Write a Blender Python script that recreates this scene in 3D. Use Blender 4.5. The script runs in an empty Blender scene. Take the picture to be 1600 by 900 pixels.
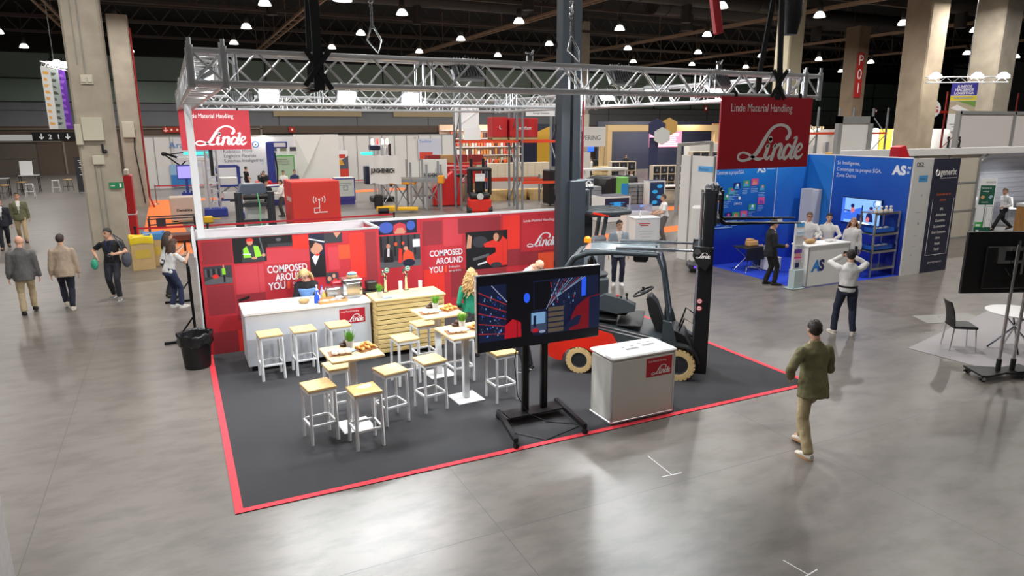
import bpy, bmesh, math, random
from math import sin, cos, pi, radians, sqrt, atan2
from mathutils import Vector, Matrix, noise
random.seed(7)
C = bpy.context.scene.collection
SC = bpy.context.scene

# ------------------------------------------------------------------ camera
CAM = Vector((-0.234, -7.365, 4.1))
def _cam():
    pt, yw, rl = radians(13.166), radians(25.924), radians(-0.107)
    fh = Vector((sin(yw), cos(yw), 0)); rt = Vector((cos(yw), -sin(yw), 0))
    fw = fh * cos(pt) + Vector((0, 0, -sin(pt))); up = rt.cross(fw)
    r2 = rt * cos(rl) + up * sin(rl); u2 = up * cos(rl) - rt * sin(rl)
    cd = bpy.data.cameras.new('camera'); cd.sensor_width = 36.0; cd.lens = 36.0 * 1075.79 / 1600.0
    cd.clip_start = 0.05; cd.clip_end = 300
    co = bpy.data.objects.new('camera', cd); C.objects.link(co)
    m = Matrix((r2, u2, -fw)).transposed().to_4x4(); m.translation = CAM
    co.matrix_world = m; SC.camera = co
_cam()

# ------------------------------------------------------------------ world, exposure
SC.view_settings.view_transform = 'Standard'; SC.view_settings.look = 'None'
SC.view_settings.exposure = 0.10; SC.view_settings.gamma = 1.0; SC.view_settings.use_curve_mapping = False
wd = bpy.data.worlds.new('hall_air'); SC.world = wd; wd.use_nodes = True
wd.node_tree.nodes['Background'].inputs[0].default_value = (1.0, 0.97, 0.93, 1)
wd.node_tree.nodes['Background'].inputs[1].default_value = 0.30

# ------------------------------------------------------------------ lights (hall lamps and stand floodlights have their light built here)
HALL_W = 300.0; FLOOD_W = 75.0
def area_light(name, loc, target, watts, sx, sy=None, col=(1, 1, 1), spread=180):
    ld = bpy.data.lights.new(name, 'AREA'); ld.energy = watts; ld.color = col
    ld.shape = 'RECTANGLE' if sy else 'DISK'; ld.size = sx
    if sy: ld.size_y = sy
    ld.spread = radians(spread)
    lo = bpy.data.objects.new(name, ld); C.objects.link(lo); lo.location = loc
    d = Vector(target) - Vector(loc); lo.rotation_euler = d.to_track_quat('-Z', 'Y').to_euler()
    return lo
HALL_GRID = [(4.7 + 7.05 * i, 3.5 + 9.1 * j, 10.0) for i in range(-2, 10) for j in range(-1, 7)]
for (lx, ly, lz) in HALL_GRID:
    if -12 < lx < 47 and ly < 62 and not (lx > 33 and ly < -5):
        area_light('hall_lamp_light', (lx, ly, lz - .22), (lx, ly, 0), HALL_W * (.32 if ly < 0 else 1.0), .42, None, (1.0, .97, .93), 168)
FLOODS = [  # position, aim point, lit side
    ((1.44, 5.95, 4.66), (1.3, 0.2, 1.0)), ((2.82, 5.95, 4.66), (2.9, 0.2, 1.0)), ((4.05, 5.95, 4.66), (4.3, .2, 1.0)),
    ((7.95, 5.0, 4.72), (5.2, 3.6, .8)), ((7.95, 3.4, 4.72), (5.6, 2.6, .8)), ((7.95, 1.8, 4.72), (5.4, 1.6, .8)),
    ((5.0, .28, 4.72), (4.6, 6.4, .9)), ((2.9, .28, 4.72), (2.6, 5.4, .8)), ((6.6, .28, 4.72), (6.4, 6.0, .9)),
    ((.32, 3.4, 4.72), (3.2, 4.0, 0.8)), ((.32, 1.9, 4.72), (3.0, 1.6, .6)),
    ((1.0, 6.25, 4.58), (.9, 10.2, 4.0))]
for i, (p, t) in enumerate(FLOODS):
    d = (Vector(t) - Vector(p)).normalized()
    area_light('flood_light', Vector(p) + d * .07, t, FLOOD_W * (1.4 if i < 3 else .9), .34, .24, (.93, .97, 1.0), 150)
# ------------------------------------------------------------------ materials
def lin(c):
    c = c / 255.0
    return c / 12.92 if c <= .04045 else ((c + .055) / 1.055) ** 2.4
def rgb(*c): return (lin(c[0]), lin(c[1]), lin(c[2]), 1)
MATS = {}
def mat(name, col, rough=.5, metal=0.0, emit=0.0, nz=0.0, nscale=8.0, bump=0.0, bscale=60.0, trans=0.0, alpha=1.0, spec=.5, coat=0.0, stretch=None):
    if name in MATS: return MATS[name]
    m = bpy.data.materials.new(name); m.use_nodes = True; t = m.node_tree; b = t.nodes['Principled BSDF']
    c = rgb(*col) if max(col) > 1.0001 else (*col[:3], 1)
    b.inputs['Base Color'].default_value = c; b.inputs['Roughness'].default_value = rough; b.inputs['Metallic'].default_value = metal
    b.inputs['Specular IOR Level'].default_value = spec
    if coat: b.inputs['Coat Weight'].default_value = coat
    if trans: b.inputs['Transmission Weight'].default_value = trans
    if alpha < 1: b.inputs['Alpha'].default_value = alpha
    if emit:
        b.inputs['Emission Color'].default_value = c; b.inputs['Emission Strength'].default_value = emit
    if nz or bump:
        tc = t.nodes.new('ShaderNodeTexCoord'); mp = t.nodes.new('ShaderNodeMapping'); t.links.new(tc.outputs['Object'], mp.inputs[0])
        if stretch: mp.inputs['Scale'].default_value = stretch
    if nz:
        n = t.nodes.new('ShaderNodeTexNoise'); n.inputs['Scale'].default_value = nscale; n.inputs['Detail'].default_value = 5
        t.links.new(mp.outputs[0], n.inputs['Vector'])
        r = t.nodes.new('ShaderNodeValToRGB'); r.color_ramp.elements[0].position = .3; r.color_ramp.elements[1].position = .7
        r.color_ramp.elements[0].color = tuple(x * (1 - nz) for x in c[:3]) + (1,)
        r.color_ramp.elements[1].color = tuple(min(1, x * (1 + nz)) for x in c[:3]) + (1,)
        t.links.new(n.outputs[0], r.inputs[0]); t.links.new(r.outputs[0], b.inputs['Base Color'])
    if bump:
        n2 = t.nodes.new('ShaderNodeTexNoise'); n2.inputs['Scale'].default_value = bscale; n2.inputs['Detail'].default_value = 4
        t.links.new(mp.outputs[0], n2.inputs['Vector'])
        bp = t.nodes.new('ShaderNodeBump'); bp.inputs['Strength'].default_value = bump; bp.inputs['Distance'].default_value = .02
        t.links.new(n2.outputs[0], bp.inputs['Height']); t.links.new(bp.outputs[0], b.inputs['Normal'])
    MATS[name] = m; return m
def wood(name, c1, c2, scale=6.0, axis=0, rough=.55):
    if name in MATS: return MATS[name]
    m = bpy.data.materials.new(name); m.use_nodes = True; t = m.node_tree; b = t.nodes['Principled BSDF']; b.inputs['Roughness'].default_value = rough
    tc = t.nodes.new('ShaderNodeTexCoord'); mp = t.nodes.new('ShaderNodeMapping'); t.links.new(tc.outputs['Object'], mp.inputs[0])
    s = [9.0, 9.0, 9.0]; s[axis] = .7; mp.inputs['Scale'].default_value = s
    n = t.nodes.new('ShaderNodeTexNoise'); n.inputs['Scale'].default_value = scale; n.inputs['Detail'].default_value = 6; n.inputs['Distortion'].default_value = .6
    t.links.new(mp.outputs[0], n.inputs['Vector'])
    r = t.nodes.new('ShaderNodeValToRGB'); r.color_ramp.elements[0].position = .36; r.color_ramp.elements[1].position = .66
    r.color_ramp.elements[0].color = rgb(*c1); r.color_ramp.elements[1].color = rgb(*c2)
    t.links.new(n.outputs[0], r.inputs[0]); t.links.new(r.outputs[0], b.inputs['Base Color'])
    MATS[name] = m; return m

# ------------------------------------------------------------------ mesh collector
I4 = Matrix.Identity(4)
def TR(x=0, y=0, z=0, rz=0, rx=0, ry=0):
    return Matrix.Translation((x, y, z)) @ Matrix.Rotation(radians(rz), 4, 'Z') @ Matrix.Rotation(radians(ry), 4, 'Y') @ Matrix.Rotation(radians(rx), 4, 'X')
class MB:
    def __init__(s, M=None): s.v = []; s.f = []; s.m = []; s.M = M or I4; s.mi = 0
    def add(s, vs, fs, mi=None, M=None):
        k = len(s.v); X = s.M if M is None else s.M @ M
        s.v += [X @ Vector(p) for p in vs]; s.f += [[i + k for i in f] for f in fs]; s.m += [s.mi if mi is None else mi] * len(fs)
    def box(s, c, d, b=0.0, mi=None, M=None):
        hx, hy, hz = d[0] / 2, d[1] / 2, d[2] / 2; h = (hx, hy, hz)
        b = min(b, min(h) * .95)
        if b <= 0:
            vs = [(c[0] + i * hx, c[1] + j * hy, c[2] + k * hz) for i in (-1, 1) for j in (-1, 1) for k in (-1, 1)]
            s.add(vs, [(0, 1, 3, 2), (4, 6, 7, 5), (0, 4, 5, 1), (2, 3, 7, 6), (0, 2, 6, 4), (1, 5, 7, 3)], mi, M); return
        vs = []; ix = {}
        for i in (-1, 1):
            for j in (-1, 1):
                for k in (-1, 1):
                    sg = (i, j, k)
                    for a in range(3):
                        p = [c[q] + sg[q] * (h[q] - (0 if q == a else b)) for q in range(3)]
                        ix[(sg, a)] = len(vs); vs.append(p)
        fs = []
        def orient(f):
            p = [Vector(vs[i]) for i in f]; n = (p[1] - p[0]).cross(p[2] - p[0]); ctr = sum(p, Vector()) / len(p) - Vector(c)
            return f if n.dot(ctr) > 0 else f[::-1]
        for a in range(3):
            u, w = [q for q in range(3) if q != a]
            for sa in (-1, 1):
                q = []
                for su, sw in ((-1, -1), (1, -1), (1, 1), (-1, 1)):
                    sg = [0, 0, 0]; sg[a] = sa; sg[u] = su; sg[w] = sw; q.append(ix[(tuple(sg), a)])
                fs.append(orient(q))
            for su in (-1, 1):
                for sw in (-1, 1):
                    sg0 = [0, 0, 0]; sg1 = [0, 0, 0]
                    sg0[a] = -1; sg1[a] = 1; sg0[u] = sg1[u] = su; sg0[w] = sg1[w] = sw
                    fs.append(orient([ix[(tuple(sg0), u)], ix[(tuple(sg1), u)], ix[(tuple(sg1), w)], ix[(tuple(sg0), w)]]))
        for i in (-1, 1):
            for j in (-1, 1):
                for k in (-1, 1): fs.append(orient([ix[((i, j, k), a)] for a in range(3)]))
        s.add(vs, fs, mi, M)
    def bx(s, x0, x1, y0, y1, z0, z1, b=0.0, mi=None, M=None):
        s.box(((x0 + x1) / 2, (y0 + y1) / 2, (z0 + z1) / 2), (abs(x1 - x0), abs(y1 - y0), abs(z1 - z0)), b, mi, M)
    def rings(s, R, n, cap=True, mi=None, M=None, closed=False):
        vs = [p for r in R for p in r]; fs = []; L = len(R)
        for i in range(L if closed else L - 1):
            a = i * n; b2 = ((i + 1) % L) * n
            for j in range(n):
                k = (j + 1) % n; fs.append((a + j, a + k, b2 + k, b2 + j))
        if cap and not closed: fs.append(tuple(range(n))[::-1]); fs.append(tuple((L - 1) * n + j for j in range(n)))
        s.add(vs, fs, mi, M)
    def path(s, pts, r, n=10, mi=None, M=None, closed=False, cap=True, sx=1.0, up=None):
        P = [Vector(p) for p in pts]; L = len(P); rr = r if isinstance(r, (list, tuple)) else [r] * L
        R = []; u = None
        for i in range(L):
            if closed: t = P[(i + 1) % L] - P[i - 1]
            else: t = P[min(i + 1, L - 1)] - P[max(i - 1, 0)]
            if t.length < 1e-9: t = Vector((0, 0, 1))
            t.normalize()
            if up is not None: u = Vector(up) - t * t.dot(Vector(up))
            elif u is None: u = t.orthogonal()
            else: u = u - t * u.dot(t)
            if u.length < 1e-6: u = t.orthogonal()
            u.normalize(); w = t.cross(u)
            R.append([P[i] + (u * cos(2 * pi * j / n) + w * sin(2 * pi * j / n) * sx) * rr[i] for j in range(n)])
        s.rings(R, n, cap, mi, M, closed)
    def tube(s, a, b, r, r1=None, n=10, mi=None, M=None): s.path([a, b], [r, r if r1 is None else r1], n, mi, M)
    def bar(s, a, b, w, h=None, mi=None, M=None, up=(0, 0, 1)):
        h = w if h is None else h; a = Vector(a); b = Vector(b); t = (b - a).normalized(); u = Vector(up) - t * t.dot(Vector(up))
        if u.length < 1e-5: u = t.orthogonal()
        u.normalize(); q = t.cross(u)
        R = [[p + u * (i * h / 2) + q * (j * w / 2) for (i, j) in ((-1, -1), (1, -1), (1, 1), (-1, 1))] for p in (a, b)]
        s.rings(R, 4, True, mi, M)
    def lathe(s, prof, n=20, mi=None, M=None, c=(0, 0, 0)):
        R = [[(c[0] + r * cos(2 * pi * j / n), c[1] + r * sin(2 * pi * j / n), c[2] + z) for j in range(n)] for (r, z) in prof]
        s.rings(R, n, True, mi, M)
    def sph(s, c, r, n=14, m=9, mi=None, M=None):
        if not isinstance(r, (tuple, list)): r = (r, r, r)
        R = []
        for i in range(m + 1):
            a = -pi / 2 + pi * (i + .02) / (m + .04) if 0 < i < m else (-pi / 2 * .995 if i == 0 else pi / 2 * .995)
            R.append([(c[0] + r[0] * cos(a) * cos(2 * pi * j / n), c[1] + r[1] * cos(a) * sin(2 * pi * j / n), c[2] + r[2] * sin(a)) for j in range(n)])
        s.rings(R, n, True, mi, M)
    def prism(s, poly, d, mi=None, M=None, mi_side=None):      # polygon in local XY, extruded 0..d along local Z
        n = len(poly); A = sum(poly[i][0] * poly[(i + 1) % n][1] - poly[(i + 1) % n][0] * poly[i][1] for i in range(n))
        if A < 0: poly = poly[::-1]
        vs = [(p[0], p[1], 0) for p in poly] + [(p[0], p[1], d) for p in poly]
        s.add(vs, [tuple(range(n))[::-1], tuple(range(n, 2 * n))], mi, M)
        s.add(vs, [(i, (i + 1) % n, n + (i + 1) % n, n + i) for i in range(n)], mi if mi_side is None else mi_side, M)
    def face(s, pts, mi=None, M=None): s.add(pts, [tuple(range(len(pts)))], mi, M)
    def build(s, name, mats, parent=None, sm=35, bevel=0):
        me = bpy.data.meshes.new(name); me.from_pydata([tuple(p) for p in s.v], [], s.f)
        if not isinstance(mats, (list, tuple)): mats = [mats]
        for q in mats: me.materials.append(q)
        if len(mats) > 1: me.polygons.foreach_set('material_index', s.m)
        me.validate(); me.update()
        if sm:
            me.polygons.foreach_set('use_smooth', [True] * len(me.polygons)); me.set_sharp_from_angle(angle=radians(sm))
        o = bpy.data.objects.new(name, me); C.objects.link(o)
        if parent: o.parent = parent
        if bevel:
            q = o.modifiers.new('bevel', 'BEVEL'); q.width = bevel; q.segments = 2; q.limit_method = 'ANGLE'; q.angle_limit = radians(40)
        return o
def tag(o, label, cat, group=None, kind=None):
    if label: o['label'] = label
    if cat: o['category'] = cat
    if group: o['group'] = group
    if kind: o['kind'] = kind
    return o
def thing(name, label, cat, loc=(0, 0, 0), rz=0, group=None):
    o = bpy.data.objects.new(name, None); C.objects.link(o); o.empty_display_size = .1
    o.location = loc; o.rotation_euler = (0, 0, radians(rz)); return tag(o, label, cat, group)
def copy_tree(o, loc=None, rz=None, label=None, parent=None):
    c = o.copy(); C.objects.link(c)
    if parent: c.parent = parent
    if loc is not None: c.location = loc
    if rz is not None: c.rotation_euler = (0, 0, radians(rz))
    if label: c['label'] = label
    for ch in [q for q in bpy.data.objects if q.parent == o]: copy_tree(ch, parent=c)
    return c
def struct(o): o['kind'] = 'structure'; return o
def text_mesh(txt, size, align='LEFT', shear=0.0, offset=0.0, spacing=1.0):
    cu = bpy.data.curves.new('t', 'FONT'); cu.body = txt; cu.size = size; cu.align_x = align; cu.shear = shear; cu.offset = offset
    cu.space_character = spacing; cu.resolution_u = 3; cu.fill_mode = 'BOTH'; cu.extrude = 0
    o = bpy.data.objects.new('t', cu); C.objects.link(o)
    dg = bpy.context.evaluated_depsgraph_get(); me = bpy.data.meshes.new_from_object(o.evaluated_get(dg))
    bpy.data.objects.remove(o); bpy.data.curves.remove(cu); return me
def frame(o, u, v):                                           # matrix with local X=u, Y=v, Z=u x v at o
    u = Vector(u).normalized(); v = Vector(v).normalized(); n = u.cross(v)
    m = Matrix((u, v, n)).transposed().to_4x4(); m.translation = Vector(o); return m
def put_text(mb, txt, size, F, x, y, mi=0, align='LEFT', shear=0.0, offset=0.0, sx=1.0, lift=.002, spacing=1.0):
    me = text_mesh(txt, size, align, shear, offset, spacing)
    mb.add([(x + p.co.x * sx, y + p.co.y, lift) for p in me.vertices], [tuple(p.vertices) for p in me.polygons], mi, F)
    bpy.data.meshes.remove(me)
def text_w(txt, size):
    me = text_mesh(txt, size); w = max([p.co.x for p in me.vertices] or [0]); bpy.data.meshes.remove(me); return w
RK = [0]
def ribbon(mb, pts, ws, F, mi=0, lift=.002, sub=6):
    RK[0] = (RK[0] + 1) % 9; lift += RK[0] * .00035
    P = [Vector((p[0], p[1], 0)) for p in pts]; L = len(P); Q = []; W = []
    for i in range(L - 1):
        p0, p1, p2, p3 = P[max(i - 1, 0)], P[i], P[i + 1], P[min(i + 2, L - 1)]
        for k in range(sub):
            t = k / sub
            Q.append(.5 * ((2 * p1) + (p2 - p0) * t + (2 * p0 - 5 * p1 + 4 * p2 - p3) * t * t + (3 * p1 - p0 - 3 * p2 + p3) * t ** 3)); W.append(ws[i] + (ws[i + 1] - ws[i]) * t)
    Q.append(P[-1]); W.append(ws[-1]); vs = []
    for i, q in enumerate(Q):
        t = (Q[min(i + 1, len(Q) - 1)] - Q[max(i - 1, 0)]).normalized(); nrm = Vector((-t.y, t.x, 0)) * W[i] / 2
        vs += [(q.x + nrm.x, q.y + nrm.y, lift), (q.x - nrm.x, q.y - nrm.y, lift)]
    mb.add(vs, [(2 * i + 1, 2 * i + 3, 2 * i + 2, 2 * i) for i in range(len(Q) - 1)], mi, F)
    for (q, w) in ((Q[0], W[0]), (Q[-1], W[-1])):
        mb.add([(q.x + w / 2 * cos(a * pi / 5), q.y + w / 2 * sin(a * pi / 5), lift + .00015) for a in range(10)], [tuple(range(10))], mi, F)
def script_logo(mb, F, x0, y0, w, mi=0, lift=.002):           # slanted brush wordmark, baseline at y0, total width w
    k = w / 680.0
    def T(pts): return [(x0 + (p[0] - 610) * k, y0 + (795 - p[1]) * k) for p in pts]
    def R(pts, ws): ribbon(mb, T(pts), [q * k for q in ws], F, mi, lift)
    R([(1105, 640), (1130, 610), (1122, 575), (1085, 548), (1025, 538), (965, 552), (915, 590), (868, 655), (820, 725), (775, 768), (715, 795), (655, 802), (618, 785), (622, 757), (660, 742), (710, 752), (765, 778), (820, 795), (868, 788)],
      [34, 36, 32, 24, 20, 24, 30, 38, 40, 34, 22, 18, 22, 20, 16, 18, 24, 28, 12])
    R([(888, 705), (918, 690), (905, 730), (892, 775), (915, 790), (945, 770)], [12, 30, 38, 38, 28, 8])
    R([(932, 640), (934, 652)], [42, 42])
    R([(965, 705), (995, 690), (978, 740), (958, 795)], [12, 30, 36, 36])
    R([(975, 750), (1010, 698), (1045, 688), (1052, 712), (1035, 770), (1052, 790), (1078, 772)], [14, 24, 30, 36, 36, 28, 8])
    R([(1165, 712), (1128, 690), (1092, 725), (1080, 770), (1100, 794), (1135, 772), (1165, 720)], [18, 24, 34, 36, 30, 20, 18])
    R([(1178, 640), (1210, 636), (1180, 715), (1158, 775), (1180, 790), (1205, 772)], [10, 26, 36, 36, 28, 8])
    R([(1218, 752), (1262, 725), (1275, 698), (1250, 686), (1220, 715), (1208, 765), (1232, 792), (1262, 785), (1290, 762)], [14, 16, 22, 20, 28, 36, 32, 22, 8])

# shared materials
M_white = mat('white_laminate', (232, 232, 230), .45, nz=.02, nscale=2)
M_whitemetal = mat('white_powder_coat', (228, 229, 230), .4)
M_alu = mat('aluminium_tube', (214, 216, 219), .3, .55)
M_black = mat('black_plastic', (22, 22, 24), .45, bump=.03)
M_blackmetal = mat('black_metal', (26, 27, 30), .35, .3)
M_dark = mat('charcoal_metal', (52, 58, 64), .42, .25, bump=.03)
M_pine = wood('pine_wood', (214, 172, 110), (232, 198, 140), 5, 0)
M_seatwood = wood('oak_seat', (208, 168, 104), (230, 196, 138), 5, 0)
M_chrome = mat('chrome', (210, 212, 215), .12, 1.0)
M_steel = mat('brushed_steel', (190, 192, 194), .25, .95, bump=.03)
M_concrete = mat('column_concrete', (166, 156, 140), .85, nz=.14, nscale=1.6, bump=.15, bscale=9)
M_lettering = mat('white_lettering', (245, 240, 238), .5)
M_red = mat('stand_red', (204, 22, 38), .5)
M_glow = mat('lamp_glow', (255, 250, 240), .5, emit=14)
M_paper = mat('white_paper', (240, 240, 240), .7)
# ------------------------------------------------------------------ floor
def floor_mat():
    m = bpy.data.materials.new('polished_concrete'); m.use_nodes = True; t = m.node_tree; b = t.nodes['Principled BSDF']; N = t.nodes.new; L = t.links.new
    tc = N('ShaderNodeTexCoord')
    n1 = N('ShaderNodeTexNoise'); n1.inputs['Scale'].default_value = .22; n1.inputs['Detail'].default_value = 4; n1.inputs['Roughness'].default_value = .5; n1.inputs['Distortion'].default_value = .1; L(tc.outputs['Object'], n1.inputs['Vector'])
    r1 = N('ShaderNodeValToRGB'); r1.color_ramp.interpolation = 'B_SPLINE'; r1.color_ramp.elements[0].position = .2; r1.color_ramp.elements[1].position = .8
    r1.color_ramp.elements[0].color = rgb(100, 94, 89); r1.color_ramp.elements[1].color = rgb(135, 128, 122); L(n1.outputs[0], r1.inputs[0])
    n2 = N('ShaderNodeTexNoise'); n2.inputs['Scale'].default_value = 1.6; n2.inputs['Detail'].default_value = 8; n2.inputs['Roughness'].default_value = .62; mp = N('ShaderNodeMapping'); mp.inputs['Rotation'].default_value = (0, 0, .5); mp.inputs['Scale'].default_value = (1, 2.2, 1); L(tc.outputs['Object'], mp.inputs[0]); L(mp.outputs[0], n2.inputs['Vector'])
    r2 = N('ShaderNodeValToRGB'); r2.color_ramp.interpolation = 'B_SPLINE'; r2.color_ramp.elements[0].position = .2; r2.color_ramp.elements[1].position = .85
    r2.color_ramp.elements[0].color = (.42, .41, .40, 1); r2.color_ramp.elements[1].color = (1.5, 1.5, 1.5, 1); L(n2.outputs[0], r2.inputs[0])
    mx = N('ShaderNodeMix'); mx.data_type = 'RGBA'; mx.blend_type = 'MULTIPLY'; mx.inputs[0].default_value = 1; L(r1.outputs[0], mx.inputs[6]); L(r2.outputs[0], mx.inputs[7])
    # saw-cut joints every few metres
    sp = N('ShaderNodeSeparateXYZ'); L(tc.outputs['Object'], sp.inputs[0])
    def joint(out, off, per, wdt):
        a = N('ShaderNodeMath'); a.operation = 'ADD'; a.inputs[1].default_value = off; L(out, a.inputs[0])
        w = N('ShaderNodeMath'); w.operation = 'PINGPONG'; w.inputs[1].default_value = per / 2; L(a.outputs[0], w.inputs[0])
        c = N('ShaderNodeMath'); c.operation = 'LESS_THAN'; c.inputs[1].default_value = wdt; L(w.outputs[0], c.inputs[0]); return c
    j1 = joint(sp.outputs[0], -2.47 + 44, 4.4, .006); j2 = joint(sp.outputs[1], 1.55 + 44, 4.4, .006)
    mm = N('ShaderNodeMath'); mm.operation = 'MAXIMUM'; L(j1.outputs[0], mm.inputs[0]); L(j2.outputs[0], mm.inputs[1])
    m2 = N('ShaderNodeMix'); m2.data_type = 'RGBA'; L(mm.outputs[0], m2.inputs[0]); L(mx.outputs[2], m2.inputs[6]); m2.inputs[7].default_value = rgb(96, 92, 88)
    L(m2.outputs[2], b.inputs['Base Color'])
    b.inputs['Roughness'].default_value = .34
    bp = N('ShaderNodeBump'); bp.inputs['Strength'].default_value = .10; bp.inputs['Distance'].default_value = .02; L(n2.outputs[0], bp.inputs['Height']); L(bp.outputs[0], b.inputs['Normal'])
    b.inputs['Specular IOR Level'].default_value = .55
    return m
mb = MB(); mb.bx(-40, 120, -25, 71, -.3, 0); struct(mb.build('floor', floor_mat(), sm=0))
M_ceil = mat('ceiling_black', (24, 22, 21), .9)
mb = MB(); mb.bx(-40, 120, -25, 71, 14.0, 14.3); struct(mb.build('ceiling', M_ceil, sm=0))

# ------------------------------------------------------------------ far wall of the hall (y = 68)
M_hgrey = mat('cladding_grey', (128, 130, 134), .7, nz=.04, nscale=.6)
M_hdark = mat('cladding_brown', (104, 88, 76), .7, nz=.06, nscale=.5)
M_hglass = mat('upper_glazing', (128, 146, 134), .35, spec=.5, nz=.06, nscale=.15)
M_frame = mat('glazing_frame', (34, 36, 36), .5)
M_beige = mat('door_surround', (150, 140, 128), .7)
mb = MB()
mb.bx(-40, 118, 68, 68.5, 10.6, 14, mi=0); mb.bx(-40, 118, 68, 68.5, 4.25, 6.3, mi=1); mb.bx(-40, 118, 68, 68.4, 3.5, 4.25, mi=2)
for (a, b2) in ((-40, -18.6), (-9.0, 8.2), (28.0, 36), (36.6, 44), (44.5, 62), (62.5, 118)): mb.bx(a, b2, 68, 68.4, 0, 3.5, mi=2)
mb.bx(-40, 118, 67.95, 68.0, 5.6, 5.63, mi=3)
for x in range(-38, 118, 8): mb.bx(x, x + .04, 67.96, 68, 4.25, 6.3, mi=3)
struct(mb.build('wall_back', [M_ceil, M_hgrey, M_hdark, M_frame], sm=0))
mb = MB(); mb.bx(-40, 118, 68.1, 68.3, 6.3, 10.6, mi=0)
for x in range(-39, 118, 6): mb.bx(x, x + .12, 67.98, 68.1, 6.3, 10.6, mi=1)
for z in (6.3, 8.3, 10.5): mb.bx(-40, 118, 67.97, 68.1, z, z + .1, mi=1)
struct(mb.build('window_1', [M_hglass, M_frame], sm=0))
mb = MB(); mb.bx(-18.6, -9.0, 68.1, 68.3, 0, 2.9); mb.bx(-18.6, -9.0, 68.05, 68.1, 1.4, 1.46); mb.bx(-11.0, -9, 68.0, 68.1, 0, 2.9, mi=1)
for x in (-18.7, -9.0): mb.bx(x, x + .14, 67.9, 68.2, 0, 3.4, mi=2)
mb.bx(-18.7, -8.9, 67.9, 68.2, 2.85, 3.0, mi=2)
struct(mb.build('door_1', [mat('shutter_bronze', (112, 102, 92), .6, nz=.04), M_hdark, M_beige], sm=0))
mb = MB(); mb.bx(8.2, 28, 68.2, 68.4, 0, 3.5); struct(mb.build('door_2', mat('passage_black', (24, 25, 34), .6), sm=0))
mb = MB()
for x in (8.2, 28, 36.3, 44.2, 62.2): mb.bx(x - .1, x + .1, 67.85, 68.0, 0, 4.3)
mb.bx(-40, 8.3, 67.85, 68, 3.95, 4.05); mb.bx(27.9, 118, 67.85, 68, 3.95, 4.05); struct(mb.build('trim_1', M_beige, sm=0))
# warm lobby behind glass between the grey bands
mb = MB()
for (a, b2) in ((9.5, 18.5), (22.0, 29.0)): mb.bx(a, b2, 67.8, 67.9, 5.2, 5.75)
o = mb.build('trim_2', mat('lobby_strip', (196, 176, 140), .6), sm=0); struct(o)
mb = MB(); mb.bx(-40, 118, -25.3, -25, 0, 14); struct(mb.build('wall_front', M_hgrey, sm=0))
# left and right hall walls far outside the view stay open dark cladding
mb = MB(); mb.bx(-40.3, -40, -25, 71, 0, 14); struct(mb.build('wall_left', M_hgrey, sm=0))
mb = MB(); mb.bx(118, 118.3, -25, 71, 0, 14); struct(mb.build('wall_right', M_hgrey, sm=0))

# ------------------------------------------------------------------ columns
M_jbox = mat('junction_box_cream', (196, 190, 170), .5)
M_conduit = mat('grey_conduit', (150, 148, 140), .5, .3)
def column(label, x, y, w, d, h, loc_mat=M_concrete, taper=0):
    t = thing('concrete_column', label, 'column', (x, y, 0), 0)
    mb = MB(); b2 = .06
    def ring(z, k): 
        a, c = w / 2 * k, d / 2 * k
        return [(-a + b2, -c, z), (a - b2, -c, z), (a, -c + b2, z), (a, c - b2, z), (a - b2, c, z), (-a + b2, c, z), (-a, c - b2, z), (-a, -c + b2, z)]
    zs = [0, h * .25, h * .5, h * .75, h]
    mb.rings([ring(z, 1 + taper * z / h) for z in zs], 8)
    mb.build('shaft', loc_mat, t, sm=30); return t
c1 = column('wide grey concrete column nearest the left edge, with a green exit plate', -2.2, 17.6, 1.0, 1.0, 13.9)
mb = MB()
for xx in (-.12, .02): mb.tube((xx, -.52, .2), (xx, -.52, 3.05), .018, n=8)
mb.tube((-.05, -.52, 5.6), (-.05, -.52, 13.5), .02, n=8); mb.tube((-.22, -.52, 5.9), (-.22, -.52, 13.5), .014, n=8); mb.build('conduit', M_conduit, c1)
mb = MB(); mb.bx(-.33, .22, -.62, -.5, 3.72, 4.4, .015); mb.build('electrical_cabinet', M_jbox, c1)
mb = MB(); mb.bx(-.52, -.34, -.6, -.5, 3.6, 4.2, .015); mb.bx(-.17, .14, -.58, -.5, 3.02, 3.28, .01); mb.build('junction_box', M_jbox, c1)
mb = MB(); mb.bx(-.2, .12, -.55, -.5, 5.35, 5.62, .01); mb.bx(-.18, -.06, -.58, -.55, 5.4, 5.55, .01); mb.bx(-.02, .1, -.58, -.55, 5.4, 5.55, .01); mb.build('socket_plate', M_jbox, c1)
mb = MB(); mb.bx(.1, .16, -.56, -.5, 3.35, 3.62); mb.sph((.19, -.56, 3.4), .06); mb.build('camera_fitting', M_black, c1)
mb = MB(); F = frame((.18, -.56, 2.3), (1, 0, 0), (0, 0, 1)); mb.bx(.17, .56, -.555, -.52, 2.28, 2.47); 
mb.box((.30, .07, .002), (.13, .025, .002), 0, 1, F @ TR(-.22 + .0)); mb.face([(.08, .1, .003), (.02, .07, .003), (.08, .04, .003)], 1, F); mb.bx(.45, .5, -.557, -.556, 2.31, 2.44, 0, 1)
mb.build('exit_plate', [mat('exit_green', (22, 130, 80), .5), M_lettering], c1)
c2 = column('second narrower concrete column just right of the first, red pipe at its side', -2.0, 34.5, .95, .95, 9.6)
mb = MB(); mb.bx(-.35, .2, -.62, -.47, 3.6, 4.4, .02); mb.build('electrical_cabinet', M_jbox, c2)
mb = MB(); mb.path([(.52, -.3, 9), (.52, -.3, .5), (.7, -.9, .04)], .05, 8); mb.build('red_pipe', mat('pipe_red', (150, 30, 34), .5), c2)
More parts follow.
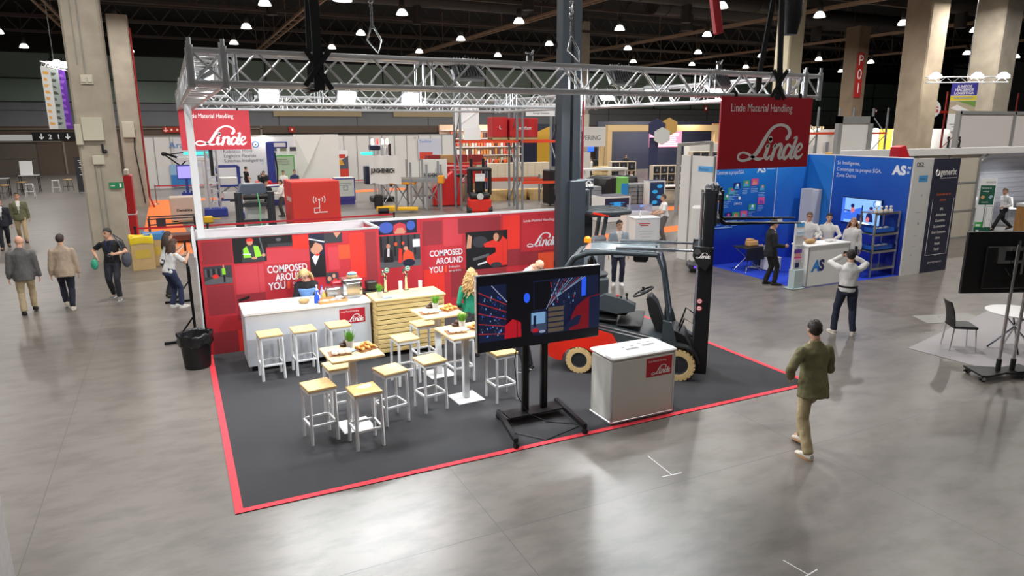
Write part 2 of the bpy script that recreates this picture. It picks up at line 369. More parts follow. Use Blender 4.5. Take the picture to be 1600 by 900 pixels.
mb = MB(); mb.path([(.2, -.5, 4), (.1, -.52, 3), (.3, -.52, .2)], .03, 8); mb.build('cable', M_black, c2)
M_colwarm = mat('column_warm', (176, 160, 138), .85, nz=.12, nscale=1.4, bump=.12, bscale=9)
column('tall round-cornered concrete column rising behind the dark exhibitor banner', 32.2, 14.9, 1.2, 1.2, 10.8, M_colwarm, .1)
column('grey concrete column at the right edge beside the blue hanging banner', 36.0, 13.9, 1.3, 1.3, 10.8, M_concrete, .1)
column('pale concrete column behind the hanging red corner banner', 29.3, 20.3, 1.0, 1.0, 13.9, mat('column_pale', (205, 196, 168), .85, nz=.06, nscale=1.4))
c6 = column('slim grey column behind the tall truck mast', 33.2, 47.2, 1.0, 1.0, 13.0, M_concrete)
mb = MB(); mb.bx(-.5, .5, -.62, -.5, 3.8, 5.2, .02); mb.build('electrical_cabinet', M_jbox, c6)
c7 = column('brownish column carrying vertical red characters on the right', 42.3, 26.6, 1.1, 1.1, 10.6, mat('column_brown', (126, 108, 88), .85, nz=.14, nscale=1.2))
mb = MB(); mb.bx(-.55, .1, -.6, -.56, 6.0, 8.9); mb.build('red_plate', mat('plate_red', (176, 40, 36), .6), c7)
mb = MB(); Fp = frame((-.22, -.605, 0), (1, 0, 0), (0, 0, 1))
for ch, zz in (('P', 8.1), ('0', 7.2), ('1', 6.3)): put_text(mb, ch, .95, Fp, 0, zz, 0, 'CENTER', lift=.004)
mb.build('plate_lettering', M_lettering, c7)

# ------------------------------------------------------------------ ceiling services
M_beam = mat('beam_brown', (70, 60, 54), .7); M_duct = mat('duct_dark', (54, 50, 48), .6); M_pipe = mat('pipe_tan', (150, 124, 102), .6)
for i, y in enumerate((24, 33.5, 43, 52.5, 61.5)):
    mb = MB()
    for z in (11.6, 12.8): mb.bx(-30, 100, y - .12, y + .12, z - .1, z + .1)
    for k in range(-15, 50): 
        x = k * 2.0; mb.bar((x, y, 11.6), (x + 1, y, 12.8), .08); mb.bar((x + 1, y, 12.8), (x + 2, y, 11.6), .08)
    tag(mb.build('roof_girder', M_beam), 'brown lattice roof girder crossing the dark ceiling', 'girder', 'roof girders across the ceiling')
for i, x in enumerate((-6, 8, 22, 36, 50, 64)):
    mb = MB()
    for dx in (-.25, .25): mb.bx(x + dx - .05, x + dx + .05, 8, 67, 10.9, 11.05)
    for k in range(8, 67, 2): mb.bx(x - .25, x + .25, k, k + .06, 10.9, 10.96)
    for k in range(10, 67, 6): mb.tube((x, k, 11), (x, k, 13.96), .02, n=6)
    tag(mb.build('cable_tray', M_pipe), 'tan cable tray hanging lengthwise under the ceiling', 'cable tray', 'cable trays under the ceiling')
for i, (x, y, r, ln) in enumerate(((3, 38, .55, 20), (16, 30, .6, 24), (30, 33, .7, 26), (46, 24, .7, 27))):
    mb = MB(); mb.tube((x, y, 12.2), (x + ln, y, 12.2), r, n=18); mb.tube((x + 3, y, 12.2), (x + 3, y, 10.6), r * .55, n=14); mb.tube((x + ln * .6, y, 12.2), (x + ln * .6, y, 10.6), r * .55, n=14)
    for k in range(3): mb.tube((x + 1 + k * ln * .4, y, 12.2), (x + 1.06 + k * ln * .4, y, 12.2), r * 1.06, n=18)
    tag(mb.build('air_duct', M_duct), 'dark round ventilation duct with drop nozzles under the ceiling', 'duct', 'round air ducts under the ceiling')
lampM = [mat('lamp_housing', (70, 66, 60), .5, .3), M_glow]
first = None
LAMPS = [p for p in HALL_GRID if p[1] > 16]
for i, (x, y, z) in enumerate(LAMPS):
    lab = 'white domed high-bay lamp hanging from the dark ceiling'
    if first is None:
        t = thing('highbay_lamp', lab, 'lamp', (x, y, z), 0, 'high-bay lamps hanging from the ceiling'); first = t
        mb = MB(); mb.lathe([(.07, .8), (.14, .7), (.16, .4), (.12, .28)], 14); mb.tube((0, 0, .9), (0, 0, 3.96), .02, n=6); mb.build('housing', lampM[0], t)
        mb = MB(); mb.lathe([(.11, .30), (.18, .26), (.27, .13), (.32, .0), (.30, 0), (.25, .11), (.1, .24)], 18); mb.build('dome', mat('lamp_dome', (230, 230, 224), .5, emit=3.0), t)
    else: copy_tree(first, (x, y, z))

mb = MB(); mb.bx(-.45, 0, -.5, 0, 0, 1.0, .02); o = tag(mb.build('concrete_bollard', mat('bollard_grey', (168, 164, 162), .8, nz=.08)), 'pale grey concrete block cut off at the bottom left corner', 'bollard'); o.location = (-1.9, -.4, 0)
for (lab, pts) in (('white corner tape mark on the floor at the bottom right', [(4.71, -3.2), (4.75, -3.47)]), ('white tape mark on the floor before the white front counter', [(4.86, -.85), (4.82, -1.38)])):
    mb = MB(); a, b2 = Vector((*pts[0], 0)), Vector((*pts[1], 0)); d = (b2 - a).normalized(); n = Vector((-d.y, d.x, 0)); mb.bar(a + Vector((0, 0, .0005)), b2 + Vector((0, 0, .0005)), .011, .001); mb.bar(b2 - n * .14 + Vector((0, 0, .0005)), b2 + n * .14 + Vector((0, 0, .0005)), .014, .001)
    tag(mb.build('tape_mark', M_paper, sm=0), lab, 'tape')
# ------------------------------------------------------------------ rigged truss square over the stand
truss = thing('lighting_truss', 'square silver aluminium truss frame hanging over the red and black stand', 'truss', (0, 0, 0))
TW = .145; ZC = 4.655
def truss_run(name, a, b, step=.285, skip=()):
    a = Vector(a); b = Vector(b); d = (b - a).normalized(); n = Vector((-d.y, d.x, 0)); L = (b - a).length; mb = MB()
    ch = {}
    for i in (-1, 1):
        for j in (-1, 1):
            o = n * TW * i + Vector((0, 0, TW * j)); ch[(i, j)] = o; mb.tube(a + o, b + o, .027, n=10)
    k = max(1, round(L / step)); st = L / k
    for q in range(k):
        p, r = a + d * st * q, a + d * st * (q + 1)
        for s2 in (-1, 1):
            e, f = (1, -1) if (q + (s2 > 0)) % 2 else (-1, 1)
            mb.tube(p + ch[(s2, e)], r + ch[(s2, f)], .0115, n=6)
            mb.tube(p + ch[(e, s2)], r + ch[(f, s2)], .0115, n=6)
    for q in range(0, k + 1, 7):
        for off in (0, .09):
            p = a + d * min(L, st * q + off)
            for s2 in (-1, 1): mb.tube(p + ch[(s2, -1)], p + ch[(s2, 1)], .012, n=6); mb.tube(p + ch[(-1, s2)], p + ch[(1, s2)], .012, n=6)
    return mb.build(name, M_alu, truss)
XR = 8.1; YM = 6.0; YB = 10.35
truss_run('front_span', (.32, 0.1, ZC), (XR - .2, .1, ZC)); truss_run('middle_span', (.3, YM, ZC), (XR - .2, YM, ZC)); truss_run('back_span', (.3, YB, ZC), (XR - .2, YB, ZC))
truss_run('left_span', (.16, .28, ZC), (.16, YB, ZC)); truss_run('right_span', (XR, .28, ZC), (XR, YB, ZC))
for (x, y) in ((.16, .1), (XR, .1), (.16, YB), (XR, YB), (.16, YM), (XR, YM)):
    mb = MB()
    for i in (-1, 1):
        for j in (-1, 1):
            mb.tube((x + TW * i, y + TW * j, ZC - .19), (x + TW * i, y + TW * j, ZC + .19), .034, n=12)
            mb.tube((x + TW * i, y + TW * j, ZC + .19), (x + TW * i, y + TW * j, ZC + .255), .02, n=10)
    for i in (-1, 1):
        for k in (-1, 1):
            mb.tube((x - TW, y + TW * i, ZC + TW * k), (x + TW, y + TW * i, ZC + TW * k), .027); mb.tube((x + TW * i, y - TW, ZC + TW * k), (x + TW * i, y + TW, ZC + TW * k), .027)
    mb.tube((x - TW, y - TW, ZC + TW), (x + TW, y - TW, ZC - TW), .012); mb.tube((x + TW, y + TW, ZC + TW), (x - TW, y + TW, ZC - TW), .012)
    mb.build('corner_block', M_alu, truss)
# hanging floodlights
FL_LAB = ['first floodlight from the left on the middle truss span', 'second floodlight from the left on the middle truss span', 'third floodlight from the left on the middle truss span',
          'floodlight on the right truss run nearest the middle span', 'floodlight halfway along the right truss run', 'floodlight on the right truss run nearest the front corner',
          'floodlight with ribbed back on the front truss left of the tall mast', 'floodlight with ribbed back near the left third of the front truss', 'floodlight with ribbed back on the front truss towards the right corner',
          'floodlight on the left truss run, the further one', 'floodlight on the left truss run near the front corner', 'floodlight on the left truss run aimed at the back banner']
M_fl = mat('flood_housing', (150, 152, 154), .4, .6)
for i, (p, tg) in enumerate(FLOODS):
    t = thing('floodlight', FL_LAB[i], 'floodlight', p, 0, 'floodlights on the truss'); d = Vector(tg) - Vector(p); t.rotation_euler = d.to_track_quat('-Z', 'Y').to_euler()
    mb = MB(); mb.box((0, 0, .02), (.38, .28, .07), .012)
    for k in range(9): mb.box((-.15 + k * .0375, 0, .07), (.008, .24, .045))
    mb.build('housing', M_fl, t)
    mb = MB(); mb.box((0, 0, -.018), (.3, .2, .006)); mb.build('lens', M_glow, t)
    inv = t.rotation_euler.to_matrix().inverted(); up = inv @ Vector((0, 0, 1))
    mb = MB(); 
    for sx in (-1, 1): mb.bar((sx * .2, 0, .02), Vector((sx * .2, 0, .02)) + up * .1, .03, .006)
    mb.bar(Vector((-.2, 0, .02)) + up * .1, Vector((.2, 0, .02)) + up * .1, .03, .006); mb.tube(Vector((0, 0, .02)) + up * .1, Vector((0, 0, .02)) + up * .16, .02); mb.build('bracket', M_blackmetal, t)
# hanging banners
M_ban = mat('banner_red', (186, 26, 44), .6, bump=.03, bscale=4)
def banner(label, x0, x1, y, z0, z1):
    t = thing('hanging_banner', label, 'banner', (x0, y, 0)); w = x1 - x0; h = z1 - z0
    mb = MB(); mb.bx(0, w, 0, .03, z0, z1, .004); mb.build('panel', M_ban, t)
    F = frame((0, 0, z0), (1, 0, 0), (0, 0, 1)); mb = MB()
    s = h * .155; k = (w * .67) / text_w('Linde Material Handling', s)
    put_text(mb, 'Linde Material Handling', s, F, w * .095, h * .80, 0, sx=k)
    script_logo(mb, F, w * .2, h * .13, w * .73); mb.build('lettering', M_lettering, t, sm=0)
    for xx in (.25, w - .25): mb = MB(); mb.bar((xx, .015, z1), (xx, .015, z1 + .06), .05, .01); mb.build('strap', M_black, t)
    return t
banner('dark-lit red brand banner hanging at the front right corner of the truss', 6.4, 8.09, -.09, 3.53, 4.49)
banner('bright pink-red brand banner hanging from the back truss behind the white post', 0.0, 1.49, YB - .2, 3.6, 4.49)
# hoists, slings and chains
def hoist(label, x, y, red):
    t = thing('chain_hoist', label, 'hoist', (x, y, 0)); mb = MB(); f = -.185
    mb.bar((0, f + .1, 6.3), (0, f, 4.84), .09, .02, up=(0, 1, 0)); mb.bar((0, f, 4.86), (0, f, 4.46), .10, .02, up=(0, 1, 0)); mb.bar((-.05, f, 4.46), (-.05, .18, 4.46), .09, .02); mb.bar((0, .185, 4.46), (0, .185, 4.86), .10, .02, up=(0, 1, 0)); mb.bar((0, .185, 4.84), (0, -.05, 6.3), .08, .02, up=(0, 1, 0))
    mb.bar((-.12, f - .01, 4.85), (.12, f - .01, 4.47), .05, .015, up=(0, 1, 0)); mb.bar((.12, f - .02, 4.85), (-.14, f - .02, 4.5), .05, .015, up=(0, 1, 0)); mb.build('sling', mat('sling_black', (18, 18, 20), .8), t)
    mb = MB(); mb.box((0, 0, 6.15), (.34, .26, .42), .05); mb.lathe([(.1, 5.35), (.15, 5.6), (.14, 5.95)], 14, M=TR(.32, 0, 0)); mb.build('motor_body', M_black, t)
    if red: 
        mb = MB(); mb.box((.3, -.05, 5.62), (.12, .1, .5), .02, M=TR(0, 0, 0, 0, 0, -14)); mb.build('red_bag', mat('hoist_red', (170, 24, 34), .6), t)
    mb = MB(); mb.tube((0, 0, 6.3), (0, 0, 13.96), .018, n=6); mb.build('chain', M_steel, t)
hoist('black chain hoist with red bag above the left of the front truss', 1.17, .1, True)
hoist('black chain hoist with red bag above the front right corner', 7.4, .1, True)
def wire(label, x, y):
    t = thing('safety_cable', label, 'cable', (x, y, 0)); mb = MB(); mb.tube((0, 0, 5.6), (0, 0, 13.96), .012, n=6); mb.build('wire', M_steel, t)
    mb = MB(); mb.path([(0, 0, 5.15), (-.07, -.05, 4.98), (.0, -.2, 4.84), (.08, -.05, 4.98), (0, 0, 5.15)], .011, 6); mb.tube((0, 0, 5.1), (0, 0, 5.35), .012); mb.build('loop', M_steel, t)
    mb = MB(); 
    for k in range(8): mb.path([(.022 * cos(a * pi / 3 + k), .022 * sin(a * pi / 3 + k) * (k % 2), 5.34 + k * .035 + .028 * cos(a * pi / 3)) for a in range(6)], .008, 5, closed=True)
    mb.build('chain_links', M_steel, t)
wire('steel safety cable with chain looped over the front truss, left of centre', 1.78, .1)
wire('thin steel cable dropping to the front truss near the middle', 4.18, .1)
# clamps and fittings on the top chord
for i, x in enumerate((3.55, 6.35)):
    mb = MB(); mb.box((x, -.05, 4.86), (.07, .06, .07), .01); mb.tube((x, -.05, 4.86), (x + .05, -.05, 4.95), .012); mb.tube((x, -.05, 4.92), (x - .05, -.05, 4.92), .012)
    tag(mb.build('truss_clamp', M_steel), ('small steel clamp on the front truss, left of the tall mast', 'small steel clamp on the front truss, right of the tall mast')[i], 'clamp')
# white post of the stand wall
mb = MB(); mb.bx(.04, .16, 6.02, 6.14, 0.008, 4.5, .004, 0); mb.bx(.045, .155, 6.03, 6.13, 4.44, 4.5, .002, 1)
tag(mb.build('white_post', [M_whitemetal, M_black]), 'tall slim white post rising from the cabin corner to the truss', 'post')
# ------------------------------------------------------------------ stand carpet
M_carpet = mat('carpet_black', (52, 52, 55), .95, nz=.10, nscale=1.2, bump=.25, bscale=220)
M_tape = mat('carpet_red_edge', (232, 62, 74), .85, bump=.1, bscale=120)
W, D = 8.85, 7.25
mb = MB(); mb.bx(0, W, 0, D, 0, .008, mi=0)
t = thing('stand_carpet', 'black carpet with red taped edge under the red stand', 'carpet')
mb.build('carpet', M_carpet, t, sm=0)
mb = MB(); e = .085
for a in ((0, W, 0, e), (0, e, e, 6.0), (W - e, W, e, D)): mb.bx(a[0], a[1], a[2], a[3], .008, .011)
mb.build('red_edge_tape', M_tape, t, sm=0)

# ------------------------------------------------------------------ cabin walls and back wall with printed graphics
G = [mat('print_red', (192, 48, 58), .5), mat('print_dark_red', (150, 48, 56), .5), mat('print_bright_red', (226, 54, 44), .5), mat('print_orange', (232, 84, 50), .5),
     mat('print_black', (24, 25, 28), .5), mat('print_grey', (96, 98, 102), .5), mat('print_skin', (206, 150, 122), .5), mat('print_hivis', (150, 224, 60), .5),
     mat('print_navy', (30, 38, 60), .5), mat('print_white', (226, 228, 232), .5), mat('print_mid', (58, 60, 66), .5), mat('print_hair', (46, 34, 28), .5), mat('print_pale_red', (206, 66, 76), .5), mat('print_blue', (66, 96, 190), .5)]
GR = {n: i for i, n in enumerate(('red', 'dred', 'bred', 'org', 'blk', 'gry', 'skin', 'hv', 'navy', 'wht', 'mid', 'hair', 'pale', 'blue'))}
class Print:                                                   # flat printed patches stacked fractions of a millimetre apart
    t = (1, 0, 1, 0)
    def __init__(s, F): s.mb = MB(F); s.k = 0
    def _z(s): s.k += 1; return .0012 + .00025 * s.k
    def rect(s, x0, y0, x1, y1, c): s.poly([(x0, y0), (x1, y0), (x1, y1), (x0, y1)], c)
    def poly(s, pts, c):
        A = sum(pts[i][0] * pts[(i + 1) % len(pts)][1] - pts[(i + 1) % len(pts)][0] * pts[i][1] for i in range(len(pts)))
        z = s._z(); q = s.t; s.mb.face([(p[0] * q[0] + q[1], p[1] * q[2] + q[3], z) for p in (pts if A > 0 else pts[::-1])], GR.get(c, c))
    def ell(s, x, y, a, b2, c, n=18, rot=0): s.poly([(x + a * cos(2 * pi * i / n) * cos(rot) - b2 * sin(2 * pi * i / n) * sin(rot), y + a * cos(2 * pi * i / n) * sin(rot) + b2 * sin(2 * pi * i / n) * cos(rot)) for i in range(n)], c)
    def text(s, tx, size, x, y, c='wht', align='LEFT', sx=1.0, off=0.0): put_text(s.mb, tx, size, s.mb.M.inverted() @ s.mb.M, x, y, GR.get(c, c), align, 0, off, sx, s._z())
    def logo(s, x, y, w, c='wht'): script_logo(s.mb, I4, x, y, w, GR.get(c, c), s._z())
    def line(s, x0, y0, x1, y1, w, c): 
        d = Vector((x1 - x0, y1 - y0)); n = Vector((-d.y, d.x)).normalized() * w / 2
        s.poly([(x0 - n.x, y0 - n.y), (x1 - n.x, y1 - n.y), (x1 + n.x, y1 + n.y), (x0 + n.x, y0 + n.y)], c)
    def build(s, name, parent, mats=None): return s.mb.build(name, mats or G, parent, sm=0)
M_wallwhite = mat('partition_white', (228, 230, 232), .5)
M_wallred = mat('partition_red', (192, 48, 58), .5)
HW = 2.15
cab = thing('storage_cabin', 'red-printed storage cabin with open top behind the white bar counter', 'cabin', (0, 0, 0))
mb = MB(); mb.bx(0, 3.3, 5.95, 6.0, 0, HW); mb.build('front_panel', M_wallred, cab, sm=0)
mb = MB(); mb.bx(-.02, .03, 5.95, 7.02, 0, HW); mb.build('side_panel', M_wallwhite, cab, sm=0)
mb = MB(); mb.bx(3.27, 3.32, 6.0, 7.0, 0, HW); mb.build('side_panel', M_wallred, cab, sm=0)
mb = MB(); mb.bx(-.03, 3.33, 5.94, 6.005, HW, HW + .03); mb.bx(-.03, .04, 6.0, 7.0, HW, HW + .03); mb.bx(3.26, 3.33, 6.0, 7.0, HW, HW + .03); mb.build('top_rail', M_alu, cab)
mb = MB(); mb.bx(-.05, -.01, 5.93, 5.99, 1.85, HW + .25); mb.bx(-.06, -.05, 5.9, 6.02, 2.0, HW + .2); mb.build('corner_bracket', M_whitemetal, cab)
p = Print(frame((0, 5.95, 0), (1, 0, 0), (0, 0, 1)))
p.rect(.03, 0, 3.3, HW, 'red')
p.rect(.08, 1.7, .58, 2.11, 'dred')
p.rect(1.13, 1.62, 1.95, 1.9, 'pale'); p.rect(.6, .9, 1.1, 1.64, 'pale'); p.rect(.58, .6, 1.1, 1.1, 'dred'); p.rect(.10, .75, .56, 1.3, 'dred')
p.rect(.12, 0, .55, .42, 'dred'); p.rect(.56, 0, 1.0, .42, 'bred'); p.rect(2.02, .2, 3.1, .85, 'bred'); p.rect(1.65, 1.86, 1.95, 2.12, 'bred')
p.rect(2.5, 1.6, 2.75, 1.88, 'org'); p.rect(2.72, 1.2, 3.02, 2.1, 'bred'); p.rect(3.03, .7, 3.25, 2.1, 'dred'); p.rect(2.3, 1.4, 2.5, 1.85, 'pale')
for (x0, x1) in ((.1, 1.0), (1.0, 2.0), (2.0, 3.0)): p.line(x1, 0, x1, HW, .006, 'dred')
p.t = (.827, -.169, .597, .874)
# photo: worker in hi-vis vest in a dark yard
p.rect(.93, 1.35, 1.62, 2.12, 'blk'); p.rect(1.62, 1.78, 2.2, 2.12, 'blk'); p.rect(1.66, 1.78, 2.2, 1.88, 'mid'); p.ell(1.9, 2.0, .06, .05, 'gry'); p.line(1.5, 2.1, 1.58, 1.5, .03, 'gry')
p.poly([(1.1, 1.36), (1.12, 1.75), (1.24, 1.9), (1.42, 1.88), (1.55, 1.7), (1.58, 1.36)], 'mid'); p.poly([(1.14, 1.5), (1.14, 1.78), (1.22, 1.86), (1.3, 1.5)], 'hv'); p.poly([(1.38, 1.5), (1.36, 1.86), (1.46, 1.84), (1.52, 1.52)], 'hv')
p.line(1.13, 1.62, 1.3, 1.6, .035, 'wht'); p.ell(1.29, 1.97, .065, .085, 'skin'); p.poly([(1.21, 2.0), (1.37, 2.0), (1.35, 2.08), (1.29, 2.105), (1.23, 2.08)], 'bred'); p.ell(1.36, 1.48, .06, .04, 'skin'); p.ell(1.56, 1.55, .04, .05, 'skin')
# photo: looking-up man in a suit
p.t = (.9, -.03, .75, .54)
p.rect(2.2, 1.0, 2.52, 2.12, 'navy'); p.rect(2.52, 1.86, 3.0 - .1, 2.12, 'mid'); p.line(2.2, 2.0, 2.52, 1.9, .03, 'wht'); p.poly([(2.72, 2.12), (2.78, 1.98), (2.88, 2.12)], 'skin')
p.poly([(2.2, 1.0), (2.2, 1.5), (2.32, 1.6), (2.5, 1.55), (2.52, 1.0)], 'blk'); p.poly([(2.24, 1.52), (2.32, 1.6), (2.4, 1.55), (2.3, 1.3)], 'wht'); p.poly([(2.22, 1.68), (2.24, 1.86), (2.34, 1.9), (2.46, 1.83), (2.48, 1.72), (2.38, 1.6), (2.28, 1.6)], 'skin'); p.poly([(2.2, 1.78), (2.22, 1.92), (2.36, 1.94), (2.3, 1.86), (2.25, 1.76)], 'hair'); p.ell(2.36, 1.58, .05, .03, 'bred')
# photo: car park, photo: two faces, dark strip
p.t = (.553, .02, 1.18, .175)
p.rect(.11, .98, .96, 1.26, 'mid'); p.poly([(.11, .98), (.96, .98), (.96, 1.06), (.5, 1.1), (.11, 1.03)], 'gry')
for k in range(8): p.rect(.14 + k * .08, 1.1, .19 + k * .08, 1.22, 'blk' if k % 2 else 'gry')
p.ell(.45, 1.1, .1, .035, 'bred'); p.rect(.68, 1.0, .74, 1.14, 'blk'); p.rect(.66, 1.12, .76, 1.22, 'hv'); p.ell(.71, 1.245, .025, .03, 'skin')
p.t = (.63, .59, .62, .64); p.rect(2.6, .82, 2.98, 1.16, 'mid'); p.ell(2.7, .96, .06, .08, 'skin'); p.ell(2.84, 1.04, .05, .07, 'skin'); p.poly([(2.8, .83), (2.82, .95), (2.92, .95), (2.96, .83)], 'bred')
p.t = (.65, -.07, .8, .5); p.poly([(1.02, .62), (1.36, .7), (1.36, .64), (1.1, .58)], 'blk'); p.t = (1, 0, 1, 0)
p.text('COMPOSED', .19, 1.89, 1.45, align='RIGHT', sx=.72, off=.004); p.text('AROUND', .19, 1.89, 1.29, align='RIGHT', sx=.72, off=.004); p.text('YOU', .19, 1.47, 1.13, align='RIGHT', sx=.76, off=.004)
p.rect(1.5, 1.12, 1.55, 1.26, 'org'); p.text('Enfocados', .06, 1.6, 1.2); p.text('en su éxito', .06, 1.6, 1.13)
p.build('wall_graphic', cab)

bw = thing('back_partition', 'long red-printed back wall of the stand behind the wooden bar', 'partition wall', (0, 0, 0))
mb = MB(); mb.bx(0.03, 8.1, 7.0, 7.05, 0, HW + .02); mb.build('panel', M_wallwhite, bw, sm=0)
mb = MB(); mb.bx(0.03, 8.1, 6.995, 7.055, HW + .02, HW + .05); mb.build('top_rail', M_whitemetal, bw)
p = Print(frame((0, 7.0, 0), (1, 0, 0), (0, 0, 1)))
p.rect(3.33, 0, 8.1, HW, 'red')
p.rect(3.33, 1.6, 4.44, HW, 'navy'); p.ell(3.75, 2.0, .16, .12, 'blue'); p.ell(4.3, 2.02, .1, .1, 'blue'); p.ell(4.05, 1.93, .13, .15, 'skin'); p.poly([(3.9, 1.85), (3.92, 2.05), (4.05, 2.1), (4.18, 2.05), (4.2, 1.85), (4.12, 1.98), (4.0, 1.98)], 'pale')
p.rect(4.56, 1.55, 5.02, 2.08, 'dred'); p.rect(5.05, 1.5, 5.5, 2.1, 'pale'); p.rect(5.4, 1.75, 6.45, 2.1, 'dred'); p.rect(4.56, .3, 5.05, 1.0, 'bred'); p.rect(5.2, .3, 6.6, .95, 'dred'); p.rect(6.5, 1.2, 6.95, 2.1, 'bred'); p.rect(6.5, .9, 7.6, 1.3, 'dred')
p.t = (1.167, -.78, 1.33, -.59); p.rect(5.45, 1.12, 6.35, 1.78, 'blk'); p.poly([(5.46, 1.5), (5.5, 1.74), (5.58, 1.7), (5.56, 1.5)], 'skin'); p.line(5.6, 1.3, 5.95, 1.36, .05, 'gry'); p.line(5.65, 1.55, 5.95, 1.58, .03, 'gry'); p.ell(5.75, 1.6, .16, .1, 'mid'); p.line(5.7, 1.2, 5.9, 1.24, .03, 'wht')
p.poly([(6.0, 1.15), (5.88, 1.25), (5.9, 1.32), (6.1, 1.4), (6.08, 1.48), (5.85, 1.5), (5.83, 1.56), (6.05, 1.62), (6.2, 1.7), (6.34, 1.6), (6.34, 1.15)], 'bred'); p.ell(6.14, 1.68, .09, .1, 'hair'); p.ell(6.1, 1.66, .06, .07, 'skin'); p.ell(6.1, 1.17, .12, .05, 'mid')
p.t = (1, 0, 1, 0); p.rect(6.98, 1.2, 8.02, 2.08, 'dred'); p.rect(6.99, 1.21, 8.01, 2.07, 'red'); p.text('Linde Material Handling', .085, 7.05, 1.92); p.logo(7.15, 1.33, .8)
p.rect(7.45, .2, 8.05, 1.15, 'org'); p.line(6.45, 2.1, 6.45, HW, .006, 'wht')
for x in (4.52, 5.5, 6.5, 7.5): p.line(x, 0, x, HW, .005, 'dred')
p.text('COMPOSED', .19, 5.5, 1.29, align='RIGHT', sx=.78, off=.004); p.text('AROUND', .19, 5.5, 1.11, align='RIGHT', sx=.78, off=.004); p.text('YOU', .19, 5.02, .92, align='RIGHT', sx=.8, off=.004)
p.rect(5.06, .9, 5.11, 1.06, 'org'); p.text('Enfocados', .065, 5.16, 1.0); p.text('en su éxito', .065, 5.16, .91)
p.build('wall_graphic', bw)
dr = thing('cabin_door', 'red door panel printed with two workers beside the cabin', 'door', (0, 0, 0))
mb = MB(); mb.bx(3.5, 4.5, 6.9, 6.95, 0, 1.86); mb.build('door_leaf', M_wallred, dr, sm=0)
p = Print(frame((3.5, 6.9, 0), (1, 0, 0), (0, 0, 1)))
p.t = (1, 0, .84, .34); p.rect(.04, .95, .97, 1.78, 'mid'); p.rect(.04, .95, .97, 1.12, 'gry')
for k in range(6): p.rect(.08 + k * .15, 1.25, .12 + k * .15, 1.78, 'blk')
p.rect(.8, 1.45, .96, 1.65, 'wht'); p.ell(.42, 1.56, .035, .05, 'org'); p.ell(.58, 1.57, .03, .045, 'org')
p.poly([(.14, 1.1), (.16, 1.42), (.24, 1.48), (.34, 1.4), (.36, 1.1)], 'blk'); p.ell(.25, 1.52, .045, .06, 'skin'); p.poly([(.22, 1.25), (.23, 1.46), (.28, 1.46), (.27, 1.25)], 'wht'); p.poly([(.46, 1.06), (.48, 1.45), (.56, 1.42), (.54, 1.06)], 'bred')
p.poly([(.56, 1.1), (.58, 1.3), (.66, 1.42), (.8, 1.3), (.84, 1.05)], 'org'); p.ell(.64, 1.43, .05, .055, 'skin'); p.ell(.7, 1.05, .14, .1, 'navy')
p.build('wall_graphic', dr)

# ------------------------------------------------------------------ counters
def brand_plate(parent, F, x, y, w, h):
    mb = MB(F); mb.bx(x, x + w, y, y + h, 0, .004, mi=0)
    mb2 = MB(F); put_text(mb2, 'Linde Material Handling', h * .15, I4, x + w * .06, y + h * .78, 0, sx=(w * .7) / text_w('Linde Material Handling', h * .15), lift=.0052); script_logo(mb2, I4, x + w * .2, y + h * .12, w * .74, 0, .0052)
    o = mb.build('brand_plate', M_ban, parent); mb2.build('lettering', M_lettering, o, sm=0)
M_greyscuff = mat('laminate_grey', (206, 210, 216), .5, nz=.04, nscale=3)
bar = thing('bar_counter', 'long white bar counter with small red brand plate, three stools in front', 'counter', (.6, 4.65, 0))
mb = MB(); mb.bx(0, 2.14, 0, .78, .1, 1.0, .004); mb.build('body', M_greyscuff, bar)
mb = MB(); mb.bx(-.02, 2.16, -.02, .82, 1.0, 1.05, .006); mb.build('top', M_white, bar)
mb = MB(); mb.bx(.06, 2.08, .06, .7, .008, .1); mb.build('plinth', M_black, bar)
for x in (.03, 2.11):
    mb = MB(); mb.tube((x, .03, .008), (x, .03, .1), .02); mb.build('foot', M_steel, bar)
brand_plate(bar, frame((0, 0, 0), (1, 0, 0), (0, 0, 1)), 1.58, .66, .46, .27)
wb = thing('wooden_bar', 'slatted pine bar counter right of the white counter', 'bar', (2.8, 4.4, 0))
Lb, Db, Hb = 1.27, .62, 1.09
mb = MB()
for k in range(11): z = .1 + k * .0885; mb.bx(.0, Lb, -.012, .012, z, z + .073, .003)
for k in range(11): z = .1 + k * .0885; mb.bx(Lb - .012, Lb + .012, .014, Db, z, z + .073, .003); mb.bx(-.012, .012, .014, Db, z, z + .073, .003)
mb.build('slats', wood('pine_slats', (210, 180, 116), (228, 202, 140), 4, 0), wb)
mb = MB(); mb.bx(.015, Lb - .015, .02, Db, .1, 1.05); mb.build('core', mat('slat_gap', (84, 62, 34), .9), wb)
mb = MB()
for k in range(5): mb.bx(-.03, Lb + .03, -.03 + k * .137, .1 + k * .137, Hb - .035, Hb, .004)
mb.build('top', wood('pine_top', (218, 186, 122), (236, 210, 152), 4, 0), wb)
for x in (.06, Lb - .06):
    mb = MB(); mb.bx(x - .04, x + .04, .05, Db - .05, .008, .1); mb.build('foot', M_black, wb)
mb = MB()
for z in (.83, .76): mb.bx(.83, .99, -.014, -.0125, z, z + .012)
mb.build('white_marks', M_paper, wb, sm=0)
fc = thing('info_counter', 'white counter at the front edge with red brand plate and leaflets', 'counter', (4.94, .12, 0))
mb = MB(); mb.bx(0, 1.09, .0, .55, .02, .95, .03); mb.build('body', mat('counter_body', (214, 212, 204), .5), fc)
mb = MB(); mb.bx(-.02, 1.11, -.02, .57, .95, 1.0, .02); mb.build('top', M_white, fc)
mb = MB(); mb.bx(-.005, 1.095, -.005, .555, .008, .05, .01); mb.build('base_trim', M_alu, fc)
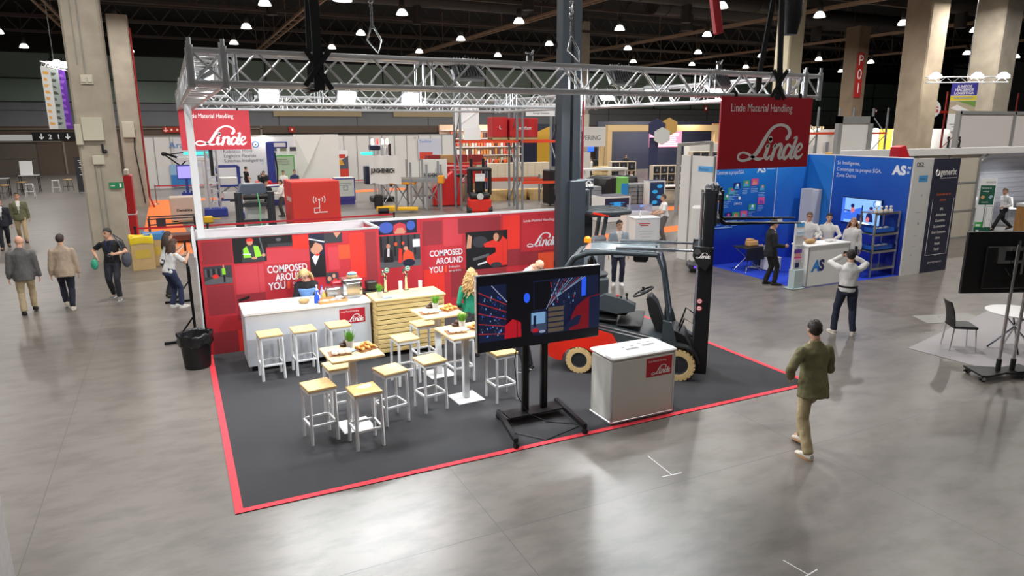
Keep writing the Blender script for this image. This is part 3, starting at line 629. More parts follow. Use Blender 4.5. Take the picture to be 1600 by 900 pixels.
for (x, y) in ((0.01, .01), (1.08, .01)):
    mb = MB(); mb.bx(x - .014, x + .014, y - .014, y + .014, .03, .95, .004); mb.build('corner_profile', M_alu, fc)
brand_plate(fc, frame((0, -.0, 0), (1, 0, 0), (0, 0, 1)), .58, .62, .45, .28)
for (x, y, r, lab) in ((5.42, .40, 5, 'printed leaflet on the white front counter, the left one'), (5.74, .46, 4, 'printed leaflet on the white front counter, the right one')):
    t = thing('leaflet', lab, 'leaflet', (x, y, 1.0), r, 'leaflets on the front counter')
    mb = MB(); mb.bx(-.14, .14, -.1, .1, 0, .006); mb.build('sheet', M_paper, t, sm=0)
    mb = MB(); mb.bx(-.12, .12, -.09, -.02, .006, .0068, mi=0)
    for k in range(3): mb.bx(-.12 + k * .085, -.05 + k * .085, .02, .07, .006, .0068, mi=k % 2)
    mb.build('leaflet_ink', [mat('print_g', (120, 116, 112), .7), mat('print_l', (190, 186, 182), .7)], t, sm=0)

# ------------------------------------------------------------------ bar stools
def make_stool():
    t = thing('bar_stool', 'x', 'stool', (0, 0, 0)); S = .165; H = .74
    mb = MB(); mb.bx(-.19, .19, -.19, .19, H, H + .035, .006); 
    mb.build('seat', M_seatwood, t)
    for i in (-1, 1):
        for j in (-1, 1):
            mb = MB(); mb.bar((S * i * 1.06, S * j * 1.06, .002), (S * i, S * j, H - .03), .033); lg = mb.build('leg', M_whitemetal, t)
    mb = MB(); 
    for i in (-1, 1): mb.bx(-S, S, S * i - .016, S * i + .016, H - .045, H, .002); mb.bx(S * i - .016, S * i + .016, -S, S, H - .045, H, .002)
    mb.build('seat_frame', M_whitemetal, t)
    mb = MB(); q = S * 1.035
    for i in (-1, 1): mb.bx(-q, q, q * i - .014, q * i + .014, .245, .275, .002); mb.bx(q * i - .014, q * i + .014, -q, q, .245, .275, .002)
    mb.build('foot_ring', M_whitemetal, t); return t
STOOLS = [(1.72, 1.08, 4, 'white bar stool nearest the camera, a worn pale patch on its oak seat'), (1.21, 1.51, 8, 'white bar stool left of the stool with the worn seat'),
  (1.62, 2.17, 5, 'white bar stool tucked behind the left food table'), (2.24, 1.67, 12, 'white bar stool with oak seat just right of the left food table'), (2.89, 1.84, 8, 'white bar stool in the middle between the left and the right food tables'),
  (2.88, 3.05, 5, 'white bar stool in front of the slatted pine bar'), (.93, 4.26, 3, 'white bar stool at the white counter, the leftmost of three'), (1.48, 4.28, 3, 'white bar stool at the white counter, the middle of three'), (2.07, 4.3, 3, 'white bar stool at the white counter under the red brand plate'),
  (3.43, 3.72, 4, 'white bar stool half hidden behind the rear food table'), (4.0, 1.72, 4, 'white bar stool below the black television'), (3.72, 2.75, 4, 'white bar stool behind the food table beside the television')]
st0 = make_stool()
for i, (x, y, r, lab) in enumerate(STOOLS):
    o = st0 if i == 0 else copy_tree(st0)
    o.location = (x, y, .008); o.rotation_euler = (0, 0, radians(r)); o['label'] = lab; o['group'] = 'white bar stools on the stand'
mb = MB(TR(1.72, 1.08, .783, 20)); mb.prism([(.05 + .1 * cos(a) * (1 + .2 * sin(3 * a)), .05 + .085 * sin(a) * (1 + .25 * cos(2 * a))) for a in [k * pi / 10 for k in range(20)]], .002)
o = mb.build('seat_wear', mat('seat_scuff', (232, 218, 192), .7), None, sm=0); o.parent = st0; o.matrix_parent_inverse = (Matrix.Translation(st0.location) @ st0.rotation_euler.to_matrix().to_4x4()).inverted()

# ------------------------------------------------------------------ food tables with pastries and plants
def make_table():
    t = thing('food_table', 'x', 'table', (0, 0, 0))
    mb = MB(); mb.bx(-.36, .36, -.35, .35, 1.065, 1.1, .008); mb.build('tabletop', wood('oak_top', (206, 172, 116), (226, 196, 146), 4, 0), t)
    mb = MB(); mb.bx(-.045, .045, -.045, .045, .02, 1.065, .006); mb.build('column', M_whitemetal, t)
    mb = MB(); mb.bx(-.22, .22, -.22, .22, 0, .016, .005); mb.build('base_plate', M_whitemetal, t); return t
M_grass = mat('plant_green', (96, 160, 40), .6, nz=.25, nscale=30)
def make_plant():
    t = thing('potted_grass', 'x', 'plant', (0, 0, 0))
    mb = MB(); mb.lathe([(.042, 0), (.055, .11), (.05, .11), (.047, .1), (.0, .1)], 18); mb.build('pot', M_pot, t)
    mb = MB(); rnd = random.Random(3)
    for k in range(95):
        a = rnd.random() * 6.28; r = .045 * sqrt(rnd.random()); h = .09 + .07 * rnd.random(); o = .05 * rnd.random() + r * .5
        b0 = Vector((r * cos(a), r * sin(a), .1)); tp = Vector(((r + o) * cos(a), (r + o) * sin(a), .1 + h)); m = (b0 + tp) / 2 + Vector((0, 0, .015))
        sd = Vector((-sin(a), cos(a), 0)) * .0045
        mb.add([b0 - sd, b0 + sd, m + sd, m - sd, tp], [(0, 1, 2, 3), (3, 2, 4)])
    mb.build('grass', M_grass, t); return t
M_pot = mat('pot_grey', (196, 196, 190), .6)
M_croi = mat('pastry_golden', (214, 150, 70), .5, nz=.35, nscale=40, bump=.2, bscale=60)
M_sugar = mat('pastry_sugared', (226, 206, 190), .8, nz=.2, nscale=30)
M_choc = mat('pastry_chocolate', (62, 36, 26), .45, nz=.2, nscale=30)
M_board = wood('tray_wood', (120, 76, 46), (156, 106, 66), 5, 0)
def make_croissant():
    mb = MB(); n = 9; pts = []; rr = []
    for i in range(n):
        a = -1.0 + 2.0 * i / (n - 1); pts.append((.062 * sin(a * 1.1), .045 * (1 - cos(a * 1.25)), .022)); rr.append(.026 * (1 - .75 * abs(a) ** 1.6) * (1.1 if i % 2 else .92) + .002)
    mb.path(pts, rr, 10); return tag(mb.build('croissant', M_croi), 'x', 'pastry')
def make_round():
    mb = MB(); mb.lathe([(.02, 0), (.042, .006), (.048, .02), (.04, .036), (.02, .044), (.002, .045)], 14); return tag(mb.build('sugared_bun', M_sugar), 'x', 'pastry')
def make_choc():
    mb = MB(); mb.path([(.045 * cos(a), .045 * sin(a), .022) for a in [k * pi / 8 for k in range(16)]], .022, 9, closed=True); return tag(mb.build('chocolate_ring', M_choc), 'x', 'pastry')
def make_tray(nm, label):
    t = tag(bpy.data.objects.new(nm, None), label, 'tray'); C.objects.link(t)
    mb = MB(); mb.bx(-.15, .15, -.11, .11, 0, .012, .004); mb.build('board', M_board, t); return t
TABLES = [(1.72, 1.70, 3, 'left food table with croissants and a potted grass, nearest the camera', 'left food table'), (3.50, 1.95, 4, 'food table beside the black television, grass pot and pastries on top', 'food table by the television'), (3.50, 3.16, 3, 'rear food table in front of the slatted bar with pastries on top', 'rear food table')]
t0 = make_table(); pl0 = make_plant(); cr0 = make_croissant(); ro0 = make_round(); ch0 = make_choc(); used = set()
def place(o, loc, rz, label, group):
    c = o if o.name not in used else copy_tree(o); used.add(o.name)
    c.location = loc; c.rotation_euler = (0, 0, radians(rz)); c['label'] = label; c['group'] = group; return c
for i, (x, y, r, lab, where) in enumerate(TABLES):
    o = t0 if i == 0 else copy_tree(t0); o.location = (x, y, .008); o.rotation_euler = (0, 0, radians(r)); o['label'] = lab; o['group'] = 'square food tables'
    R = Matrix.Rotation(radians(r), 3, 'Z'); zt = 1.108
    def at(dx, dy, dz=0): v = R @ Vector((dx, dy, 0)); return (x + v.x, y + v.y, zt + dz)
    p = place(pl0, at(.02, .14), 30 * i, 'pot of bright green grass on the ' + where, 'grass pots on the stand')
    tr = make_tray('pastry_tray', 'dark tray of sugared buns on the left of the ' + where); tr.location = at(-.17, -.03); tr.rotation_euler = (0, 0, radians(r - 8)); tr['group'] = 'pastry trays'
    tr2 = make_tray('pastry_tray', 'dark tray of croissants on the right of the ' + where); tr2.location = at(.2, .0); tr2.rotation_euler = (0, 0, radians(r + 24)); tr2['group'] = 'pastry trays'
    for a in range(3):
        for b2 in range(2): place(ro0, at(-.25 + a * .09 + .012 * b2, -.08 + b2 * .095 - a * .012, .0125), 20 * a, 'sugared bun on the tray on the left half of the ' + where, 'sugared buns on the ' + where)
    Rt = Matrix.Rotation(radians(r + 24), 3, 'Z'); c0 = Vector(at(.2, .0))
    for a in range(3):
        for b2 in range(2): v = Rt @ Vector((-.09 + a * .088, -.05 + b2 * .09, .0125)); place(cr0, c0 + v, 100 + 24 * a + 15 * b2, 'golden croissant on the tray on the right half of the ' + where, 'croissants on the ' + where)
    for a in range(2): v = Rt @ Vector((-.05 + a * .09, 0.005, .052)); place(cr0, c0 + v, 70 + 35 * a, 'golden croissant stacked on top of the croissants on the ' + where, 'top croissants on the ' + where)
    for a in range(2): place(ch0, at(-.03 + a * .05, .27 - a * .02, .001 + a * .046), 0, ('lower ' if a == 0 else 'upper ') + 'chocolate ring behind the grass pot on the ' + where, 'chocolate rings on the ' + where)
    mb = MB(); mb.bx(-.07, .07, -.07, .07, 0, .004); mb.bx(-.066, .066, -.066, .066, .004, .02, .003)
    nb = tag(mb.build('napkin_stack', mat('napkin_blue_grey', (150, 168, 190), .9)), 'stack of pale blue paper napkins on the ' + where, 'napkins', 'napkin stacks'); nb.location = at(-.02, -.0); nb.rotation_euler = (0, 0, radians(20))
p4 = place(pl0, (2.92, 4.62, 1.09), 10, 'pot of bright green grass at the left end of the slatted bar', 'grass pots on the stand')
# ------------------------------------------------------------------ things on the bar
mb = MB(); mb.bx(-.08, .08, -.06, .06, 0, .03, .004); o = tag(mb.build('napkin_stack', mat('napkin_blue_grey', (150, 168, 190), .9)), 'pale blue napkin stack at the left front of the slatted bar', 'napkins'); o.location = (3.02, 4.5, 1.09)
M_cup = mat('clear_plastic', (232, 234, 236), .25, alpha=.75)
for (x, y, n, lab) in ((3.35, 4.75, 12, 'tall stack of clear plastic cups beside the right beer tap'), (3.75, 4.8, 9, 'shorter stack of clear plastic cups towards the right of the bar')):
    mb = MB(); 
    for k in range(n): mb.lathe([(.026, .0), (.036, .085), (.038, .087), (.034, .085), (.024, .003)], 14, M=TR(0, 0, k * .013))
    o = tag(mb.build('cup_stack', M_cup), lab, 'cups', 'cup stacks on the bar', 'stuff'); o.location = (x, y, 1.09); del o['kind']
M_tapgreen = mat('tap_badge_green', (40, 140, 110), .4)
for (x, lab) in ((3.12, 'chrome beer tap with round green badge, the left one'), (3.52, 'chrome beer tap with round green badge, the right one')):
    t = thing('beer_tap', lab, 'beer tap', (x, 4.95, 1.09), 0, 'beer taps on the bar')
    mb = MB(); mb.lathe([(.06, 0), (.06, .01), (.03, .015), (.026, .02)], 16); mb.path([(0, 0, .0), (0, 0, .22), (0, -.02, .29), (0, -.07, .33), (-.02, -.12, .33)], [.03, .03, .03, .028, .02], 12); mb.build('column', M_chrome, t)
    mb = MB(); mb.tube((-.02, -.1, .32), (-.06, -.13, .40), .012); mb.box((-.07, -.1, .40), (.05, .05, .1), .015); mb.tube((-.02, -.12, .33), (-.02, -.13, .27), .009); mb.build('handle', M_chrome, t)
    mb = MB(); mb.lathe([(.045, -.008), (.05, 0), (.045, .008)], 20, M=TR(0.02, -.07, .43, 0, 90)); bd = mb.build('badge', M_tapgreen, t)
    mb = MB(); F = frame((.02, -.0795, .43), (1, 0, 0), (0, 0, 1)); mb.path([(F @ Vector((.04 * cos(a), .04 * sin(a), 0))) for a in [k * pi / 10 for k in range(20)]], .003, 6, closed=True); mb.box((0, 0, 0), (.05, .012, .003), 0, None, F); mb.build('badge_ring', M_lettering, bd)
t = thing('bar_cooler', 'silver drum cooler on the right end of the white counter', 'cooler', (2.5, 5.0, 1.05))
mb = MB(); mb.bx(-.17, .17, -.15, .15, 0, .34, .05); mb.build('body', M_chrome, t); mb = MB(); mb.bx(-.175, .175, -.155, .155, .34, .37, .02); mb.build('lid', M_steel, t)
mb = MB(); mb.lathe([(.08, 0), (.1, .03), (.095, .05), (.02, .06)], 16, M=TR(.02, 0, .37)); o = tag(mb.build('bread_basket', mat('basket_tan', (186, 152, 104), .8, bump=.3, bscale=90)), 'small tan basket resting on the silver cooler', 'basket'); o.location = (2.5, 5.0, 1.05)
mb = MB(); mb.sph((.02, 0, .44), (.09, .07, .035)); o = tag(mb.build('blue_bag', mat('bag_pale_blue', (120, 170, 214), .5, bump=.4, bscale=30)), 'pale blue bag lying in the basket on the cooler', 'bag'); o.location = (2.5, 5.0, 1.055)
mb = MB(); mb.bx(-.2, .2, -.16, .16, 0, .05, .004); mb.bx(-.1, .1, -.1, .1, .05, .22, .02); o = tag(mb.build('tap_drip_unit', M_black), 'black dispenser block between the cooler and the left tap', 'dispenser'); o.location = (2.86, 5.2, 1.05)
o.location = (2.92, 5.22, 1.06)
mb = MB(); mb.bx(-.15, .15, -.11, .11, 0, .2, .02); o = tag(mb.build('coffee_box', M_steel), 'grey metal box left of the silver cooler', 'box'); o.location = (2.2, 5.12, 1.05)
mb = MB(); mb.bx(-.1, .1, -.08, .08, 0, .26, .02); o = tag(mb.build('red_appliance', mat('appliance_red', (170, 30, 44), .35)), 'dark red appliance behind the grey metal box', 'appliance'); o.location = (2.3, 5.33, 1.05)
mb = MB(); mb.bx(-.25, .25, -.15, .15, 0, .012); 
for s2 in (-1, 1): mb.bx(-.25, .25, s2 * .15 - .006, s2 * .15 + .006, 0, .05); mb.bx(s2 * .25 - .006, s2 * .25 + .006, -.15, .15, 0, .05)
o = tag(mb.build('cardboard_tray', mat('cardboard', (196, 152, 100), .8)), 'open cardboard tray with papers on the white counter', 'tray'); o.location = (2.1, 4.86, 1.05); o.rotation_euler = (0, 0, radians(4))
rr = random.Random(5); mb = MB()
for k in range(9): mb.box((0, 0, 0), (.12, .09, .004), M=TR(-.16 + .33 * rr.random(), -.08 + .16 * rr.random(), .02 + k * .006, 90 * rr.random(), 10 * rr.random(), 10 * rr.random()))
o = tag(mb.build('paper_wraps', M_paper), 'loose white papers lying in the cardboard tray', 'papers', None, 'stuff'); o.location = (2.1, 4.86, 1.05)
mb = MB(); mb.lathe([(.07, 0), (.1, .05), (.105, .06), (.095, .055), (.06, .012)], 18); o = tag(mb.build('bread_bowl', mat('basket_tan', (186, 152, 104), .8)), 'tan woven bowl in front of the blonde barmaid', 'bowl'); o.location = (1.63, 4.95, 1.05)
t = thing('spray_bottle', 'blue spray bottle on the white counter edge', 'bottle', (1.84, 4.85, 1.05)); mb = MB(); mb.lathe([(.045, 0), (.048, .02), (.048, .11), (.03, .15), (.015, .17), (.014, .2)], 16); mb.build('body', mat('bottle_blue', (40, 90, 220), .15, alpha=.9), t); mb = MB(); mb.bx(-.02, .05, -.012, .012, .2, .235, .006); mb.bar((.03, 0, .2), (.045, 0, .16), .01); mb.build('trigger', mat('trigger_blue', (70, 120, 230), .4), t)
for i, (x, y, col, h, lab) in enumerate(((1.9, 5.15, (235, 236, 236), .24, 'white bottle behind the blue spray bottle'), (2.0, 5.2, (190, 180, 214), .2, 'lilac capped bottle among the bar bottles'), (2.06, 5.12, (150, 120, 90), .16, 'small brown jar among the bar bottles'), (2.0, 5.05, (214, 190, 90), .15, 'small yellow jar among the bar bottles'))):
    t = thing('bar_bottle', lab, 'bottle', (x, y, 1.05), 0, 'bottles on the white counter'); mb = MB(); mb.lathe([(.034, 0), (.036, .01), (.036, h * .6), (.016, h * .82), (.015, h)], 14); mb.build('body', mat('bottle_c%d' % i, col, .3), t)
    mb = MB(); mb.lathe([(.018, h), (.018, h + .025)], 12); mb.build('cap', mat('cap_c%d' % i, (90, 70, 150) if i == 1 else (230, 230, 230), .4), t)
# ------------------------------------------------------------------ waste bin
t = thing('waste_bin', 'black waste bin with liner bag at the cabin corner', 'bin', (-.18, 5.4, 0))
mb = MB(); mb.lathe([(.21, 0), (.215, .02), (.255, .56), (.27, .58), (.27, .6), (.24, .6), (.2, .06), (.0, .05)], 28); mb.build('bucket', mat('bin_black', (30, 30, 32), .5), t)
mb = MB(); R = []
for (r, z) in ((.275, .42), (.29, .45), (.28, .52), (.292, .6), (.275, .625), (.25, .6), (.235, .45)):
    R.append([((r + .012 * sin(7 * a) + .008 * sin(13 * a + z * 30)) * cos(a), (r + .012 * sin(7 * a) + .008 * sin(13 * a + z * 30)) * sin(a), z + .014 * sin(5 * a) + .01 * sin(11 * a)) for a in [k * pi / 24 for k in range(48)]])
mb.rings(R, 48, False); mb.build('liner_bag', mat('liner_black', (34, 34, 36), .22, bump=.4, bscale=25), t)
# ------------------------------------------------------------------ television on a rolling stand (front of the stand)
tv = thing('television_stand', 'large black television showing a warehouse on a black rolling stand', 'television', (0, 0, 0))
A0 = Vector((3.12, .58, 0)); U0 = Vector((1.0, -.02, 0)).normalized()
def tvp(u, z, n=0): return A0 + U0 * u + Vector((0, 0, z)) + Vector((-.02, -1, 0)).normalized() * n
TVW = 1.86; F = frame(tvp(0, 1.2), U0, (0, 0, 1))               # local z of F points to the viewer side (-y)
mb = MB(F); mb.bx(0, TVW, 0, 1.03, -.06, 0, .006); mb.build('cabinet', M_black, tv)
mb = MB(F); mb.bx(0, TVW, 1.026, 1.036, -.062, .003); mb.bx(-.006, .004, 0, 1.036, -.062, .003); mb.build('bezel_edge', M_steel, tv)
S = [mat('scr_' + n, c, .3, emit=e) for (n, c, e) in (('black', (10, 12, 20), .55), ('navy', (18, 26, 52), .8), ('blue', (30, 70, 190), 1.3), ('dred', (112, 16, 30), .6), ('red', (170, 22, 36), .7), ('line', (150, 36, 46), .7), ('pale', (110, 150, 186), .8), ('box', (96, 84, 72), .5), ('grey', (60, 72, 96), .6), ('steel', (140, 150, 175), .7))]
SN = {n: i for i, n in enumerate(('black', 'navy', 'blue', 'dred', 'red', 'line', 'pale', 'box', 'grey', 'steel'))}
class Scr(Print):
    def poly(s, pts, c): super().poly(pts, SN[c] if isinstance(c, str) else c)
p = Scr(F); rd = random.Random(11)
p.rect(.015, .02, TVW - .015, 1.015, 'black'); p.rect(.03, .14, TVW - .03, .9, 'navy'); p.rect(.42, .14, .82, .9, 'black')
p.rect(.83, .5, 1.1, .88, 'black'); p.rect(.78, .2, 1.02, .46, 'grey'); p.rect(.79, .3, 1.0, .46, 'pale'); p.rect(.82, .26, .86, .42, 'navy'); p.ell(.72, .68, .045, .07, 'blue'); p.rect(1.56, .62, 1.63, .88, 'blue')
for k in range(5): p.line(.02, .82 - k * .14, .42, .62 - k * .1, .014, 'line')
for k in range(90):
    x = .03 + .36 * rd.random(); z = .2 + .55 * rd.random(); p.rect(x, z, x + .012, z + .02, rd.choice(['grey', 'grey', 'blue', 'pale', 'black']))
p.line(.2, .9, .42, .66, .012, 'steel'); p.poly([(.38, .16), (.39, .34), (.5, .42), (.62, .36), (.63, .16)], 'red'); p.rect(.56, .16, .575, .4, 'dred')
for k in range(9): p.line(1.0 + .02 * k, .5 + .02 * k, 1.2 + .05 * k, .9, .008, ['steel', 'grey', 'line', 'pale'][k % 4])
for k in range(60):
    x = 1.02 + .42 * rd.random(); z = .42 + .45 * rd.random(); p.rect(x, z, x + .015, z + .03, rd.choice(['grey', 'black', 'pale', 'line']))
for k in range(5): p.rect(1.02, .17 + k * .075, 1.26, .225 + k * .075, 'box'); p.rect(1.02, .225 + k * .075, 1.26, .245 + k * .075, 'navy')
p.poly([(1.35, .16), (1.38, .36), (1.46, .5), (1.62, .6), (1.82, .64), (1.83, .16)], 'dred'); p.poly([(1.66, .16), (1.66, .6), (1.83, .62), (1.83, .16)], 'navy'); p.poly([(1.3, .26), (1.46, .36), (1.54, .36), (1.5, .24), (1.3, .18)], 'navy'); p.ell(.93, .2, .05, .02, 'steel'); p.rect(.78, .2, .87, .25, 'red')
p.build('screen', tv, S)
px1, px2 = 3.98, 4.28; yb = .88
for x in (px1, px2):
    mb = MB(); mb.bx(x - .05, x + .05, yb - .03, yb + .03, .12, 1.95, .006); mb.bx(x - .012, x + .012, yb - .034, yb - .03, .2, 1.2); mb.build('pole', M_blackmetal, tv)
mb = MB(); mb.bx(px1 - .25, px2 + .25, .70, .80, 1.55, 1.63); mb.bx(px1 - .25, px2 + .25, .70, .80, 1.85, 1.93); mb.bx(px1 - .1, px1 - .06, .64, .72, 1.4, 2.0); mb.bx(px2 + .06, px2 + .1, .64, .72, 1.4, 2.0); mb.bx(px1 - .04, px2 + .04, .78, .86, 1.5, 1.9); mb.build('wall_bracket', M_blackmetal, tv)
mb = MB(); mb.bx(3.66, 4.56, .72, 1.0, .10, .125, .004); mb.build('base_plate', M_blackmetal, tv)
for (a, b2) in (((3.62, 1.02, .12), (3.43, .06, .12)), ((4.58, 1.04, .12), (4.47, .04, .12))):
    mb = MB(); mb.bar(a, b2, .06, .06); lg = mb.build('base_leg', M_blackmetal, tv)
    for q in (a, b2):
        v = Vector(q); mb = MB(); mb.tube(v + Vector((0, 0, -.03)), v + Vector((0, 0, -.05)), .025)
        for s2 in (-1, 1): mb.tube((v.x + s2 * .006, v.y, .048), (v.x + s2 * .026, v.y, .048), .038, n=16)
        mb.build('caster', M_black, lg)
mb = MB(); mb.path([(3.86, .85, 1.3), (3.8, .86, .9), (3.82, .8, .4), (3.95, .7, .14), (4.2, .6, .015), (4.6, .3, .015), (3.9, .1, .015), (3.6, .5, .015)], .007, 6); o = mb.build('cable', M_black, tv)
for (y, lab) in ((7.05, 'black steel foot of the wall support just behind the waste bin'), (10.6, 'black steel foot of the wall support by the leaning person')):
    t = thing('wall_support', lab, 'support', (-.1, y, 0), 0, 'wall supports'); mb = MB(); mb.bx(-.62, -.02, -.03, .03, 0, .05, .004); mb.build('foot_bar', M_blackmetal, t); mb = MB(); mb.bar((-.4, 0, .05), (-.06, 0, .5), .03); mb.bx(-.08, -.03, -.03, .03, .04, 1.5); mb.build('strut', M_blackmetal, t)
# ------------------------------------------------------------------ counterbalance forklift on the stand
M_truckred = mat('truck_red', (226, 40, 20), .35, coat=.3)
M_truckgrey = mat('truck_grey', (56, 64, 68), .4, .1, bump=.02)
M_truckblk = mat('truck_black', (20, 21, 23), .5)
M_mast = mat('mast_black', (30, 32, 35), .38, .4)
M_tyre = mat('tyre_beige', (206, 176, 124), .85, nz=.08, nscale=12, bump=.2, bscale=40)
M_rim = mat('rim_grey', (58, 60, 64), .4, .5)
M_glass = mat('screen_glass', (180, 186, 214), .08, trans=.0, alpha=.42, spec=.8)
M_amber = mat('beacon_amber', (250, 120, 10), .25, emit=.35)
M_silver = mat('silver_rod', (196, 200, 206), .18, .95)
def wheel(parent, x, y, r, w, side, name='wheel', tyre=None):
    mb = MB(TR(x, y, r, 0, 90)); h = w / 2
    mb.lathe([(r * .62, -h), (r * .93, -h), (r * .985, -h * .7), (r * .985, h * .7), (r * .93, h), (r * .62, h), (r * .58, h * .8), (r * .58, -h * .8)], 32, 0)
    for k in range(22):
        a = 2 * pi * k / 22
        for s in (-1, 1): mb.box((0, 0, 0), (.022, .05, h * .95), .004, 0, TR((r - .006) * cos(a + s * .07), (r - .006) * sin(a + s * .07), s * h * .52, math.degrees(a)))
    o = mb.build(name, tyre or M_tyre, parent)
    mb = MB(TR(x, y, r, 0, 90)); s = side
    mb.lathe([(.0, -h * .5), (r * .6, -h * .7), (r * .6, h * .7), (.0, h * .5)], 28, 0); mb.lathe([(r * .5, h * .72), (r * .6, h * .72), (r * .6, h * .9), (r * .55, h * .95), (r * .52, h * .8)], 28, 0); mb.lathe([(r * .5, -h * .72), (r * .6, -h * .72), (r * .6, -h * .9), (r * .55, -h * .95), (r * .52, -h * .8)], 28, 0)
    mb.lathe([(r * .2, -h * .86), (r * .2, h * .86)], 16, 0)
    for k in range(6): a = k * pi / 3; mb.tube((r * .33 * cos(a), r * .33 * sin(a), -h * .75), (r * .33 * cos(a), r * .33 * sin(a), h * .75), .012, n=6)
    mb.build('rim', M_rim, o); return o
HF = -40.0; rad = radians(HF); hx, hy = cos(rad), sin(rad); lx, ly = -hy, hx      # heading, left
ox, oy = 5.70 + lx * .45, 2.20 + ly * .45
fk = thing('forklift', 'grey and red counterbalance forklift with raised forks on the stand', 'forklift', (ox, oy, .008), HF)
WB = 1.64
for (x, r) in ((0, .225), (WB, .268)):
    for s in (-1, 1): wheel(fk, x, s * .45, r, .17, s)
SX = Matrix(((1, 0, 0, 0), (0, 0, -1, 0), (0, 1, 0, 0), (0, 0, 0, 1)))      # local XY polygon -> XZ plane, extrusion towards -Y
def side(mb, poly, y0, y1, mi=0): mb.prism(poly, y1 - y0, mi, Matrix.Translation((0, y1, 0)) @ SX)
mb = MB()
arch = [(.30 * cos(a), .20 + .27 * sin(a)) for a in [pi * k / 8 for k in range(9)]]
pr = [(.62, .24), (.36, .20)] + [(p[0] * 1.0, p[1]) for p in arch] + [(-.36, .20), (-.52, .26), (-.56, .42), (-.46, .56), (-.30, .62), (0.0, .72), (.30, .78), (.55, .72), (.68, .5)]
side(mb, pr, -.53, .53); 
o = mb.build('counterweight', M_truckred, fk, bevel=.03)
mb = MB(); side(mb, [(-.50, .5), (-.52, .78), (-.46, .98), (-.2, 1.0), (.1, .98), (.12, .6)], -.42, .42); mb.build('rear_hood', M_truckgrey, fk, bevel=.03)
mb = MB(); side(mb, [(.1, .62), (.62, .2), (1.34, .2), (1.38, .70), (.55, .86), (.1, .94)], -.5, .5); mb.build('chassis', M_truckgrey, fk, bevel=.015)
mb = MB()
for s in (-1, 1):
    for (dz) in (0, -.055): mb.bar((.14, s * .505, .90 + dz), (1.33, s * .505, .69 + dz), .012, .02)
mb.build('trim_line', M_silver, fk)
mb = MB()
for k in range(2): mb.bx(.2 + k * .42, .6 + k * .42, -.5, .5, .95 - k * .075, .97 - k * .075, .006, M=TR(0, 0, 0, 0, 0, 0))
mb.build('hood_cover', M_truckblk, fk)
mb = MB(); mb.bx(.2, .78, -.26, .26, .98, 1.12, .05); mb.bx(.24, .74, -.24, .24, 1.1, 1.16, .03); mb.build('seat_cushion', M_truckblk, fk)
mb = MB(); mb.box((.16, 0, 1.42), (.13, .46, .66), .05, M=TR(0, 0, 0, 0, 0, -6)); mb.box((.1, 0, 1.83), (.1, .28, .2), .04); mb.build('seat_back', M_truckblk, fk)
mb = MB(); side(mb, [(.28, 1.13), (.25, 1.3), (.40, 1.38), (.72, 1.31), (.9, 1.22), (.9, 1.12), (.6, 1.06)], -.46, -.27); ar = mb.build('armrest', M_truckgrey, fk, bevel=.03)
mb = MB(); mb.tube((.76, -.36, 1.28), (.75, -.36, 1.36), .012); mb.sph((.75, -.36, 1.38), (.024, .024, .035)); mb.tube((.66, -.4, 1.31), (.66, -.4, 1.36), .018); mb.build('joystick', M_truckblk, ar)
mb = MB(); mb.lathe([(.03, 0), (.03, .012), (.005, .02)], 14, M=TR(.6, -.34, 1.345)); mb.build('red_switch', mat('switch_red', (200, 30, 30), .4), ar)
mb = MB(); side(mb, [(1.3, .6), (1.12, 1.02), (1.06, 1.28), (1.14, 1.32), (1.25, 1.2), (1.42, .74)], -.17, .17); mb.build('steering_console', M_truckblk, fk, bevel=.02)
mb = MB(); Mw = TR(1.0, .0, 1.36, 0, 0, -28); mb.path([(.18 * cos(a), .18 * sin(a), 0) for a in [k * pi / 14 for k in range(28)]], .016, 10, closed=True, M=Mw)
mb.sph((0, 0, -.01), (.06, .06, .025), M=Mw)
for a in (0, 2.1, 4.2): mb.bar((0, 0, -.01), (.18 * cos(a), .18 * sin(a), 0), .03, .012, M=Mw)
mb.sph((.0, .17, .03), .024, M=Mw); mb.build('steering_wheel', M_truckblk, fk)
mb = MB()
for s in (-1, 1):
    y = s * .43
    mb.path([(-.34, y, .95), (-.36, y, 1.35), (-.30, y, 1.72), (-.14, y, 1.97), (.10, y, 2.06), (.5, y, 2.085), (1.22, y, 2.07)], [.06, .055, .055, .06, .06, .05, .045], 10, sx=.7)
for s in (-1, 1): mb.path([(1.22, s * .40, 2.07), (1.32, s * .40, 1.8), (1.46, s * .42, .95), (1.48, s * .42, .6)], [.034, .03, .034, .04], 8, sx=.8)
mb.tube((-.12, -.43, 1.98), (-.12, .43, 1.98), .05); mb.tube((1.22, -.43, 2.07), (1.22, .43, 2.07), .045); mb.build('overhead_guard', M_truckgrey, fk)
mb = MB(); mb.bx(.02, 1.16, -.4, .4, 2.09, 2.105, .004); mb.bx(.0, .12, -.36, .36, 2.06, 2.11, .01); mb.build('roof_pane', mat('roof_tint', (96, 108, 112), .15, spec=.7), fk)
mb = MB()
for s in (-1, 1): mb.bar((.05, s * .44, 2.12), (1.2, s * .44, 2.115), .02, .012)
mb.path([(.2, -.3, 2.11), (.5, -.34, 2.12), (.9, -.30, 2.115)], .012, 6); mb.build('roof_edge', M_silver, fk)
mb = MB(); mb.bx(.82, 1.06, -.2, .16, 1.9, 2.05, .03); mb.build('roof_display', M_truckblk, fk)
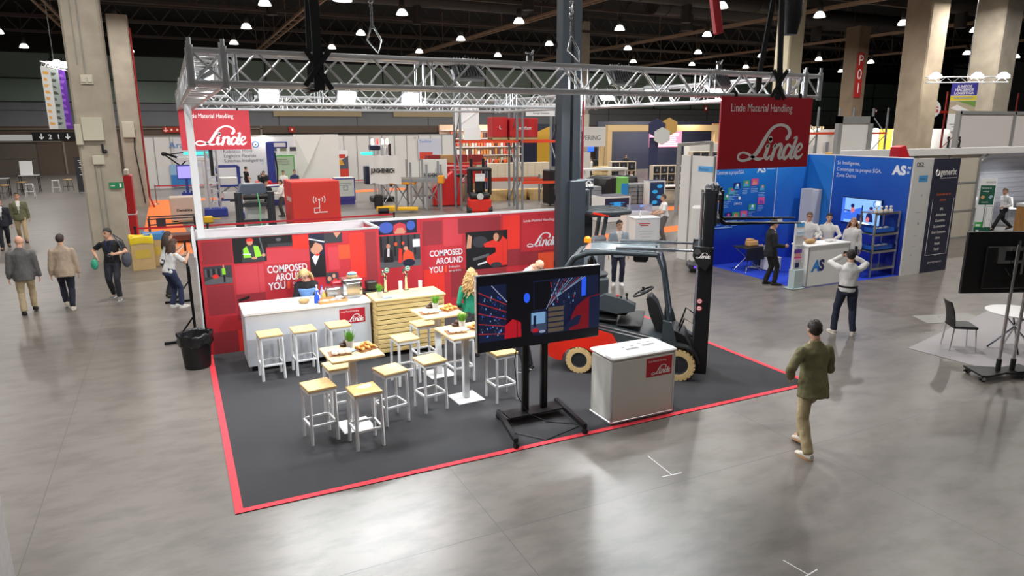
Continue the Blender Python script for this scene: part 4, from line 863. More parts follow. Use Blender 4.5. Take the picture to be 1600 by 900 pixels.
mb = MB(); mb.add([(1.25, -.37, 2.0), (1.25, .37, 2.0), (1.45, .38, .98), (1.45, -.38, .98), (1.262, -.37, 2.0), (1.262, .37, 2.0), (1.462, .38, .98), (1.462, -.38, .98)], [(0, 1, 2, 3), (7, 6, 5, 4), (0, 4, 5, 1), (1, 5, 6, 2), (2, 6, 7, 3), (3, 7, 4, 0)]); mb.build('windscreen', M_glass, fk, sm=0)
mb = MB(); mb.lathe([(.06, 0), (.06, .03), (.05, .035)], 18, M=TR(-.02, .36, 2.08)); bb = mb.build('beacon_base', M_truckblk, fk)
mb = MB(); mb.lathe([(.058, .035), (.062, .07), (.058, .11), (.03, .135), (.002, .14)], 18, M=TR(-.02, .36, 2.08)); mb.build('beacon_lens', M_amber, bb)
# upper tilt cylinders and front frame
mb = MB()
for s in (-1, 1):
    mb.tube((.55, s * .38, 2.155), (1.5, s * .38, 2.16), .032); mb.tube((1.4, s * .38, 2.16), (1.86, s * .38, 2.16), .022)
    mb.tube((1.84, s * .38 - .06, 2.16), (1.84, s * .38 + .06, 2.16), .05)
mb.build('tilt_cylinder', M_silver, fk)
for s in (-1, 1):
    mb = MB(); side(mb, [(1.78, 2.24), (2.02, 2.22), (2.06, 2.0), (1.98, 1.85), (1.84, 1.95), (1.77, 2.08)], s * .38 - .05, s * .38 + .05); mb.build('mast_head_bracket', M_truckblk, fk, bevel=.01)
# mast
def channel(mb, x, y, z0, z1, s, d=.13, w=.06):
    mb.bx(x - d / 2, x + d / 2, y - .012, y + .012, z0, z1, .003)
    for q in (-1, 1): mb.bx(x + q * d / 2 - .012, x + q * d / 2 + .012, min(y, y - s * w), max(y, y - s * w), z0, z1, .003)
MX = 1.98
mb = MB()
for s in (-1, 1): channel(mb, MX, s * .36, .10, 2.22, s, .2)
for z in (.16, 1.0, 1.85): mb.bx(MX - .12, MX - .08, -.36, .36, z, z + .12, .004)
mb.build('outer_mast', M_mast, fk)
mb = MB()
for s in (-1, 1): channel(mb, MX + .02, s * .285, .9, 3.12, s, .14)
mb.bx(MX - .07, MX + .02, -.3, .3, 3.05, 3.14, .004); mb.bx(MX - .06, MX + .02, -.28, .28, 2.2, 2.28); mb.build('inner_mast', M_mast, fk)
mb = MB()
for s in (-1, 1): mb.tube((MX - .1, s * .22, .2), (MX - .1, s * .22, 2.2), .032, n=12); mb.tube((MX - .1, s * .22, 2.2), (MX - .1, s * .22, 3.08), .022, n=12)
mb.build('lift_cylinder', M_silver, fk)
mb = MB()
for s in (-1, 1): mb.bx(MX - .02, MX + .0, s * .1 - .02, s * .1 + .02, 2.35, 3.1); mb.tube((MX - .01, s * .1 - .02, 3.13), (MX - .01, s * .1 + .02, 3.13), .06, n=16)
mb.build('lift_chain', M_steel, fk)
mb = MB()
for y in (-.08, .0, .08): mb.path([(MX - .04, y, 1.2), (MX - .02, y, 2.4), (MX - .01, y, 3.15), (MX + .05, y, 3.22), (MX + .1, y, 3.1), (MX + .12, y, 2.85)], .014, 7)
mb.path([(1.6, -.2, .7), (1.7, -.25, 1.0), (1.85, -.2, .9), (1.86, -.2, 1.4)], .016, 7); mb.path([(1.6, .1, .7), (1.72, .1, 1.1), (1.86, .1, 1.0)], .016, 7); mb.build('hydraulic_hose', M_black, fk)
mb = MB()
for z in (2.62, 2.98): mb.bx(MX + .12, MX + .17, -.5, .5, z, z + .09, .004)
for s in (-1, 1): mb.bx(MX + .03, MX + .13, s * .24 - .02, s * .24 + .02, 2.55, 3.1, .004)
mb.bx(MX + .1, MX + .14, -.3, .3, 3.06, 3.2, .01); mb.build('fork_carriage', M_mast, fk)
for s in (-1, 1):
    mb = MB(); y = s * .3; side(mb, [(MX + .17, 3.12), (MX + .21, 3.12), (MX + .215, 2.66), (MX + .26, 2.63), (MX + 1.36, 2.66), (MX + 1.38, 2.65), (MX + 1.36, 2.645), (MX + .25, 2.585), (MX + .19, 2.6), (MX + .17, 2.66)], y - .05, y + .05); mb.build('fork', mat('fork_black', (24, 25, 27), .3, .5), fk, bevel=.004)
mb = MB(); side(mb, [(1.38, .2), (1.38, .72), (1.55, .8), (1.72, .72), (1.84, .5), (1.84, .2)], -.32, .32); mb.build('front_axle_housing', M_truckblk, fk, bevel=.02)
for s in (-1, 1):
    mb = MB(); R = []
    for k in range(9):
        a = pi * (.98 - k * .115); R.append([(WB + q * cos(a), s * .45 + w, .268 + q * sin(a)) for (q, w) in ((.315, -.1), (.315, .1), (.345, .1), (.345, -.1))])
    mb.rings(R, 4); mb.build('mudguard', M_truckblk, fk)
    mb = MB(); side(mb, [(1.34, .34), (1.36, 1.0), (1.5, .98), (1.6, .62)], s * .46 - .04, s * .46 + .04); mb.build('cowl', M_truckgrey, fk, bevel=.01)
mb = MB(); mb.bx(.68, 1.3, -.56, -.5, .26, .3, .006); mb.bx(.68, .7, -.56, -.5, .26, .5); mb.build('step', M_truckblk, fk)
mb = MB()
Fq = frame((MX - .06, -.373, 0), (1, 0, 0), (0, 0, 1))
for z in (1.22, 1.34):
    mb.add([(Fq @ Vector((.045 * cos(a), z + .045 * sin(a), .002))) for a in [k * pi / 9 for k in range(18)]], [tuple(range(18))], 0)
    mb.add([(Fq @ Vector((.032 * cos(a), z + .032 * sin(a), .003))) for a in [k * pi / 9 for k in range(18)]], [tuple(range(18))], 1); mb.box((0, z, .0035), (.05, .012, .001), 0, 0, Fq @ TR(0, 0, 0))
mb.build('warning_sticker', [mat('sticker_red', (200, 40, 40), .5), M_lettering], fk, sm=0)
mb = MB(frame((1.80, -.432, 1.98), (1, 0, 0), (0, 0, 1))); script_logo(mb, I4, .02, .08, .22, 0, .003); mb.build('lettering', M_lettering, fk, sm=0)

# ------------------------------------------------------------------ reach truck with very tall mast behind
rt = thing('reach_truck', 'dark grey reach truck with a very tall mast at the back of the stand', 'forklift', (6.98, 5.0, .008), 0)
mb = MB()
for (x, z0, z1, w) in ((-.05, .1, 9.6, .2), (.2, .1, 9.6, .16)): mb.bx(x - w / 2, x + w / 2, -.11, -.09, z0, z1, .003); mb.bx(x - w / 2, x - w / 2 + .02, -.1, .14, z0, z1, .003); mb.bx(x + w / 2 - .02, x + w / 2, -.1, .14, z0, z1, .003)
for z in (1.2, 2.6, 4.0, 5.6, 7.4, 9.4): mb.bx(-.15, .28, .1, .14, z, z + .12)
mb.build('mast', M_dark, rt)
mb = MB(); mb.tube((.36, 0, 1.9), (.36, 0, 4.0), .035, n=14); mb.tube((.36, 0, 3.9), (.36, 0, 5.25), .022, n=12); mb.build('lift_ram', M_silver, rt)
mb = MB(); mb.bx(.405, .425, -.03, .01, 2.4, 4.6); mb.build('red_hose_band', mat('hose_red', (150, 26, 50), .5), rt)
mb = MB(); mb.bx(.02, .38, -.22, .12, .55, 3.02, .01); mb.bx(.2, .62, -.16, .1, 2.82, 3.04, .02); mb.bx(.24, .5, -.2, .1, 2.3, 2.85, .03); mb.build('mast_housing', M_dark, rt)
mb = MB(); mb.bar((.42, -.19, 2.82), (.42, -.19, 2.45), .03, .01, up=(0, 1, 0)); mb.box((.42, -.2, 2.62), (.02, .01, .22)); mb.build('latch_plate', M_black, rt)
mb = MB(frame((.28, -.163, 2.86), (1, 0, 0), (0, 0, 1))); script_logo(mb, I4, .02, .03, .3, 0, .003); mb.build('lettering', M_lettering, rt, sm=0)
mb = MB()
fr = [(.45, -.42), (.95, -.46), (1.35, -.40), (1.5, -.15), (1.5, .25), (1.4, .5), (.5, .5)]
mb.path([(x, y, 2.34) for (x, y) in fr], .055, 8, closed=True, sx=1.2)
for k in range(6): mb.bar((.5 + k * .02, -.32 + k * .15, 2.36), (1.44, -.32 + k * .15, 2.36), .05, .02)
mb.build('overhead_guard', M_truckgrey, rt)
mb = MB(); mb.bar((.42, -.46, 2.37), (.8, -.46, 2.3), .03, .04); mb.build('red_guard_strip', M_truckred, rt)
for (x, y, w) in ((.62, .1, .2), (1.0, -.1, .06), (1.1, .3, .06)):
    mb = MB(); mb.bar((x - (.25 if w < .1 else 0), y, .9), (x, y, 2.34), w, .07 if w < .1 else .14, up=(0, 1, 0)); mb.build('guard_post', M_truckblk if w > .1 else M_truckgrey, rt)
mb = MB(); mb.bx(.36, .86, -.5, .5, .12, 1.0, .05); mb.build('body', M_truckgrey, rt)
mb = MB(); mb.bx(-.3, .5, -.6, -.42, .06, .24, .02); mb.bx(-.3, .5, .42, .6, .06, .24, .02); mb.build('reach_leg', M_truckred, rt)
mb = MB(); mb.box((.64, -.2, 1.45), (.42, .14, .9), .07, M=TR(0, 0, 0, 0, 4)); mb.box((.64, -.3, 1.06), (.42, .36, .12), .05); mb.build('seat', mat('seat_grey', (86, 88, 92), .9), rt)
mb = MB(); mb.bx(.38, .56, -.5, .1, 1.1, 1.55, .05); mb.add([(.42, -.5, 1.5), (.62, -.5, 1.2), (.62, -.5, 1.05), (.42, -.5, 1.05), (.42, -.3, 1.5), (.62, -.3, 1.2), (.62, -.3, 1.05), (.42, -.3, 1.05)], [(0, 1, 2, 3)[::-1], (4, 5, 6, 7), (0, 4, 5, 1)[::-1], (1, 5, 6, 2)[::-1]]); mb.build('control_panel', mat('panel_grey', (120, 132, 138), .5), rt)
mb = MB()
for k in range(4): mb.lathe([(.024, 0), (.024, .03), (.01, .035)], 12, M=TR(.46 + k * .045, -.46 + 0 * k, 1.36 - k * .05))
mb.build('control_knobs', M_black, rt)
for (x, y, r) in ((.66, -.51, .17), (.66, .51, .17), (-.2, -.51, .13), (-.2, .51, .13)):
    mb = MB(TR(x, y, r, 0, 90)); mb.lathe([(r * .5, -.06), (r, -.06), (r, .06), (r * .5, .06)], 22); mb.build('wheel', M_truckblk, rt)
# ------------------------------------------------------------------ people
TMP = bpy.data.scenes.new('tmp')
def V(*a): return Vector(a)
def remesh(mb, vox, nzs=0.0, nzf=9.0, smooth=2):
    me = bpy.data.meshes.new('tmp'); me.from_pydata([tuple(p) for p in mb.v], [], mb.f); me.update()
    o = bpy.data.objects.new('tmp', me); TMP.collection.objects.link(o)
    q = o.modifiers.new('r', 'REMESH'); q.mode = 'VOXEL'; q.voxel_size = vox; q.use_smooth_shade = True
    if smooth: s = o.modifiers.new('s', 'SMOOTH'); s.factor = .5; s.iterations = smooth
    TMP.view_layers[0].update(); dg = TMP.view_layers[0].depsgraph; r = bpy.data.meshes.new_from_object(o.evaluated_get(dg)); bpy.data.objects.remove(o); bpy.data.meshes.remove(me)
    if nzs:
        for v in r.vertices:
            p = v.co; n = noise.noise(Vector((p.x * nzf, p.y * nzf, p.z * nzf * .55))) + .5 * noise.noise(Vector((p.x * nzf * 2.3, p.y * nzf * 2.3, p.z * nzf * 1.2 + 7)))
            v.co = p + v.normal * n * nzs
    return r
def ik(a, b, l1, l2, pole):
    d = b - a; L = d.length
    if L > (l1 + l2) * .998: b = a + d.normalized() * (l1 + l2) * .998; d = b - a; L = d.length
    t = (l1 * l1 - l2 * l2 + L * L) / (2 * L); h = sqrt(max(0, l1 * l1 - t * t)); u = d / L; p = pole - u * pole.dot(u); p.normalize()
    return a + u * t + p * h, b
FAB = {}
def fabric(col, rough=.85, nzv=.08, bump=.55, bs=16):
    k = ('fab',) + tuple(col) + (rough,)
    if k not in FAB: FAB[k] = mat('cloth_%d_%d_%d_%d' % (col[0], col[1], col[2], int(rough * 100)), col, rough, nz=nzv, nscale=14, bump=bump, bscale=bs)
    return FAB[k]
def person(label, x, y, face, h=1.76, lean=0, side=0, twist=0, pel=(0, 0, .93), lf=(-.10, .0, .085), rf=(.10, .0, .085), lh=None, rh=None, lpole=(-.35, -1, -.2), rpole=(.35, -1, -.2),
           head=(0, 0), skin=(206, 158, 130), hair=(52, 38, 30), hairstyle='short', top=('shirt', (230, 230, 228)), legs=(40, 42, 52), shoe=(40, 34, 30), sole=None, belly=0.0, wide=1.0, sleeve=1.0, vox=.0085, hem=-.04, inner=None, belt=None, foot_yaw=(8, -8), z0=0.0, female=False, skirt=None, glasses=False, vest=None, lanyard=False, group=None):
    k = h / 1.76
    root = thing('person', label, 'person', (x, y, z0), face, group)
    P = V(*pel); ln, sd = radians(lean), radians(side)
    sp = V(sin(sd), sin(ln), cos(ln) * cos(sd)).normalized()
    rt = V(cos(radians(twist)), sin(radians(twist)), 0); rt = (rt - sp * rt.dot(sp)).normalized(); fw = sp.cross(rt)
    def T(u, r=0, f=0): return P + sp * u + rt * r + fw * f
    sw = (.165 if female else .185) * wide
    neck = T(.515, 0, -.012); shl, shr = T(.418, -sw, -.01), T(.418, sw, -.01)
    hy_, hp = radians(head[0]), radians(head[1])
    hup = (sp * .6 + V(0, 0, 1) * .4).normalized(); hf = (fw - hup * fw.dot(hup)).normalized(); hr = hf.cross(hup)
    hf2 = (hf * cos(hy_) - hr * sin(hy_)).normalized(); hr = hf2.cross(hup); hf3 = (hf2 * cos(hp) - hup * sin(hp)).normalized(); hu = hr.cross(hf3)
    hc = neck + hup * .03 + hu * .125 + hf3 * .035
    HM = Matrix((hr, hf3, hu)).transposed().to_4x4(); HM.translation = hc
    lh = V(*lh) if lh else shl + V(-.07, .04, -.53); rh = V(*rh) if rh else shr + V(.07, .04, -.53)
    el, lw = ik(shl, lh, .285, .255, V(*lpole)); er, rw = ik(shr, rh, .285, .255, V(*rpole))
    hl, hr_ = P + rt * -.09 + V(0, 0, -.03), P + rt * .09 + V(0, 0, -.03)
    lf, rf = V(*lf), V(*rf); kl, lf = ik(hl, lf, .43, .42, V(-.08, 1, .1)); kr, rf = ik(hr_, rf, .43, .42, V(.08, 1, .1))
    hipw = .168 if female else .158
    def torso(mb, off, z0t=-.09, hemflare=0.0, z1=.54, closed_neck=True):
        prof = [(-.10, hipw * .92, .115), (0, hipw, .118), (.10, .15 if not female else .138, .11 + belly), (.2, .148 if not female else .135, .105 + belly * .8), (.32, .165 * wide, .115 + belly * .2), (.40, .17 * wide, .108), (.45, .15 * wide, .09), (.492, .094, .068), (.54, .056, .058)]
        R = []; n = 22
        us = sorted(set([z0t] + [p[0] for p in prof if z0t < p[0] < z1] + [z1]))
        for u in us:
            for i in range(len(prof) - 1):
                if prof[i][0] <= u <= prof[i + 1][0]: break
            a, b = (prof[i], prof[i + 1]) if u >= prof[0][0] else (prof[0], prof[0]); q = 0 if a is b else (u - a[0]) / (b[0] - a[0])
            rx, ry = a[1] + (b[1] - a[1]) * q, a[2] + (b[2] - a[2]) * q
            fl = hemflare * max(0, min(1, (.12 - u) / .25))
            fy = .012 if .15 < u < .4 else 0
            R.append([T(u, (rx + off + fl) * cos(2 * pi * j / n), (ry + off + fl) * sin(2 * pi * j / n) + fy) for j in range(n)])
        mb.rings(R, n)
    def arm(mb, s, e, w, off, frac=1.0, cuff=0.0):
        mb.sph(s, .053 + off * .6); pts = [s, s.lerp(e, .5), e]; rs = [.053 + off * .8, .05 + off * .9, .043 + off * .9]
        if frac > .55:
            f2 = (frac - .5) * 2; pts += [e.lerp(w, f2 * .5), e.lerp(w, f2)]; rs += [.041 + off, (.041 - .012 * f2) + off + cuff]; 
        else:
            q = frac * 2; pts = [s, s.lerp(e, q * .5), s.lerp(e, q)]; rs = [.056 + off, .053 + off, .05 + off + cuff]
        if frac > .55: mb.sph(e, .043 + off)
        mb.path(pts, rs, 12)
    def leg(mb, hp_, kn, an, off, flare=0.0):
        mb.path([hp_ + V(0, 0, .04), hp_.lerp(kn, .4), kn, kn.lerp(an, .35), an + V(0, 0, .0)], [.088 + off, .078 + off, .056 + off, .055 + off, .036 + off + flare], 14); mb.sph(hp_, .09 + off); mb.sph(kn, .056 + off)
    # ---- body: one continuous surface
    mb = MB(); torso(mb, 0)
    arm(mb, shl, el, lw, 0); arm(mb, shr, er, rw, 0)
    mb.path([neck - sp * .05, neck + hup * .05, hc + hu * -.03], [.058, .052, .05], 14)
    mb.sph((0, -.005, .02), (.074, .094, .098), 20, 14, M=HM); mb.sph((0, .03, -.055), (.056, .06, .062), 16, 10, M=HM); mb.sph((0, .058, -.10), (.026, .022, .018), 10, 7, M=HM)
    mb.path([(0, .085, .03), (0, .106, -.012), (0, .10, -.025)], [.008, .013, .012], 8, M=HM)
    for s in (-1, 1): mb.sph((s * .075, -.005, -.005), (.012, .022, .033), 10, 8, M=HM); mb.sph((s * .032, .078, .035), (.024, .014, .008), 8, 6, M=HM)
    mb.sph((0, .088, -.055), (.022, .01, .009), 8, 6, M=HM)
    def hand(w, e, s):
        d = (w - e).normalized(); q = d.cross(V(0, 0, 1) if abs(d.z) < .9 else V(0, 1, 0)).normalized(); up = q.cross(d).normalized()
        inw = (T(.2) - w); inw = (inw - d * inw.dot(d)); inw = inw.normalized() if inw.length > 1e-4 else up; wid = d.cross(inw).normalized(); 
        if wid.dot(fw + V(0, 0, .3)) < 0: wid = -wid
        pc = w + d * .055
        R = []
        for (t, a, b) in ((-.01, .024, .018), (.02, .034, .016), (.06, .042, .0145), (.095, .040, .012)): R.append([w + d * t + wid * a * cos(2 * pi * j / 12) + inw * b * sin(2 * pi * j / 12) for j in range(12)])
        mb.rings(R, 12)
        for i, L in enumerate((.066, .076, .070, .054)):
            b0 = w + d * .085 + wid * (.03 - .02 * i); c1 = (d + inw * .25).normalized(); c2 = (d * .7 + inw * .75).normalized(); c3 = (d * .3 + inw).normalized()
            p1 = b0 + c1 * L * .45; p2 = p1 + c2 * L * .33; p3 = p2 + c3 * L * .25; mb.path([b0, p1, p2, p3], [.0095, .009, .0082, .006], 8)
        b0 = w + d * .03 + wid * .03; p1 = b0 + (d * .7 + wid * .75 + inw * .25).normalized() * .035; p2 = p1 + (d * .9 + wid * .25 + inw * .3).normalized() * .03; mb.path([b0, p1, p2], [.013, .0115, .008], 8)
    hand(lw, el, -1); hand(rw, er, 1)
    leg(mb, hl, kl, lf, 0); leg(mb, hr_, kr, rf, 0)
    def footdir(yaw): a = radians(yaw); return V(-sin(a), cos(a), 0)
    for (an, yw) in ((lf, foot_yaw[0]), (rf, foot_yaw[1])): f = footdir(yw); mb.path([an, an + f * .05 - V(0, 0, .04), an + f * .15 - V(0, 0, .055)], [.036, .034, .022], 10)
    me = remesh(mb, vox * .85)
    me.name = 'body'; M_s = mat('skin_%d_%d_%d' % skin, skin, .55, nz=.04, nscale=20); M_e = mat('eye_dark', (36, 28, 26), .3); M_l = mat('lip_%d' % skin[0], (int(skin[0] * .82), int(skin[1] * .6), int(skin[2] * .6)), .5)
    for q in (M_s, M_e, M_l): me.materials.append(q)
    HI = HM.inverted()
    for p in me.polygons:
        c = HI @ p.center
        if c.y > .06 and abs(c.z) < .12:
            if abs(abs(c.x) - .031) < .013 and abs(c.z - .012) < .0065: p.material_index = 1
            elif abs(abs(c.x) - .032) < .02 and abs(c.z - .036) < .005 and hairstyle != 'bald': p.material_index = 1
            elif abs(c.x) < .022 and abs(c.z + .056) < .006 and c.y > .075: p.material_index = 2
    for v in me.vertices: v.co *= k
    me.polygons.foreach_set('use_smooth', [True] * len(me.polygons))
    bo = bpy.data.objects.new('body', me); C.objects.link(bo); bo.parent = root
    def cloth(name, mbx, m, vx, nz=.006, cut=None, fq=9.0):
        r = remesh(mbx, vx, nz, fq); r.name = name
        if cut:
            b = bmesh.new(); b.from_mesh(r); bmesh.ops.delete(b, geom=[f for f in b.faces if cut(f.calc_center_median())], context='FACES'); b.to_mesh(r); b.free()
        for v in r.vertices: v.co *= k
        r.materials.append(m); r.polygons.foreach_set('use_smooth', [True] * len(r.polygons))
        o = bpy.data.objects.new(name, r); C.objects.link(o); o.parent = root; return o
    # ---- clothes
    cv = vox * 1.6
    kind, col = top
    jk = kind in ('jacket', 'coat'); off = .023 if jk else .015
    mb = MB(); torso(mb, off, -.17 if jk else hem, .03 if jk else .012, .50 if not jk else .505); fr = sleeve
    arm(mb, shl, el, lw, off * .72, fr, .004 if fr > .8 else .01); arm(mb, shr, er, rw, off * .72, fr, .004 if fr > .8 else .01)
    if kind in ('jacket', 'shirt'):
        R = [[neck - sp * (.03) + hup * (z) + (rt * cos(2 * pi * j / 16) + fw * sin(2 * pi * j / 16)) * r for j in range(16)] for (z, r) in ((-.03, .086), (.06, .07))]; mb.rings(R, 16)
    cut = None
    if jk and inner:
        inv = Matrix((rt, fw, sp)).transposed().inverted()
        def cut(c): 
            q = inv @ (c - P); return q.y > .05 and abs(q.x) < max(0.0, min(.075, (q.z - .06) * .16)) and q.z < .53
    cloth(kind if kind != 'tee' else 't_shirt', mb, fabric(col), cv, .015 if jk else .012, cut, 10)
    if jk and inner:
        mb = MB(); torso(mb, .010, -.04, 0, .50); R = [[neck - sp * .03 + hup * z + (rt * cos(2 * pi * j / 14) + fw * sin(2 * pi * j / 14)) * r for j in range(14)] for (z, r) in ((-.02, .072), (.05, .062))]; mb.rings(R, 14); cloth('shirt', mb, fabric(inner), cv, .004)
    if vest:
        mb = MB(); torso(mb, .027, -.05, .01, .37 if female else .48); cloth('vest', mb, fabric(vest), cv, .004)
    mb = MB()
    if skirt:
        R = [];
        for (u, r) in ((.06, .15), (-.02, .18), (-.2, .21), (-.45, .23), (-.58, .235)): R.append([P + V(0, 0, u) + V((r + .012 * sin(6 * a)) * cos(a), (r * .8 + .012 * sin(5 * a)) * sin(a), 0) for a in [2 * pi * j / 24 for j in range(24)]])
        mb.rings(R, 24); cloth('skirt', mb, skirt, cv, .004)
    else:
        torso(mb, .012, -.10, 0, .09); leg(mb, hl, kl, lf + V(0, 0, -.01), .014, .012); leg(mb, hr_, kr, rf + V(0, 0, -.01), .014, .012); cloth('trousers', mb, fabric(legs), cv, .012)
        if belt:
            mb = MB(); R = [[T(u, (hipw + .024) * cos(2 * pi * j / 24), .142 * sin(2 * pi * j / 24)) for j in range(24)] for u in (.045, .085)]; mb.rings(R, 24)
            for v in range(len(mb.v)): mb.v[v] = mb.v[v] * k
            mb.build('belt', fabric(belt, .5), root)
    for (an, kn, yw) in ((lf, kl, foot_yaw[0]), (rf, kr, foot_yaw[1])):
        f = footdir(yw); pitch = max(0, min(.9, (an.z - .085) * 4)); f3 = (f * cos(pitch) - V(0, 0, 1) * sin(pitch)).normalized(); s = f.cross(V(0, 0, 1)); u3 = s.cross(f3).normalized(); B = an - u3 * .082
        mb = MB(); n = 16; R = []
        for (t, w, hh) in ((-.07, .02, .05), (-.06, .036, .078), (-.02, .041, .09), (.04, .042, .085), (.10, .047, .062), (.15, .045, .05), (.185, .034, .04), (.2, .015, .03)):
            R.append([B + f3 * t + s * w * cos(2 * pi * j / n) + u3 * (max(0, (hh * .5 + hh * .5 * sin(2 * pi * j / n)))) for j in range(n)])
        mb.rings(R, n, mi=0); mb.v = [v * k for v in mb.v]
        so = mb.build('shoe', fabric(shoe, .6), root)
        mb = MB(); R = [[B + f3 * (.065 + .14 * cos(a)) + s * (.05 * sin(a)) + u3 * z for a in [2 * pi * j / 20 for j in range(20)]] for z in (-.002, .022)]; mb.rings(R, 20); mb.v = [v * k for v in mb.v]; mb.build('sole', fabric(sole or (30, 28, 28), .7), so)
    # ---- hair
    if hairstyle != 'bald':
        mb = MB(); n, m = 40, 24; vs = []; ok = {}
        for i in range(m + 1):
            a = -pi / 2 + pi * i / m
            for j in range(n):
                t = 2 * pi * j / n; p = V(.083 * cos(a) * cos(t), -.012 + .104 * cos(a) * sin(t), .022 + .108 * sin(a)); nn = noise.noise(p * 40 + V(x, y, 0)) * (.009 if hairstyle != 'curly' else .02) + noise.noise(p * 90) * .004
                vs.append(p * (1.0 + nn * 8 * .12) + p.normalized() * nn)
        fs = []
        for i in range(m):
            for j in range(n):
                q = [i * n + j, i * n + (j + 1) % n, (i + 1) * n + (j + 1) % n, (i + 1) * n + j]; c = sum((vs[w] for w in q), V(0, 0, 0)) / 4
                line = .062 if c.y > .045 else (.062 - (.045 - c.y) * (1.25 if hairstyle in ('short', 'thin') else 2.2))
                if hairstyle == 'thin' and c.z > .09 and c.y > -.06: continue
                if abs(c.x) > .07 and -.02 < c.y < .03 and c.z < .02 and hairstyle == 'short': continue
                if c.z > max(line, -.075): fs.append(q)
        mb.add([HM @ v for v in vs], fs)
        if hairstyle in ('long', 'curly', 'bob'):
            Lh = {'long': .34, 'curly': .36, 'bob': .16}[hairstyle]; rd = random.Random(int(x * 100) + 5); cnt = 46 if hairstyle != 'bob' else 30
            for q in range(cnt):
                a = pi * (1.02 + .96 * q / (cnt - 1)) ; rr = .078; b0 = HM @ V(rr * 1.02 * cos(a), -.012 + .1 * sin(a), .05 * rd.random() - .01)
                back = -fw * (.04 + .05 * rd.random()) + rt * (.10 * cos(a)); L = Lh * (.85 + .3 * rd.random()); pts = []
                for w in range(9):
                    t = w / 8; pp = b0 + V(0, 0, -1) * L * t + back * (t ** .6)
                    if hairstyle == 'curly': pp += rt * .026 * sin(t * 15 + q * 1.7) + fw * .026 * cos(t * 15 + q * 1.7)
                    else: pp += rt * .006 * sin(t * 7 + q)
                    pts.append(pp)
                mb.path(pts, [.014] * 6 + [.012, .009, .004], 6)
        mb.v = [v * k for v in mb.v]; hm = mat('hair_%d_%d_%d' % hair, hair, .55, nz=.25, nscale=60, bump=.4, bscale=120); mb.build('hair', hm, root, sm=60)
    if glasses:
        mb = MB()
        for s in (-1, 1): mb.path([HM @ V(s * .032 + .024 * cos(a), .1, .012 + .018 * sin(a)) for a in [q * pi / 8 for q in range(16)]], .003, 6, closed=True); mb.tube(HM @ V(s * .056, .1, .018), HM @ V(s * .078, .0, .02), .0025)
        mb.v = [v * k for v in mb.v]; mb.build('glasses', M_black, root)
    if lanyard:
        mb = MB(); mb.path([neck + rt * -.06 + fw * .05, T(.4, -.05, .135), T(.22, 0, .15), T(.4, .05, .135), neck + rt * .06 + fw * .05], .006, 5); mb.v = [v * k for v in mb.v]; mb.build('lanyard', fabric((40, 60, 140)), root)
    info = dict(root=root, lw=lw * k, rw=rw * k, T=lambda u, r=0, f=0: T(u, r, f) * k, HM=HM, k=k, el=el * k, er=er * k); return info
def facing(x, y, tx, ty): return math.degrees(atan2(ty - y, tx - x)) - 90
WALKL = dict(lf=(-.09, .26, .085), rf=(.09, -.28, .16)); WALKR = dict(lf=(-.09, -.28, .16), rf=(.09, .26, .085))
# foreground and middle distance
person('person in olive jacket and beige trousers walking away, hand near chest', 6.75, -1.68, -12, 1.80, lean=6, top=('jacket', (122, 116, 82)), legs=(186, 168, 130), shoe=(220, 214, 202), sole=(196, 150, 110), hair=(44, 34, 28), hairstyle='short', lf=(-.10, -.16, .085), rf=(.07, .22, .13),
       rh=(.17, .30, 1.12), lh=(-.27, .10, 1.0), lpole=(-1, -.8, 0), rpole=(.5, -1, -.5), vox=.0105, head=(-8, 4))
ph = person('person in white shirt and navy trousers photographing the blue stand', 11.62, 1.72, facing(11.62, 1.72, 16, 6.5), 1.78, top=('shirt', (206, 206, 204)), legs=(30, 36, 58), shoe=(206, 200, 186), sole=(230, 226, 214), hair=(26, 22, 20), belt=(24, 22, 22), lf=(-.17, .03, .085), rf=(.17, -.02, .085), foot_yaw=(25, -20),
       lh=(-.11, .30, 1.53), rh=(.12, .30, 1.53), lpole=(-1, .1, -.35), rpole=(1, .1, -.35), vox=.0105, belly=.01)
mb = MB(TR(11.62, 1.72, 0, facing(11.62, 1.72, 16, 6.5))); mb.bx(-.08, .08, .40, .41, 1.555, 1.635, .003); tag(mb.build('smartphone', M_black), 'smartphone held up by the person in white shirt and navy trousers', 'phone')
person('bald person in grey jacket and beige trousers walking away at the left edge', -3.46, 10.9, 8, 1.82, lean=3, top=('jacket', (96, 94, 94)), legs=(196, 176, 142), shoe=(36, 30, 28), skin=(214, 160, 132), hairstyle='bald', lf=(-.09, -.02, .085), rf=(.1, .26, .12), inner=(225, 225, 222), head=(-25, 0), wide=1.06, vox=.012)
person('person in sand-coloured jacket and navy trousers walking away', -2.70, 11.0, 6, 1.80, lean=4, top=('jacket', (172, 152, 132)), legs=(32, 36, 50), shoe=(216, 206, 188), sole=(228, 222, 208), hair=(56, 42, 36), lf=(-.05, .18, .15), rf=(.06, -.08, .085), head=(-5, 6), vox=.012)
bt = person('person in black t-shirt carrying a camera and a grey shoulder bag', -1.78, 11.7, 165, 1.80, top=('tee', (26, 26, 28)), sleeve=.38, legs=(46, 48, 56), shoe=(120, 116, 114), sole=(228, 228, 226), hair=(34, 28, 26), lf=(-.1, .10, .085), rf=(.1, -.12, .10), lh=(-.17, .27, 1.13), rh=(.29, .10, 1.02), lpole=(-1, -.6, -.1), rpole=(1, -.6, -.1), head=(-30, 8), belly=.02, vox=.012, lanyard=True)
def held(name, label, cat, mbf, m, at, rz=0):
    mb = MB(TR(at[0], at[1], at[2], rz)); mbf(mb); return tag(mb.build(name, m), label, cat)
